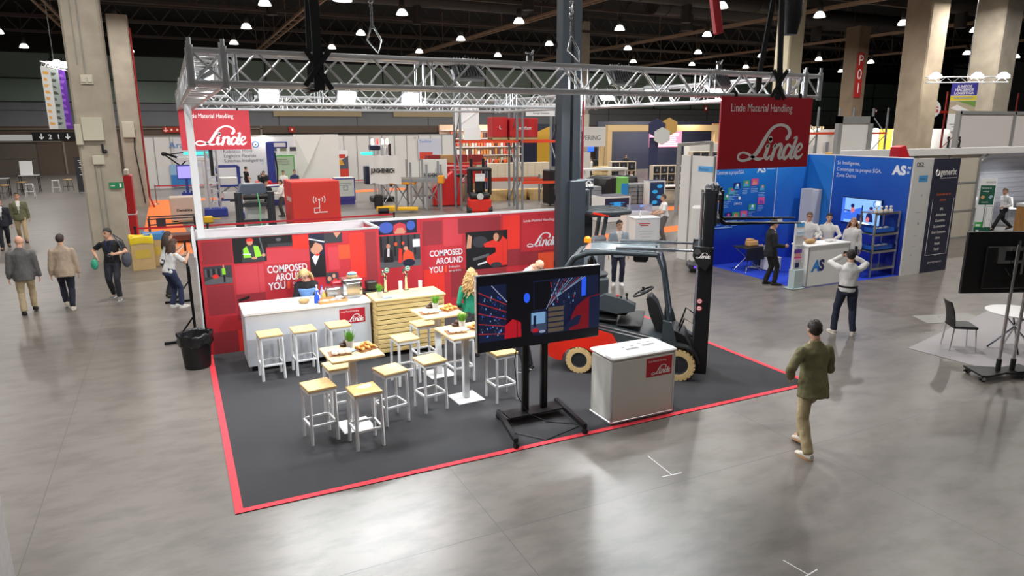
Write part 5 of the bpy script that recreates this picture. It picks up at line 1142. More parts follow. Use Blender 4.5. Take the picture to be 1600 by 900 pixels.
def W(x, y, f, p): r = radians(f); return (x + p[0] * cos(r) - p[1] * sin(r), y + p[0] * sin(r) + p[1] * cos(r), p[2])
held('camera', 'black camera held by the person in the black t-shirt', 'camera', lambda q: (q.box((0, 0, 0), (.14, .07, .1), .015), q.tube((0, .03, 0), (0, .12, 0), .036, n=14), q.box((0, 0, .06), (.06, .05, .03), .008)), M_black, W(-1.78, 11.7, 165, (-.10, .40, 1.10)), 165)
held('shoulder_bag', 'grey shoulder bag at the side of the person in black t-shirt', 'bag', lambda q: (q.sph((0, 0, 0), (.10, .19, .20)), q.path([(0, -.12, .15), (.08, -.1, .45), (.24, 0, .62), (.10, .1, .42), (0, .12, .15)], .014, 6)), fabric((74, 78, 88)), W(-1.78, 11.7, 165, (-.34, .04, .98)), 165)
held('green_bag', 'small turquoise bag in the hand of the person in black t-shirt', 'bag', lambda q: (q.sph((0, 0, 0), (.08, .06, .13)), q.path([(-.03, 0, .1), (0, 0, .18), (.03, 0, .1)], .008, 6)), fabric((60, 176, 140), .5), W(-1.78, 11.7, 165, (.34, .17, .9)), 165)
person('person in green jacket and beige trousers walking toward the camera at left', -5.45, 23.2, 188, 1.84, top=('jacket', (104, 104, 78)), inner=(226, 224, 220), legs=(186, 164, 128), shoe=(70, 44, 32), hair=(40, 30, 26), belt=(30, 26, 24), **WALKL, head=(0, -8), vox=.014)
person('person in dark navy suit walking at the far left edge', -5.72, 21.6, 190, 1.80, top=('jacket', (32, 34, 44)), inner=(226, 226, 226), legs=(30, 32, 40), shoe=(60, 40, 30), hair=(34, 28, 26), **WALKR, vox=.014)
person('person with long brown hair in white t-shirt leaning at the cabin side', -.50, 10.05, -58, 1.68, lean=16, top=('tee', (208, 206, 204)), sleeve=.4, legs=(44, 54, 84), shoe=(228, 226, 222), sole=(240, 240, 238), hair=(70, 46, 34), hairstyle='long', female=True, lh=(-.12, .42, 1.25), rh=(.13, .40, 1.28), lpole=(-.6, -.4, -1), rpole=(.6, -.4, -1), rf=(.1, .1, .085), pel=(0, -.06, .92), vox=.012)
person('person with dark hair in white t-shirt half hidden behind the leaning one', -.62, 11.3, -75, 1.68, lean=10, top=('tee', (220, 218, 216)), sleeve=.4, legs=(60, 60, 66), shoe=(70, 60, 52), hair=(58, 40, 32), hairstyle='long', female=True, lh=(-.12, .40, 1.25), rh=(.13, .38, 1.25), vox=.013)
person('blonde person in black top and blue apron behind the white bar counter', 1.80, 5.62, 172, 1.66, lean=12, top=('tee', (30, 30, 34)), sleeve=.55, legs=(40, 40, 46), hair=(214, 186, 128), hairstyle='bob', female=True, vest=(110, 150, 206), lh=(-.06, .36, 1.08), rh=(.14, .36, 1.08), head=(-20, 28), glasses=True, vox=.012, skin=(216, 168, 142))
person('person with curly blonde hair in emerald blouse beside the rear food table', 4.36, 3.75, -18, 1.69, top=('blouse', (24, 128, 96)), legs=(40, 40, 40), hair=(196, 160, 108), hairstyle='curly', female=True, skirt=mat('skirt_print', (52, 48, 46), .8, nz=.9, nscale=26), shoe=(30, 28, 28), lh=(-.20, .14, .96), rh=(.2, .2, 1.0), hem=-.06, head=(-4, 4), vox=.0105)
person('bald person in pale blue shirt bending forward behind the television', 5.95, 4.75, -140, 1.78, lean=40, pel=(0, -.16, .92), top=('shirt', (186, 200, 214)), legs=(36, 38, 46), shoe=(40, 38, 40), sole=(240, 240, 240), hairstyle='bald', skin=(212, 158, 130), lh=(-.14, .46, .86), rh=(.14, .46, .86), head=(0, 30), glasses=True, vox=.012)
person('person in pale grey blazer and navy trousers standing behind the forklift', 10.11, 7.5, facing(10.11, 7.5, 4, -4), 1.77, top=('jacket', (150, 164, 176)), inner=(228, 222, 216), legs=(28, 32, 52), shoe=(226, 224, 220), sole=(240, 240, 238), hair=(40, 32, 28), head=(18, 0), vox=.013)
bp_ = person('person with a grey backpack seen beside the dark truck guard', 9.15, 8.3, -20, 1.74, top=('tee', (60, 66, 120)), sleeve=.4, legs=(60, 60, 66), hairstyle='thin', hair=(120, 96, 70), vox=.0105)
held('backpack', 'grey backpack worn by the person behind the dark truck guard', 'bag', lambda q: (q.box((0, -.24, 1.2), (.32, .2, .46), .07), q.box((0, -.35, 1.08), (.24, .06, .22), .03), q.path([(-.1, -.16, 1.4), (-.12, .0, 1.5), (-.12, .14, 1.3)], .02, 6), q.path([(.1, -.16, 1.4), (.12, .0, 1.5), (.12, .14, 1.3)], .02, 6)), fabric((88, 84, 86)), (9.15, 8.3, 0), -20)
person('person in dark trousers standing right behind the television, mostly hidden', 4.93, 2.62, 40, 1.68, top=('tee', (40, 42, 50)), sleeve=.4, legs=(30, 32, 40), shoe=(34, 34, 38), sole=(236, 236, 236), hair=(40, 32, 28), vox=.014)
# blue stand
person('person in black suit and white shirt standing at the blue carpet edge', 13.70, 5.72, facing(13.7, 5.72, 17, 4.2), 1.80, top=('jacket', (20, 21, 24)), inner=(228, 228, 230), legs=(20, 21, 24), shoe=(18, 16, 16), hair=(34, 28, 26), lf=(-.08, -.05, .085), rf=(.08, .12, .085), rh=(.20, .26, 1.05), head=(-14, 4), vox=.013)
for (lab, x, y, h, kw) in (('person in white shirt and glasses standing behind the white counter, left of three', 15.75, 6.35, 1.80, dict(hair=(88, 66, 48), glasses=True)), ('person in white shirt with short black hair behind the counter, middle of three', 16.15, 6.02, 1.78, dict(hair=(30, 26, 26)))):
    person(lab, x, y, facing(x, y, 11.6, 1.7), h, top=('shirt', (210, 208, 205)), legs=(30, 32, 40), lh=(-.16, .28, 1.04), rh=(.16, .28, 1.04), lpole=(-1, -.5, -.2), rpole=(1, -.5, -.2), head=(0, 4), vox=.013, **kw)
person('person with long fair hair in white shirt, right of the three at the counter', 16.43, 5.45, facing(16.43, 5.45, 11.6, 1.7), 1.70, top=('shirt', (210, 208, 205)), legs=(26, 28, 36), hair=(158, 118, 82), hairstyle='long', female=True, hem=-.14, vox=.013)
person('person seated at the small black table, jeans and grey shirt', 15.2, 7.1, 20, 1.74, pel=(0, 0, .47), lf=(-.12, .42, .085), rf=(.12, .38, .085), lh=(-.2, .34, .74), rh=(.12, .30, .66), top=('shirt', (150, 152, 160)), legs=(60, 72, 100), shoe=(214, 210, 200), hairstyle='thin', hair=(120, 110, 100), vox=.0105)
# right side
person('person in white shirt and black trousers striding at the right edge', 29.5, 8.78, 66, 1.80, lean=3, top=('shirt', (224, 224, 226)), legs=(22, 23, 27), shoe=(26, 24, 24), hair=(110, 96, 84), lf=(-.08, .42, .10), rf=(.08, -.42, .17), pel=(0, 0, .88), head=(0, 5), lh=(-.22, .2, .95), rh=(.24, -.12, .98), vox=.0105)
person('person in white t-shirt working at the white kiosk in the middle', 15.75, 12.75, 68, 1.76, top=('tee', (232, 228, 224)), sleeve=.4, legs=(110, 104, 100), shoe=(60, 56, 54), hair=(70, 52, 40), lh=(-.18, .36, 1.02), rh=(.1, .38, 1.02), lean=6, vox=.0105)
# far background
BG = [('person in black top with raised arm beside the folding table', 3.9, 39.5, -60, ('tee', (24, 24, 28)), (30, 30, 36), dict(lh=(-.2, .4, .95))), ('person in black shirt seated behind the purple counter, nearest', 4.05, 30.6, 180, ('tee', (22, 22, 26)), (30, 30, 34), dict(pel=(0, 0, .62), lf=(-.1, .3, .1), rf=(.1, .3, .1))),
      ('person in dark top bending behind the purple counter', 4.35, 35.0, 200, ('tee', (28, 28, 32)), (30, 30, 34), dict(lean=20)), ('person in white shirt standing by the purple counter, back one', 5.4, 34.0, 170, ('shirt', (226, 222, 214)), (60, 58, 56), {}),
      ('person in white shirt standing side-on in front of the green kiosk', 4.25, 26.6, 100, ('shirt', (230, 226, 218)), (70, 66, 62), dict(lh=(-.15, .36, 1.1), rh=(.15, .36, 1.1))), ('person in navy shirt standing behind the green kiosk', 6.1, 34.6, 170, ('shirt', (40, 56, 90)), (40, 40, 46), {}), ('person in black top at the tall green kiosk in the back', 7.3, 44.2, 30, ('tee', (26, 26, 30)), (30, 30, 34), {}),
      ('person in orange vest behind the rack, the left one', 24.6, 46.8, 170, ('tee', (60, 52, 48)), (30, 32, 44), dict(vest=(240, 92, 30))), ('person in orange vest behind the rack, the right one', 25.3, 46.6, 190, ('tee', (60, 52, 48)), (30, 32, 44), dict(vest=(240, 92, 30))),
      ('person in white shirt with dark sleeve among the far display cubes', 23.2, 25.3, 160, ('shirt', (226, 224, 220)), (40, 42, 50), {}), ('person in white shirt at the far wooden booth, front one', 29.6, 39.6, 60, ('shirt', (222, 218, 210)), (70, 84, 90), {}), ('person in dark top at the far wooden booth', 28.9, 40.2, -60, ('tee', (70, 60, 56)), (40, 42, 48), {}),
      ('person in pink top at the far wooden booth', 28.2, 41.0, 120, ('tee', (220, 190, 180)), (60, 60, 66), {}), ('person in dark jacket near the far striped screen', 36.0, 44.0, 150, ('tee', (52, 54, 50)), (40, 40, 44), {}), ('person in black hoodie looking over the right white partition', 25.6, 21.6, 160, ('tee', (40, 36, 34)), (30, 30, 34), {})]
for (lab, x, y, f, tp, lg, kw) in BG:
    person(lab, x, y, f, 1.75, top=tp, legs=lg, sleeve=.4 if tp[0] == 'tee' else 1, hair=(44, 34, 28), vox=.021, **kw)
bpy.data.scenes.remove(TMP)
# ------------------------------------------------------------------ blue demo stand
def blue_print(name, axis, lo, hi):
    m = bpy.data.materials.new(name); m.use_nodes = True; t = m.node_tree; b = t.nodes['Principled BSDF']; b.inputs['Roughness'].default_value = .5
    tc = t.nodes.new('ShaderNodeTexCoord'); sp = t.nodes.new('ShaderNodeSeparateXYZ'); t.links.new(tc.outputs['Object'], sp.inputs[0])
    nz = t.nodes.new('ShaderNodeTexNoise'); nz.inputs['Scale'].default_value = .45; t.links.new(tc.outputs['Object'], nz.inputs['Vector'])
    mr = t.nodes.new('ShaderNodeMapRange'); mr.inputs[1].default_value = 0; mr.inputs[2].default_value = 3.3; t.links.new(sp.outputs[2], mr.inputs[0])
    ad = t.nodes.new('ShaderNodeMath'); ad.operation = 'ADD'; t.links.new(mr.outputs[0], ad.inputs[0])
    mu = t.nodes.new('ShaderNodeMath'); mu.operation = 'MULTIPLY_ADD'; mu.inputs[1].default_value = .8; mu.inputs[2].default_value = -.42; t.links.new(nz.outputs[0], mu.inputs[0]); t.links.new(mu.outputs[0], ad.inputs[1])
    r = t.nodes.new('ShaderNodeValToRGB'); r.color_ramp.elements[0].position = .1; r.color_ramp.elements[1].position = 1.0
    r.color_ramp.elements[0].color = rgb(*lo); r.color_ramp.elements[1].color = rgb(*hi); t.links.new(ad.outputs[0], r.inputs[0]); t.links.new(r.outputs[0], b.inputs['Base Color']); return m
M_bp1 = blue_print('mural_blue', 0, (14, 40, 160), (16, 130, 220)); M_bp2 = blue_print('wall_print_blue', 0, (16, 36, 150), (20, 104, 205)); M_lb = mat('panel_sky_blue', (36, 124, 210), .5)
M_shell = mat('shell_white', (226, 224, 220), .55); M_shellgrey = mat('shell_profile', (160, 160, 158), .4, .3)
M_bluecarpet = mat('carpet_blue', (20, 62, 196), .95, bump=.2, bscale=160)
t = thing('blue_carpet', 'blue carpet of the demo stand on the right', 'carpet'); mb = MB(); mb.prism([(14.1, 8.4), (14.1, 7.1), (14.0, 5.0), (17.85, 4.95), (17.85, 8.4)], .008); mb.build('carpet', M_bluecarpet, t, sm=0)
YW = 8.4; HB = 3.24
w1 = thing('mural_wall', 'blue printed mural wall with colourful tiles behind the raised forks', 'partition wall')
mb = MB(); mb.bx(14.08, 17.85, YW, YW + .05, 0, HB); mb.build('panel', M_bp1, w1, sm=0)
mb = MB(); mb.bx(16.53, 16.545, YW - .004, YW, 0, HB); mb.bx(14.06, 14.1, YW - .01, YW + .05, 0, HB); mb.bx(14.06, 17.85, YW - .01, YW + .06, HB, HB + .03); mb.build('profile', M_lettering, w1, sm=0)
mb = MB(); mb.bx(16.55, 17.84, YW - .004, YW, 0, HB); mb.build('light_panel', blue_print('panel_mid_blue', 0, (28, 66, 190), (44, 140, 226)), w1, sm=0)
PM = [mat('tile_' + n, c, .5) for (n, c) in (('white', (240, 244, 250)), ('pink', (226, 80, 150)), ('green', (60, 160, 110)), ('purple', (120, 70, 180)), ('teal', (24, 130, 170)), ('navy', (16, 40, 110)), ('pale', (150, 190, 236)), ('skin', (230, 160, 150)), ('cyan', (90, 170, 230)), ('orange', (220, 120, 60)))]
class Mur(Print):
    N = {n: i for i, n in enumerate(('white', 'pink', 'green', 'purple', 'teal', 'navy', 'pale', 'skin', 'cyan', 'orange'))}
    def poly(s, pts, c): super().poly(pts, s.N[c] if isinstance(c, str) else c)
    def text(s, tx, size, x, y, c='white', align='LEFT', sx=1.0, off=0.0): put_text(s.mb, tx, size, I4, x, y, s.N[c], align, 0, off, sx, s._z())
p = Mur(frame((14.1, YW, 0), (1, 0, 0), (0, 0, 1)))
p.text('Construye tu propio SGA.', .165, -.0 + .03, 2.72, sx=.6); p.text('AS', .3, 1.62, 2.74, off=.01); p.rect(2.0, 2.82, 2.36, 2.86, 'pale')
rd = random.Random(4)
for (x, z, c) in ((.08, 2.0, 'pink'), (.32, 2.05, 'teal'), (.5, 2.22, 'green'), (.7, 2.36, 'purple'), (1.06, 2.42, 'green'), (1.4, 2.46, 'pink'), (1.72, 2.28, 'teal'), (1.72, 1.88, 'pink'), (1.36, 1.7, 'green'), (1.04, 1.5, 'pink'), (.72, 1.48, 'green'), (.42, 1.48, 'purple'), (.08, 1.52, 'teal')):
    p.rect(x, z - .1, x + .28, z + .1, 'navy' if c == 'purple' else c); p.poly([(x + .04, z - .08), (x + .1, z + .06), (x + .2, z + .02), (x + .24, z - .08)], rd.choice(['pale', 'skin', 'cyan', 'green', 'purple'])); p.ell(x + .16, z + .03, .045, .045, rd.choice(['skin', 'pink', 'white', 'orange']))
    for k in range(4): p.rect(x, z - .16 - k * .05, x + .16 + .12 * rd.random(), z - .145 - k * .05, 'pale')
p.ell(.96, 2.0, .05, .05, 'white'); p.text('LANCS', .1, .75, 1.80); p.rect(.05, 1.12, .75, 1.15, 'pale'); p.rect(1.0, 1.2, 1.2, 1.215, 'navy')
p.build('mural_print', w1, PM)
w2 = thing('demo_wall', 'blue side wall with white slogan and a wall screen', 'partition wall')
mb = MB(); mb.bx(17.85, 17.9, 4.95, YW, 0, HB, mi=0); mb.build('panel', M_bp2, w2, sm=0)
mb = MB(); mb.bx(17.846, 17.85, 7.43, YW - .02, 0, HB); mb.build('light_panel', M_lb, w2, sm=0)
mb = MB(); mb.bx(17.842, 17.85, 7.415, 7.43, 0, HB); mb.bx(17.84, 17.91, 4.95, YW, HB, HB + .03); mb.build('profile', M_lettering, w2, sm=0)
F2 = frame((17.845, 7.42, 0), (0, -1, 0), (0, 0, 1)); p = Mur(F2)
p.text('Sé Inteligente.', .155, .1, 2.99, sx=.9); p.text('Construye tu propio SGA.', .155, .1, 2.80, sx=.9); p.text('Zona Demo', .155, .1, 2.62, sx=.9); p.text('AS', .34, 1.94, 2.80, off=.018); p.text('AS', .09, 2.36, 2.96, off=.004); p.text('SI', .09, 2.36, 2.83, off=.004)
p.build('lettering', w2, PM)
sc = thing('wall_screen', 'wall screen with an illustrated office scene on the blue wall', 'screen'); Fs = frame((17.83, 6.98, 1.29), (0, -1, 0), (0, 0, 1)); mb = MB(Fs); mb.bx(0, 1.32, 0, .76, -.012, .03, .006); mb.build('case', M_black, sc)
SE = [mat('ds_' + n, c, .4, emit=e) for (n, c, e) in (('bg', (130, 176, 236), .8), ('navy', (22, 34, 90), .5), ('blue', (60, 110, 220), .7), ('white', (240, 244, 250), .8), ('skin', (220, 120, 120), .6))]
class DS(Print):
    N = {'bg': 0, 'navy': 1, 'blue': 2, 'white': 3, 'skin': 4}
    def poly(s, pts, c): super().poly(pts, s.N[c] if isinstance(c, str) else c)
p = DS(Fs @ TR(0, 0, .031)); p.rect(.02, .02, 1.3, .74, 'bg'); p.rect(.02, .02, .12, .74, 'blue'); p.poly([(.1, .1), (.1, .3), (.7, .5), (.7, .12)], 'blue'); p.rect(.69, .05, .73, .56, 'navy'); p.poly([(.55, .1), (.55, .3), (.78, .26), (.78, .06)], 'navy'); p.poly([(.35, .3), (.34, .46), (.44, .48), (.47, .36)], 'skin'); p.ell(.38, .52, .06, .06, 'navy'); p.rect(.1, .35, .3, .39, 'navy'); p.poly([(.85, .1), (.86, .3), (.98, .4), (1.06, .3), (1.1, .1)], 'navy'); p.ell(1.0, .47, .06, .06, 'skin'); p.ell(1.0, .5, .06, .045, 'navy'); p.poly([(.84, .12), (.9, .25), (.98, .2), (.95, .08)], 'skin'); p.ell(1.15, .62, .1, .1, 'navy'); p.ell(1.15, .62, .08, .08, 'bg'); p.rect(1.14, .6, 1.26, .72, 'white'); p.poly([(.3, .02), (.55, .1), (.95, .05), (1.0, .02)], 'white'); p.build('display', sc, SE)
# white cabinet in the corner
t = thing('white_cabinet', 'tall white cabinet with open blue door in the blue corner', 'cabinet', (17.42, 7.75, .008)); mb = MB(); mb.bx(0, .4, 0, .45, 0, 2.2, .004); mb.build('body', M_shell, t); mb = MB(); mb.bx(.02, .38, -.012, 0, .04, 2.16); d = mb.build('door', mat('cab_door', (214, 214, 212), .5), t); mb = MB(); mb.tube((.3, -.03, 1.0), (.36, -.03, 1.0), .012); mb.build('handle', M_steel, d)
# side wall, end panel, dark exhibitor banner
t = thing('side_partition', 'white partition with a small blue sticker left of the mural wall', 'partition wall'); mb = MB(); mb.bx(14.03, 14.08, YW, 9.9, 0, HB); mb.build('panel', M_shell, t, sm=0); mb = MB(); 
for y in (YW, 9.4): mb.bx(14.01, 14.09, y, y + .04, 0, HB + .02)
mb.build('profile', M_shellgrey, t); p = Mur(frame((14.028, 9.3, 0), (0, -1, 0), (0, 0, 1))); p.rect(.2, 2.78, .86, 2.95, 'cyan'); p.text('Partners', .12, .25, 2.82, 'navy'); p.build('sticker', t, PM)
t = thing('end_panel', 'white stand end panel with stand number and faint logos', 'panel', (17.88, 4.9, 0)); mb = MB(); mb.bx(0, .82, 0, .05, 0, HB); mb.build('panel', M_shell, t, sm=0)
mb = MB(frame((0, 0, 0), (1, 0, 0), (0, 0, 1))); put_text(mb, 'D52', .17, I4, .1, 3.02, 0, offset=.004); put_text(mb, 'navitrans', .06, I4, .3, 1.75, 1); put_text(mb, 'a', .14, I4, .45, 1.42, 0); put_text(mb, 'sintes', .05, I4, .36, 1.1, 1); put_text(mb, 'panotec', .05, I4, .34, .8, 1); put_text(mb, 'logis', .05, I4, .3, .55, 1); put_text(mb, '8', .1, I4, .45, 2.2, 1); mb.build('lettering', [M_black, mat('faint_grey', (150, 150, 152), .6)], t, sm=0)
p = Mur(frame((0, 0, 0), (1, 0, 0), (0, 0, 1))); p.rect(.26, 2.6, .64, 2.78, 'cyan'); p.text('Partners', .085, .29, 2.66, 'navy'); p.build('sticker', t, PM)
t = thing('exhibitor_banner', 'dark navy exhibitor banner with white name and a column of words', 'banner', (18.72, 4.88, 0)); mb = MB(); mb.bx(0, 1.14, 0, .06, 0, HB - .02); mb.build('panel', mat('banner_navy', (44, 46, 68), .55), t, sm=0)
mb = MB(frame((0, 0, 0), (1, 0, 0), (0, 0, 1))); mb.path([(.18 + .07 * cos(a), 2.84 + .085 * sin(a), .003) for a in [radians(110 + 32 * q) for q in range(10)]], .018, 6); put_text(mb, 'generix', .25, I4, .3, 2.77, 0, sx=.95, offset=.006); mb.box((.68, 2.68, .002), (.76, .012, .002))
put_text(mb, 'Expertos en tu', .105, I4, .57, 2.2, 1, 'CENTER'); put_text(mb, 'sector', .105, I4, .57, 2.04, 1, 'CENTER')
for k, w_ in enumerate(('3PL', 'Agricultura', 'Cosmética', 'E-commerce', 'Gran Consumo', 'Agro', 'Retail', 'Textil', '...')): put_text(mb, w_, .10, I4, .57, 1.78 - k * .165, 0, 'CENTER', offset=.002)
put_text(mb, 'generixgroup.com', .085, I4, .57, .0 + .28 - .02, 0, 'CENTER'); 
mb.path([(.12, 2.1, .002), (.1, .5, .002), (1.04, .5, .002), (1.06, 2.1, .002)], .006, 4); mb.build('lettering', [M_lettering, mat('lettering_orange', (236, 120, 60), .5)], t, sm=0)
# counter, leaflet tower, objects
t = thing('demo_counter', 'white demo counter with blue letters in front of the three people in white shirts', 'counter', (14.28, 5.0, .008)); mb = MB(); mb.bx(0, 1.5, 0, .55, .02, 1.06, .004); mb.build('body', M_white, t); mb = MB(); mb.bx(-.02, 1.52, -.02, .57, 1.06, 1.1, .006); mb.build('top', M_white, t); mb = MB(); mb.bx(-.004, 1.504, -.004, .554, 0, .03); 
for x in (.0, 1.5): mb.bx(x - .012, x + .012, -.012, .012, .03, 1.06)
mb.build('profile', M_shellgrey, t); mb = MB(frame((0, 0, 0), (1, 0, 0), (0, 0, 1))); put_text(mb, 'A', .40, I4, .16, .42, 0, offset=.02, shear=.15, lift=.003); put_text(mb, 'S', .40, I4, .42, .42, 1, offset=.02, lift=.003); mb.build('lettering', [mat('as_blue', (40, 130, 210), .5), mat('as_navy', (40, 44, 110), .5)], t, sm=0)
t = thing('leaflet_tower', 'tall leaflet tower with printed sheets left of the white demo counter', 'leaflet stand', (14.0, 5.1, .008), 0); mb = MB(); mb.bx(-.24, .2, -.14, .18, 0, .02, .004); mb.bx(-.16, .16, -.1, .1, .02, .5, .01); mb.build('base', mat('tower_grey', (176, 192, 194), .5), t); mb = MB(); mb.bx(-.15, .15, .0, .05, .5, 1.72, .006); mb.build('back', M_shell, t)
p = Mur(frame((-.15, -.002, .5), (1, 0, 0), (0, 0, 1))); p.rect(.02, 1.1, .28, 1.2, 'cyan'); p.rect(.02, .85, .28, 1.06, 'white'); p.rect(.02, .92, .28, .98, 'cyan'); p.rect(.02, .42, .28, .56, 'purple'); p.rect(.05, .32, .25, .42, 'skin'); p.rect(.02, .22, .28, .32, 'pink'); p.rect(.08, .04, .22, .2, 'navy'); p.build('leaflet_prints', t, PM)
for z in (.7, 1.05, 1.4):
    mb = MB(); mb.bx(-.14, .14, -.05, 0, z - .02, z + .08, .004); mb.build('holder', mat('clear_holder', (220, 226, 230), .2, alpha=.5), t)
mb = MB(); mb.sph((0, 0, .06), (.17, .1, .07)); mb.tube((.1, 0, .07), (.22, .02, .05), .02); o = tag(mb.build('tan_bag', mat('bag_tan', (190, 150, 100), .8, bump=.3, bscale=40)), 'tan cloth bag on the white demo counter', 'bag'); o.location = (14.62, 5.28, 1.108)
mb = MB(); mb.box((0, 0, .035), (.2, .12, .07), .02); mb.tube((.06, -.06, .03), (.14, -.1, .03), .012); o = tag(mb.build('scanner', M_shell), 'white handheld device on the demo counter', 'device'); o.location = (15.3, 5.25, 1.108)
mb = MB(); mb.bx(-.15, .15, -.1, .1, 0, .004); mb.bx(-.05, .2, -.06, .12, .004, .008); o = tag(mb.build('brochure', M_paper), 'flat brochures on the demo counter', 'brochure'); o.location = (14.95, 5.2, 1.108)
# shelf rack with blue bins
t = thing('shelf_rack', 'silver four-tier shelf with blue trays before the blue wall', 'shelf', (0, 0, 0))
xa, xb, ya, yb2 = 16.78, 17.75, 5.05, 5.5
for (x, y) in ((xa, ya), (xb, ya), (xa, yb2), (xb, yb2)):
    mb = MB(); mb.bx(x - .02, x + .02, y - .02, y + .02, .008, 1.82); mb.build('post', M_steel, t)
for z in (.25, .72, 1.2, 1.78):
    mb = MB(); mb.bx(xa - .02, xb + .02, ya - .02, yb2 + .02, z, z + .03, .004); mb.bx(xa - .02, xb + .02, ya - .024, ya - .016, z - .03, z + .03); mb.build('shelf', M_steel, t)
M_tray = mat('tray_blue', (30, 96, 200), .45)
for z, nm in ((.755, 'lower'), (1.235, 'upper')):
    mb = MB(); mb.bx(xa + .08, xb - .08, ya + .04, yb2 - .04, z, z + .02)
    for (a, b2, c, d) in ((xa + .08, xb - .08, ya + .04, ya + .055), (xa + .08, xb - .08, yb2 - .055, yb2 - .04), (xa + .08, xa + .1, ya + .04, yb2 - .04), (xb - .1, xb - .08, ya + .04, yb2 - .04)): mb.bx(a, b2, c, d, z, z + .13)
    tag(mb.build('blue_tray', M_tray), 'long blue tray on the %s middle tier of the silver shelf' % nm, 'tray', 'blue trays on the silver shelf')
    for k in range(3):
        mb = MB(); mb.bx(0, .11, 0, .1, 0, .13, .01); mb.bx(.02, .09, -.002, 0, .03, .1); o = tag(mb.build('white_box', M_shell), 'small white box in the %s blue tray, number %s from the left' % (nm, ('one', 'two', 'three')[k]), 'box', 'white boxes in the blue trays'); o.location = (xa + .2 + k * .22, ya + .1, z + .02)
for k in range(4):
    mb = MB(); mb.box((0, 0, .03), (.09, .08, .06), .01); mb.tube((0, 0, .06), (0, 0, .11), .02); mb.sph((0, 0, .12), .035); o = tag(mb.build('small_figure', mat('figure_cream', (224, 214, 190), .6)), 'cream gadget on the top tier of the silver shelf, %s from the left' % ('first', 'second', 'third', 'fourth')[k], 'gadget', 'gadgets on the top tier'); o.location = (xa + .18 + k * .2, ya + .15, 1.81)
# black table with bag, chair
t = thing('black_table', 'small black-clothed folding table with chrome legs at the mural wall', 'table', (14.55, 7.35, .008)); mb = MB(); mb.bx(-.35, .35, -.28, .28, .68, .72, .006); mb.bx(-.35, .35, -.282, -.27, .35, .7); mb.build('tabletop', M_black, t)
for s in (-1, 1):
    mb = MB(); mb.tube((s * .3, -.25, 0), (-s * .3, .22, .68), .012); mb.tube((s * .3, .22, 0), (s * .05, -.25, .68), .012); mb.build('leg', M_chrome, t)
mb = MB(); mb.box((0, 0, .08), (.34, .22, .16), .03); mb.box((-.05, .02, .18), (.2, .16, .06), .02); o = tag(mb.build('open_carton', mat('cardboard', (196, 152, 100), .8)), 'brown carton on the small black table', 'carton'); o.location = (14.65, 7.35, .728)
t = thing('white_stool', 'white box seat under the seated person in jeans', 'seat', (15.2, 7.1, .008)); mb = MB(); mb.bx(-.2, .2, -.2, .2, .02, .37, .01); mb.build('body', M_shell, t); mb = MB(); mb.bx(-.21, .21, -.21, .21, .37, .4, .008); mb.build('seat', M_white, t)
mb = MB(); mb.bx(0, .5, 0, .25, 0, .02); mb.bx(.3, .48, .02, .2, .02, .1, .01); o = tag(mb.build('wall_shelf', M_shell), 'small white wall shelf with a device on the mural wall', 'shelf'); o.location = (16.2, YW - .26, 1.2)
# white/grey mobile robot beside the forklift
t = thing('mobile_robot', 'tall white service robot with dark base right behind the forklift mast', 'robot', (13.2, 7.95, .0), -30); mb = MB(); mb.bx(-.28, .28, -.3, .3, .04, .3, .08); mb.build('base', M_dark, t); mb = MB(); mb.bx(-.24, .24, -.24, .24, .3, .62, .05); mb.bx(-.22, .22, -.2, .2, .62, 1.9, .06); mb.build('body', M_shell, t)
mb = MB(); mb.box((0, -.31, .17), (.3, .02, .05), .008); mb.build('light_bar', mat('robot_purple', (110, 60, 200), .4, emit=1.2), t)
for (x, y) in ((-.2, -.22), (.2, -.22), (0, .24)):
    mb = MB(TR(x, y, .05, 0, 90)); mb.lathe([(.0, -.02), (.05, -.02), (.05, .02), (0, .02)], 14); mb.build('wheel', M_black, t)
# ------------------------------------------------------------------ shell-scheme room at the right edge
t = thing('shell_wall', 'beige gridded shell-scheme wall with white top beam right of the navy banner', 'partition wall'); mb = MB(); mb.bx(19.9, 26.6, 8.3, 8.35, 0, 3.1); mb.build('panel', mat('shell_beige', (196, 188, 172), .6), t, sm=0)
mb = MB()
for z in (1.05, 2.08): mb.bx(19.9, 26.6, 8.28, 8.3, z - .03, z + .03)
for x in (21, 22.9, 24.8, 26.6): mb.bx(x - .05, x + .05, 8.26, 8.36, 0, 3.1)
mb.bx(19.9, 26.6, 8.28, 8.36, 0, .08); mb.build('profile', M_shellgrey, t)
mb = MB(); mb.bx(19.3, 42, 8.2, 8.42, 3.1, 3.34, .01); mb.build('top_beam', M_shell, t)
mb = MB(); mb.bar((26.6, 8.3, 2.75), (27.1, 8.3, 3.1), .05); mb.build('brace', M_shellgrey, t)
t = thing('meeting_room', 'white open meeting room behind the walking person in white shirt', 'partition wall'); mb = MB(); mb.bx(26.6, 26.65, 8.35, 10.3, 0, 3.1); mb.build('side_wall', mat('room_grey', (170, 172, 182), .6), t, sm=0); mb = MB(); mb.bx(26.6, 46.0, 10.3, 10.35, 0, 3.1)
for k in range(14): mb.bx(28.4, 46, 10.288, 10.3, .25 + k * .21, .26 + k * .21)
mb.build('back_wall', mat('room_grey', (170, 172, 182), .6), t, sm=0); mb = MB(); mb.bx(28.2, 28.3, 10.24, 10.3, 0, 3.1); mb.build('profile', M_shellgrey, t); mb = MB(); mb.bx(26.65, 46, 7.2, 10.3, 0, .012); mb.build('carpet', mat('room_carpet', (120, 118, 118), .95), t, sm=0)
area_light('room_light', (31, 8.6, 3.0), (31, 8.6, 0), 40, .6, None, (.95, .98, 1), 160)
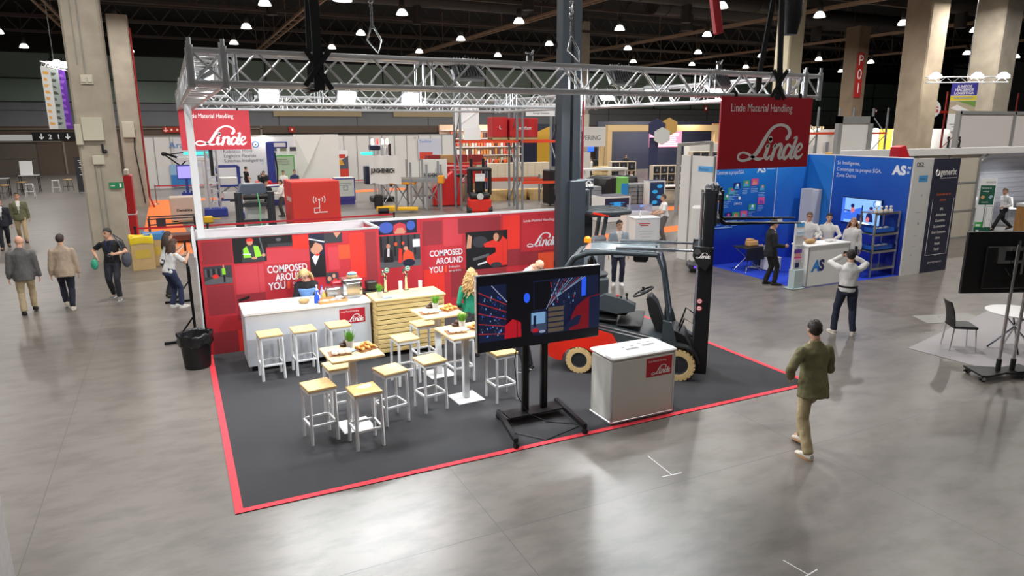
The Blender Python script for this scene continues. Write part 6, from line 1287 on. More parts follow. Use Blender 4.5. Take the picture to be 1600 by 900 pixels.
t = thing('rollup_banner', 'white and green roll-up banner at the entrance of the white room', 'banner', (26.86, 8.02, .0), -28); t.scale = (.74, 1, 1); mb = MB(); mb.bx(-.42, .42, -.01, .01, .1, 2.22, .002); mb.build('sheet', M_paper, t); mb = MB(); mb.bx(-.44, .44, -.08, .08, 0, .1, .02); mb.build('base', M_steel, t)
PG = [mat('roll_' + n, c, .6) for (n, c) in (('dgreen', (28, 92, 72)), ('green', (60, 180, 80)), ('white', (238, 240, 240)), ('sand', (214, 170, 120)), ('pale', (170, 196, 206)), ('grey', (150, 152, 154)))]
class RB(Print):
    def poly(s, pts, c): super().poly(pts, c)
    def text(s, tx, size, x, y, c=2, align='LEFT', sx=1.0, off=0.0): put_text(s.mb, tx, size, I4, x, y, c, align, 0, off, sx, s._z())
p = RB(frame((-.42, -.012, .1), (1, 0, 0), (0, 0, 1))); p.rect(.06, 1.15, .78, 1.86, 0); p.rect(0, 0, .84, .3, 0); p.rect(.02, .3, .4, .5, 1); p.rect(.06, .5, .36, 1.12, 2); p.rect(.4, .3, .44, 1.15, 0); p.rect(.5, .3, .8, 1.1, 5); p.rect(.52, .32, .78, 1.08, 2)
p.text('movertis', .13, .3, 1.95, 5); p.text('Soluciones de', .085, .12, 1.74); p.text('embalaje', .085, .2, 1.62); p.poly([(.1, 1.42), (.22, 1.5), (.36, 1.44), (.24, 1.35)], 3); p.poly([(.5, 1.42), (.62, 1.52), (.74, 1.46), (.62, 1.36)], 4); p.text('sostenible', .08, .2, 1.22); p.rect(.08, .34, .3, .42, 2); p.rect(.12, .06, .26, .2, 2); p.build('print', t, PG)
def chair(label, x, y, rz, seatm, legm, high=.46, back=.42, z0=0, group=None):
    t = thing('chair', label, 'chair', (x, y, z0), rz, group); mb = MB(); mb.bx(-.22, .22, -.21, .21, high - .03, high + .02, .015); mb.build('seat', seatm, t)
    mb = MB(); R = []
    for q in range(7): a = q / 6; zz = high + .02 + a * back; R.append([(sx_ * (.21 - .02 * a), -.2 - .10 * a * a + dy, zz) for (sx_, dy) in ((-1, 0), (-.4, -.025), (.4, -.025), (1, 0), (1, .02), (.4, -.005), (-.4, -.005), (-1, .02))])
    mb.rings(R, 8); mb.build('backrest', seatm, t)
    for i in (-1, 1):
        for j in (-1, 1): mb = MB(); mb.tube((i * .19, j * .18, high - .02), (i * .21, j * .22, .004), .012); mb.build('leg', legm, t)
    return t
chair('white bar chair behind the walking person at the right edge', 30.9, 9.3, 150, M_white, M_chrome, .75, .42, .012); chair('second white bar chair, left of the first at the right edge', 30.0, 9.9, 190, M_white, M_chrome, .75, .42, .012)
t = thing('wooden_desk', 'oak reception desk cut off at the right edge', 'desk', (28.0, 6.85, 0)); mb = MB(); mb.bx(0, 1.6, 0, .7, 0, 1.18, .01); mb.build('body', wood('desk_oak', (168, 118, 62), (198, 150, 90), 4, 2), t); mb = MB(); mb.bx(-.02, 1.62, -.02, .72, 1.18, 1.3, .01); mb.build('top', M_shell, t)
# ------------------------------------------------------------------ second television (seen from behind), table and chair
tb = thing('television_stand', 'black television seen from behind on a chrome two-pole stand at the right edge', 'television', (11.93, -1.05, 0), -22)
mb = MB(); mb.bx(-.82, .95, .04, .10, 1.42, 2.44, .008); mb.bx(-.5, .6, -.0, .05, 1.5, 2.2, .015); mb.bx(-.4, .5, -.004, 0, 1.62, 1.63); mb.build('cabinet', M_black, tb)
mb = MB(); mb.bx(-.3, .45, -.035, -.0, 1.93, 1.98); mb.bx(-.3, .45, -.035, 0, 2.14, 2.19); mb.bx(-.32, -.2, -.03, 0, 1.93, 2.19); mb.bx(.35, .47, -.03, 0, 1.93, 2.19)
for x in (.0, .1): mb.bx(x - .02, x + .02, -.05, -.03, 1.75, 2.3)
mb.build('mount_frame', M_steel, tb)
for x in (-.06, .19):
    mb = MB(); mb.tube((x, -.09, .3), (x, -.09, 2.25), .026, n=14); po = mb.build('pole', M_chrome, tb); mb = MB(); mb.tube((x, -.09, .09), (x, -.09, .32), .04, n=14); mb.build('pole_sleeve', M_black, po)
mb = MB(); mb.prism([(-.5, -.3), (-.42, -.34), (0, -.2), (.5, -.34), (.6, -.3), (.55, .2), (.1, .05), (-.45, .2)], .03, M=TR(0, 0, .09)); mb.build('base_plate', M_black, tb)
for (x, y) in ((-.45, -.28), (.52, -.28), (-.4, .14), (.5, .14)):
    mb = MB(TR(x, y, .045, 0, 90)); mb.lathe([(0, -.02), (.045, -.02), (.045, .02), (0, .02)], 16); mb.lathe([(0.02, -.024), (.034, -.024), (.034, .024), (.02, .024)], 12, mi=1); mb.tube((-.045, 0, 0), (-.07, 0, 0), .015); mb.build('caster', [M_black, M_chrome], tb)
mb = MB(); mb.path([(-.06, -.1, 1.7), (-.14, -.1, 1.75), (-.16, -.02, 1.85)], .006, 6); mb.bx(.15, .28, -.25, -.18, .12, .15); mb.build('cable', M_black, tb)
t = thing('grey_rug', 'pale grey carpet square under the round table at the right edge', 'carpet'); mb = MB(); mb.prism([(11.95, .55), (12.2, -1.9), (17.0, -1.9), (16.5, 1.6)], .008); mb.build('carpet', mat('rug_grey', (168, 164, 166), .95, bump=.2, bscale=150), t, sm=0)
t = thing('floor_hatch', 'pale flush floor hatch plate right of the walking path', 'floor plate'); 
mb = MB(); mb.prism([(14.2, 2.0), (15.5, 1.6), (15.3, 1.0), (13.9, 1.45)], .006); mb.build('plate', mat('hatch_grey', (150, 148, 144), .5), t, sm=0); mb = MB(); mb.prism([(14.6, 1.7), (14.7, 1.67), (14.68, 1.6), (14.58, 1.63)], .009); mb.build('handle', M_steel, t)
chair('black cantilever-backed chair with chrome legs on the pale rug', 12.78, .12, -128, M_black, M_chrome, .46, .45, .008)
t = thing('round_table', 'round white meeting table on chrome legs at the right edge', 'table', (13.62, -.35, .008)); mb = MB(); mb.lathe([(.0, .71), (.48, .71), (.5, .72), (.5, .735), (.48, .745), (0, .745)], 40); mb.build('tabletop', M_white, t); mb = MB(); mb.bx(-.25, .25, -.25, .25, .66, .71, .01); mb.build('top_frame', M_black, t)
for k in range(4):
    a = pi / 4 + k * pi / 2; mb = MB(); mb.tube((.2 * cos(a), .2 * sin(a), .67), (-.38 * cos(a), -.38 * sin(a), .01), .018); mb.build('leg', M_chrome, t)
# ------------------------------------------------------------------ above and beyond the right stands
t = thing('white_board', 'big white board standing above the top beam at the right edge', 'board', (0, 0, 0)); mb = MB(); mb.bx(27.0, 34.0, 9.5, 9.6, 3.1, 4.55); mb.build('panel', mat('board_white', (214, 206, 202), .5), t, sm=0); mb = MB()
for x in (26.95, 30.5, 34.0): mb.bx(x - .06, x + .06, 9.44, 9.62, 3.0, 4.65)
mb.bx(26.9, 34, 9.44, 9.62, 4.55, 4.67); mb.build('profile', M_shellgrey, t)
t = thing('white_portal', 'white portal panel in a grey frame above the blue wall', 'portal', (0, 0, 0)); mb = MB(); mb.bx(21.15, 22.55, 10.0, 10.08, 0, 4.2); mb.build('panel', M_shell, t, sm=0); mb = MB(); mb.bx(20.95, 21.15, 9.95, 10.1, 0, 4.45); mb.bx(22.55, 22.75, 9.95, 10.1, 0, 4.45); mb.bx(20.95, 22.75, 9.95, 10.1, 4.2, 4.45); mb.build('frame', M_shellgrey, t)
t = thing('hanging_banner', 'tall hanging banner in blue, yellow and white beside the right column', 'banner', (32.2, 12.7, 0), -58)
mb = MB(); mb.bx(-.5, .5, 0, .03, 3.95, 6.0); mb.build('panel', M_paper, t, sm=0)
p = RB(frame((-.5, 0, 3.95), (1, 0, 0), (0, 0, 1))); p.rect(0, 1.5, 1.0, 2.05, 0); p.rect(0, 1.28, 1.0, 1.48, 1); p.rect(0, .7, 1.0, 1.26, 2); p.poly([(.3, 1.26), (1, 1.26), (1, .98)], 3); p.poly([(.05, .95), (.3, 1.1), (.95, .75), (.7, .68)], 4); p.text('JUNTOS', .15, .5, 1.84, 4, 'CENTER', 1, .006); p.text('HACEMOS', .15, .5, 1.70, 4, 'CENTER', 1, .006); p.text('LOGÍSTICA', .15, .5, 1.55, 4, 'CENTER', 1, .006); p.rect(.12, 1.36, .88, 1.42, 5); p.rect(.1, .2, .9, .25, 5); p.rect(.2, .1, .8, .14, 5)
p.build('print', t, [mat('hb_blue', (66, 62, 170), .6), mat('hb_yellow', (240, 214, 30), .6), mat('hb_sand', (190, 176, 150), .6), mat('hb_green', (120, 160, 70), .6), M_lettering, mat('hb_grey', (170, 180, 170), .6)])
t = thing('small_truss', 'short silver truss with lamps holding the blue and yellow banner', 'truss'); mb = MB(); a, b2 = Vector((31.0, 13.8, 6.15)), Vector((34.2, 12.0, 6.15))
for dz in (-.12, .12):
    mb.tube(a + Vector((0, 0, dz)), b2 + Vector((0, 0, dz)), .03)
for q in range(12): u, v2 = a.lerp(b2, q / 12), a.lerp(b2, (q + 1) / 12); s = 1 if q % 2 else -1; mb.tube(u + Vector((0, 0, .12 * s)), v2 - Vector((0, 0, .12 * s)), .014, n=6)
mb.build('chords', M_alu, t)
for q in (.12, .62, .93):
    c = a.lerp(b2, q); mb = MB(); mb.lathe([(.08, .25), (.24, .12), (.26, .0), (.02, .04)], 14, M=TR(c.x, c.y, 6.22)); mb.build('lamp', M_glow, t)
mb = MB(); mb.tube((32.6, 12.9, 6.2), (32.6, 12.9, 13.9), .015, n=6); mb.build('hanger', M_steel, t)
t = thing('round_sign', 'round white sign with red letters peeking out behind the concrete column', 'sign', (37.4, 17.7, 5.0), -59); mb = MB(); mb.lathe([(.52, -.05), (.55, 0), (.52, .05)], 32, M=TR(0, 0, 0, 0, 90)); mb.build('disc', M_paper, t); mb = MB(frame((0, -.055, 0), (1, 0, 0), (0, 0, 1))); put_text(mb, 'ARG', .42, I4, .02, -.16, 0, 'CENTER', offset=.01, sx=1.05); mb.build('lettering', mat('sign_red', (200, 40, 50), .5), t, sm=0); mb = MB(); mb.tube((0, 0, .5), (0, 0, 8.9), .012, n=6); mb.build('wire', M_steel, t)
def rack(label, o, u, bays, bayw, depth, levels, H, beamc, upc=None, group=None, deck=False):
    t = thing('pallet_rack', label, 'rack', (o[0], o[1], 0), math.degrees(atan2(u[1], u[0])), group); upm = upc or M_rackgrey
    for b in range(bays + 1):
        x = b * bayw; mb = MB()
        for y in (0, depth): mb.bx(x - .05, x + .05, y - .04, y + .04, 0, H)
        z = .3; s = 0
        while z + depth < H: mb.bar((x, .0 if s else depth, z), (x, depth if s else 0, z + depth), .04); z += depth; s ^= 1
        mb.build('upright_frame', upm, t)
    for z in levels:
        for b in range(bays):
            for y in (-.05, depth + .05): mb = MB(); mb.bx(b * bayw, (b + 1) * bayw, y - .025, y + .025, z - .12, z); mb.build('beam', beamc, t)
            if deck:
                mb = MB()
                for k in range(9): mb.bx(b * bayw, (b + 1) * bayw, k * depth / 9, k * depth / 9 + depth * .07, z, z + .02)
                mb.build('deck', mat('deck_wood', (188, 164, 120), .8), t)
    return t
M_rackgrey = mat('rack_grey', (142, 148, 152), .45, .4); M_orange = mat('beam_orange', (232, 74, 36), .5)
rack('pallet rack with orange beam behind the hanging red corner banner', (31.5, 22.5), (1, -.1), 3, 2.7, 1.1, (1.6, 3.75), 5.2, M_orange)
for k, (x, h_) in enumerate(((32.2, .55), (33.6, .5), (35.2, .6), (36.6, .55), (38.2, .5))):
    mb = MB(); mb.bx(-.55, .55, -.4, .4, 0, h_, .015); mb.bx(-.56, .56, -.05, .05, .01, h_ + .004); mb.bx(-.3, .3, -.402, -.4, .15, .4); o = tag(mb.build('carton', mat('cardboard2', (186, 156, 116), .85, nz=.08)), 'brown carton on the far right rack, %s from the left' % ('first', 'second', 'third', 'fourth', 'fifth')[k], 'carton', 'cartons on the far right rack'); o.location = (x, 23.0 - .1 * (x - 31.5), 1.61)
t2 = rack('pallet rack with red beams far behind the right columns', (40.5, 20.0), (1, -.1), 4, 3.2, 1.2, (2.4, 5.0), 6.2, mat('beam_red', (206, 50, 36), .5), mat('upright_red', (150, 44, 44), .5))
t = thing('far_stand_wall', 'bright white stand wall with lit niches far behind the blue stand', 'partition wall'); mb = MB(); mb.bx(38, 66, 28.0, 28.2, 0, 3.9); mb.build('panel', M_shell, t, sm=0); mb = MB(); mb.bx(47.5, 48.9, 27.94, 28.0, 1.4, 3.9); mb.build('yellow_panel', mat('wall_yellow', (232, 190, 40), .6), t, sm=0)
mb = MB()
for k in range(8): mb.lathe([(.02, .1), (.14, .1), (.14, 0), (.02, 0)], 12, M=TR(40.5 + k * 3, 27.6, 3.85))
mb.build('wall_lamps', M_glow, t)
mb = MB()
for k in range(5): mb.bx(39.5 + k * 1.2, 39.7 + k * 1.2, 27.9, 28, 2.0, 2.6 + .2 * (k % 3))
mb.build('display_items', mat('display_grey', (140, 140, 150), .5), t)
area_light('far_wall_light', (50, 25, 6), (50, 28, 2.5), 900, 4, 1, (1, .96, .92), 170)
for k, (x, y) in enumerate(((40.8, 20.6), (42.4, 19.8))):
    t = thing('mannequin', 'small black robot arm on top of the stand, the %s one' % ('left', 'right')[k], 'robot arm', (x * .7, 9.9 - k * .5 + 0, 3.34 if False else 0)); t.location = (24.6 + k * .62, 8.3, 3.34)
    mb = MB(); mb.lathe([(.09, 0), (.09, .02), (.04, .03), (.04, .12)], 14); mb.path([(0, 0, .1), (.02, 0, .25), (-.06, 0, .34)], .035, 8); mb.sph((-.02, 0, .36), .05); mb.build('arm', M_black, t)
t = thing('yellow_crate_pile', 'yellow crates seen over the blue wall beside the white portal', 'crate', (24.5, 12.5, 0)); mb = MB()
for k in range(5): mb.bx(-.6, .6, -.4, .4, k * .62, k * .62 + .58, .02)
mb.build('crates', mat('crate_yellow', (206, 158, 60), .7), t)
t = thing('flower_arrangement', 'bunch of yellow and white flowers showing above the blue wall', 'flowers', (26.4, 13.2, 0)); mb = MB(); mb.lathe([(.12, 0), (.2, .05), (.22, 2.5), (.18, 2.55)], 16); mb.build('pedestal', M_shell, t); mb = MB(); rd = random.Random(8)
for k in range(60): mb.sph((.38 * rd.uniform(-1, 1), .3 * rd.uniform(-1, 1), 2.75 + .3 * rd.uniform(-1, 1)), .07, 7, 5, mi=k % 3)
mb.build('flowers', [mat('fl_y', (220, 200, 90), .7), mat('fl_w', (236, 236, 230), .7), mat('fl_g', (70, 110, 50), .7)], t)
mb = MB(); mb.prism([(0, 0), (.3, -.12), (.5, .25), (.25, .6), (0, .55)], .3, M=TR(0, 0, 0, 0, 90)); mb.bx(.05, .3, -.3, 0, -2.9, 0); o = tag(mb.build('red_flag_sign', M_red), 'red corner of a sign just left of the stand number panel', 'sign'); o.location = (18.9, 6.4, 2.95)
# ------------------------------------------------------------------ far shell-scheme wall
t = thing('shell_scheme_wall', 'long white shell-scheme wall far behind the stand with printed exhibitor panels', 'partition wall'); mb = MB(); mb.bx(-2.2, 20.6, 46.3, 46.36, 0, 3.5); mb.build('panel', M_shell, t, sm=0)
mb = MB()
for k in range(24): mb.bx(-2.2 + k * .99 - .02, -2.2 + k * .99 + .02, 46.26, 46.3, 0, 3.5)
mb.bx(-2.2, 20.6, 46.25, 46.37, 3.5, 3.56); mb.build('profile', M_shellgrey, t)
mb = MB(); mb.bx(.0, 8.3, 46.2, 46.25, 0.05, 3.45); mb.build('printed_panel', mat('print_offwhite', (222, 220, 226), .5), t, sm=0)
p = RB(frame((0, 46.19, 0), (1, 0, 0), (0, 0, 1)))
p.rect(-.4, .1, 1.2, 1.6, 1); p.rect(-.4, .1, 1.0, .9, 0); p.text('Araní', .62, -.3, 2.72, 0); p.text('Robótica Móvil', .32, 3.1, 2.35, 2); p.text('Logística Flexible', .32, 3.1, 2.02, 2); p.text('Sistemas Inteligentes', .32, 3.1, 1.69, 2); p.ell(5.3, 2.9, .24, .24, 0); p.ell(5.3, 2.9, .17, .17, 3); p.ell(5.3, 2.9, .06, .06, 2); p.ell(1.5, 2.6, .5, .3, 1); p.rect(1.0, 2.0, 2.3, 2.9, 1); p.rect(1.2, 1.4, 2.4, 1.7, 5)
for k in range(40): p.ell(5.6 + 2.4 * random.random(), .8 + 1.6 * random.random(), .03, .03, 1)
p.rect(9.9, .2, 11.9, 2.4, 3); p.poly([(9.9, 1.1), (10.6, 1.8), (11.3, 1.6), (11.9, 2.0), (11.9, .9), (9.9, .9)], 2); p.rect(9.9, .3, 11.9, 1.0, 4); p.rect(10.2, 1.8, 11.7, 2.1, 4); p.poly([(10.8, 1.3), (11.6, 1.3), (11.4, 1.7), (11.0, 1.7)], 6); p.text('Soluciones', .2, 10.0, .7, 3); p.text('intralogísticas', .2, 10.0, .45, 3)
p.rect(17.5, 1.6, 19.4, 3.2, 5); p.rect(17.6, 1.6, 18.7, 2.15, 4); p.text('Toolbox', .3, 17.6, 2.9, 0)
for (x, s) in ((8.5, 'B1'), (17.1, '152'), (13.6, '150')): p.text(s, .2, x, 3.22, 2)
p.build('print', t, [mat('sw_blue', (60, 130, 200), .5), mat('sw_pale', (150, 190, 226), .5), mat('sw_dark', (90, 94, 110), .5), M_paper, mat('sw_red', (222, 70, 50), .5), mat('sw_lilac', (206, 208, 224), .5), mat('sw_yellow', (240, 170, 50), .5)])
mb = MB(); 
for x in (5.9, 4.4): mb.sph((x, 45.9, 3.25), .2)
mb.build('spot_lamp', M_glow, t)
t = thing('white_tower', 'folded white display tower standing before the far white wall', 'display', (9.2, 44.5, 0)); mb = MB(); mb.prism([(-1.4, 0), (1.6, -.3), (1.6, .4), (-1.4, .6)], 3.6); mb.add([(-1.4, -.02, 0), (.4, -.2, 3.5), (-1.4, -.02, 3.5), (-.6, -.3, 1.5)], [(0, 3, 1), (3, 0, 2), (3, 2, 1)]); mb.build('panel', M_shell, t, sm=10)
# signs on the far hall wall
def wall_sign(label, x0, x1, z0, z1, col, txt, tc=(240, 240, 240), size=None, emit=0):
    t = thing('wall_sign', label, 'sign', ((x0 + x1) / 2, 67.84, z0)); w, h = x1 - x0, z1 - z0; mb = MB(); mb.bx(-w / 2, w / 2, -.04, .0, 0, h, .01); mb.build('plate', mat('sign_%d_%d_%d' % col, col, .6, emit=emit), t); mb = MB(frame((0, -.042, 0), (1, 0, 0), (0, 0, 1))); tm = mat('signtext_%d' % tc[0], tc, .5, emit=.3)
    for (s, x) in txt:
        if s == 'v': mb.box((x, h * .55, .003), (.08, h * .6, .004)); mb.prism([(x - .2, h * .45), (x, h * .12), (x + .2, h * .45), (x + .14, h * .5), (x, h * .28), (x - .14, h * .5)], .005)
        elif s == 'M': mb.box((x, h * .5, .003), (h * .3, h * .36, .004)); mb.box((x, h * .5, .006), (h * .16, h * .2, .004))
        elif s == 'P': mb.lathe([(.0, -.01), (h * .1, -.01), (h * .1, .01), (0, .01)], 10, M=TR(x, h * .84, .01)); mb.prism([(x - h * .14, h * .7), (x + h * .14, h * .7), (x + h * .1, h * .3), (x + h * .08, h * .02), (x - h * .08, h * .02), (x - h * .1, h * .3)], .01)
        else: put_text(mb, s, size or h * .8, I4, x, h * .2, 0, 'CENTER', lift=.004, offset=.01)
    mb.build('symbols', tm, t)
wall_sign('black direction sign with arrows and door numbers two and one at the left', -11.2, -7.9, 2.98, 3.7, (20, 20, 24), [('v', -.95), ('2', -.3), ('1', .35), ('v', 1.05)])
for i, (x, z) in enumerate(((0.05, 3.62), (11.2, 3.6), (27.9, 3.62), (50.4, 3.62))):
    wall_sign('red fire sign on the far brown wall, %s from the left' % ('first', 'second', 'third', 'fourth')[i], x - (.75 if i != 1 else .3), x + (.75 if i != 1 else .3), z, z + .55, (196, 56, 40), [('M', 0)] if i == 1 else [('v', -.5), ('M', 0), ('M', .5)], (250, 200, 180))
wall_sign('white restroom pictogram of two figures on the far brown wall', 48.1, 49.5, 3.3, 4.3, (72, 62, 56), [('P', -.32), ('P', .32)])
wall_sign('small red sign on the grey band far to the right', 65.2, 66.0, 6.05, 6.9, (206, 84, 70), [('M', 0)]); wall_sign('small red sign on the grey band, the far right one', 99.3, 100.3, 6.0, 6.9, (206, 84, 70), [('M', 0)]); wall_sign('small yellow-green sign on the grey band at the left', -9.5, -8.5, 6.0, 6.95, (190, 200, 80), [('P', 0)], (40, 60, 40))
# hanging banners top left
t = thing('small_truss', 'short silver truss with lamps carrying three banners at the upper left', 'truss'); mb = MB(); a, b2 = Vector((-4.55, 26.5, 6.75)), Vector((-3.4, 25.4, 6.28))
a = Vector((-4.3, 25.6, 6.5)); b2 = Vector((-3.85, 27.6, 6.5))
for dx in (-.1, .1):
    for dz in (-.1, .1): mb.tube(a + Vector((dx, 0, dz)), b2 + Vector((dx, 0, dz)), .03)
for q in range(12): u, v2 = a.lerp(b2, q / 12), a.lerp(b2, (q + 1) / 12); s = 1 if q % 2 else -1; mb.tube(u + Vector((-.1, 0, .1 * s)), v2 + Vector((-.1, 0, -.1 * s)), .014, n=6)
mb.build('chords', M_alu, t); mb = MB(); mb.tube(a.lerp(b2, .5), a.lerp(b2, .5) + Vector((0, 0, 7.4)), .015, n=6); mb.build('hanger', M_steel, t)
for q in (.35, .75):
    c = a.lerp(b2, q); mb = MB(); mb.lathe([(.08, .22), (.2, .12), (.22, .0), (.02, .04)], 14, M=TR(c.x + .2, c.y, c.z)); mb.build('lamp', M_glow, t)
for i, (q, c1, c2, lab) in enumerate(((.0, (206, 208, 206), (214, 160, 80), 'white hanging banner, the left of three at the upper left'), (.4, (150, 160, 158), (60, 70, 60), 'grey-green hanging banner, the middle of three at the upper left'), (.75, (96, 40, 160), (150, 90, 210), 'purple hanging banner, the right of three at the upper left'))):
    c = a.lerp(b2, q); t = thing('hanging_banner', lab, 'banner', (c.x, c.y, 4.05), 8 + 0 * i, 'three banners at the upper left'); mb = MB(); mb.bx(-.13, .17, 0, .025, 0, 2.36, .004); mb.build('panel', mat('hban%d' % i, c1, .6), t); mb = MB(frame((-.13, -.002, 0), (1, 0, 0), (0, 0, 1))); rd = random.Random(i)
    for k in range(9): z = .15 + k * .24; mb.face([(.05, z, .001), (.1 + .14 * rd.random(), z, .001), (.1 + .14 * rd.random(), z + .1, .001), (.05, z + .12, .001)])
    mb.build('print', mat('hbanp%d' % i, c2, .6), t, sm=0)
# ------------------------------------------------------------------ left: tables, roll-up, fire cabinet, cartons, barriers
def hightable(label, x, y): 
    t = thing('high_table', label, 'table', (x, y, 0)); mb = MB(); mb.bx(-.55, .55, -.35, .35, 1.06, 1.1, .006); mb.build('tabletop', mat('table_grey', (170, 172, 172), .5), t)
    for i in (-1, 1):
        for j in (-1, 1): mb = MB(); mb.bx(i * .5 - .02, i * .5 + .02, j * .3 - .02, j * .3 + .02, 0, 1.06); mb.build('leg', M_black, t)
hightable('high grey table with a white notice at the far left', -8.7, 47.2); hightable('high grey table cut by the left edge, nearer one', -9.9, 44.6)
mb = MB(); mb.prism([(-.35, 0), (.35, 0), (.35, .9), (-.35, .9)], .03, M=TR(0, 0, 0, 0, 78)); o = tag(mb.build('notice_board', M_paper), 'white notice standing on the far high table', 'sign'); o.location = (-8.8, 47.2, 1.11)
for i, (x, y, c) in enumerate(((-8.2, 43.6, 0), (-7.2, 46.4, 0), (-9.4, 43.2, 1), (-6.6, 47.0, 1), (-8.9, 45.6, 1))):
    t = thing('high_stool', ('white wire stool at the far left tables, front one', 'white wire stool at the far left tables, back one', 'black stool with wooden seat at the left edge', 'black stool with wooden seat, rightmost of the far stools', 'black stool with wooden seat between the high tables')[i], 'stool', (x, y, 0), 15 * i, 'stools at the far left tables'); mb = MB(); mb.bx(-.2, .2, -.2, .2, .74, .78, .01); mb.build('seat', M_whitemetal if c == 0 else M_seatwood, t)
    for a in (-1, 1):
        for b2 in (-1, 1): mb = MB(); mb.tube((a * .17, b2 * .17, .74), (a * .22, b2 * .22, 0), .014); mb.build('leg', M_whitemetal if c == 0 else M_black, t)
    mb = MB(); mb.path([(.2, .2, .3), (-.2, .2, .3), (-.2, -.2, .3), (.2, -.2, .3)], .01, 6, closed=True); mb.build('foot_ring', M_whitemetal if c == 0 else M_black, t)
t = thing('rollup_banner', 'black roll-up banner with white lines left of the first column', 'banner', (-5.3, 44.8, 0), 10); mb = MB(); mb.bx(-.5, .5, 0, .03, .1, 2.3); mb.build('sheet', mat('roll_black', (40, 40, 44), .6), t); mb = MB(); mb.bx(-.5, .5, -.12, .12, 0, .1, .02); mb.build('base', M_steel, t); mb = MB(frame((-.5, -.004, .1), (1, 0, 0), (0, 0, 1)))
for k in range(12): mb.box((.5, .75 + k * .11, .002), (.3 + .4 * random.random(), .04, .002))
mb.build('print', M_paper, t, sm=0)
t = thing('notice_stand', 'small white A-frame notice in front of the black roll-up', 'sign', (-4.9, 42.6, 0), 10); mb = MB(); mb.bar((0, .25, 0), (0, .02, 1.0), .6, .02, up=(0, 1, 0)); mb.bar((0, -.25, 0), (0, -.02, 1.0), .6, .02, up=(0, 1, 0)); mb.build('boards', M_paper, t); mb = MB(); mb.bx(-.3, .3, -.03, .03, .98, 1.02); mb.build('hinge', M_black, t)
t = thing('fire_cabinet', 'tall red fire hose cabinet on the right flank of the first column', 'fire cabinet', (-1.62, 19.4, 0)); mb = MB(); mb.bx(-.12, .12, -.45, .45, 0, 1.25, .02); mb.bx(-.12, .12, -.45, .45, 1.28, 2.55, .02); mb.build('body', mat('fire_red', (176, 18, 26), .4), t); mb = MB(); mb.bx(-.14, .14, -.47, .47, 1.25, 1.28); mb.bx(-.14, -.12, -.46, -.40, .05, 2.5); mb.build('trim', M_shell, t); mb = MB(); mb.bx(-.1, .05, -.4, .1, 2.55, 2.75, .03); mb.build('top_box', M_jbox, t)
for i, (x, y, c, lab) in enumerate(((-1.3, 15.6, (236, 206, 40), 'tan cardboard bin with yellow liner beside the person in black t-shirt'), (-.95, 16.1, (70, 130, 190), 'tan cardboard bin with blue liner behind the yellow-lined one'))):
    t = thing('cardboard_bin', lab, 'bin', (x, y, 0), 6); mb = MB(); mb.bx(-.3, .3, -.28, .28, 0, .92, .006); mb.bx(-.301, .301, -.1, -.09, 0, .92); mb.build('box', mat('bin_card', (190, 160, 112), .85, nz=.05), t)
    mb = MB(); R = []
    for (q, z) in ((.31, .78), (.325, .86), (.32, .97), (.29, 1.0), (.25, .93)): R.append([(max(-q, min(q, q * 1.35 * cos(a))), max(-q, min(q, q * 1.35 * sin(a))) * .94, z + .02 * sin(3 * a)) for a in [k * pi / 16 for k in range(32)]])
    mb.rings(R, 32, False); mb.build('liner_bag', mat('liner%d' % i, c, .35, bump=.3, bscale=20), t); mb = MB(); mb.bx(-.2, .2, -.285, -.28, .35, .6); mb.build('print_patch', mat('bin_print', (200, 170, 70), .8), t, sm=0)
M_belt = mat('belt_red', (190, 24, 44), .6)
def barrier(label, x, y, tx=None, ty=None, dark=True):
    t = thing('barrier_post', label, 'barrier post', (x, y, 0), 0, 'belt barrier posts'); mb = MB(); mb.lathe([(.17, 0), (.17, .02), (.03, .05), (.03, .98), (.04, .99), (.04, 1.06), (.03, 1.07)], 16); mb.build('post', M_black if dark else M_steel, t)
    if tx is not None: mb = MB(); mb.bar((0, 0, .99), (tx - x, ty - y, .99), .012, .06); mb.build('belt', M_belt, t)
for i, (x, y, tx, ty, lab) in enumerate(((-1.5, 17.3, .6, 17.0, 'barrier post with red belt beside the fire cabinet'), (.6, 17.0, 6.9, 17.2, 'barrier post hidden behind the cabin, belt running right'), (6.9, 17.2, None, None, 'barrier post right of the red icon box'), (-1.2, 35.2, 1.6, 34.6, 'far barrier post at the left end of the back belt'), (1.6, 34.6, 4.2, 34.2, 'far barrier post beside the lattice tower'), (4.2, 34.2, 11.0, 34.4, 'far barrier post behind the purple counter'), (11.0, 34.4, None, None, 'far barrier post at the right end of the back belt'))): barrier(lab, x, y, tx, ty, i < 3)
M_ocar = mat('carpet_orange', (244, 120, 52), .95, bump=.2, bscale=150)
for nm, poly in (('orange carpet strip running back along the left of the second column', [(-1.5, 18.2), (.1, 17.7), (.0, 24.0), (-.6, 37.5), (-1.6, 37.5)]), ('orange carpet strip crossing in front of the far white wall', [(-.6, 36.2), (14, 37.6), (14, 39.2), (-.6, 37.5)]), ('orange carpet strip crossing behind the trucks to the white kiosk', [(9.5, 13.2), (20.5, 14.9), (20.2, 16.0), (9.2, 14.2)]), ('orange carpet strip in front of the display cubes', [(17.5, 20.4), (24.5, 20.2), (24.5, 21.6), (17.5, 21.8)])):
    t = thing('orange_carpet', nm, 'carpet', group=None); mb = MB(); mb.prism(poly, .006); mb.build('strip', M_ocar, t, sm=0)
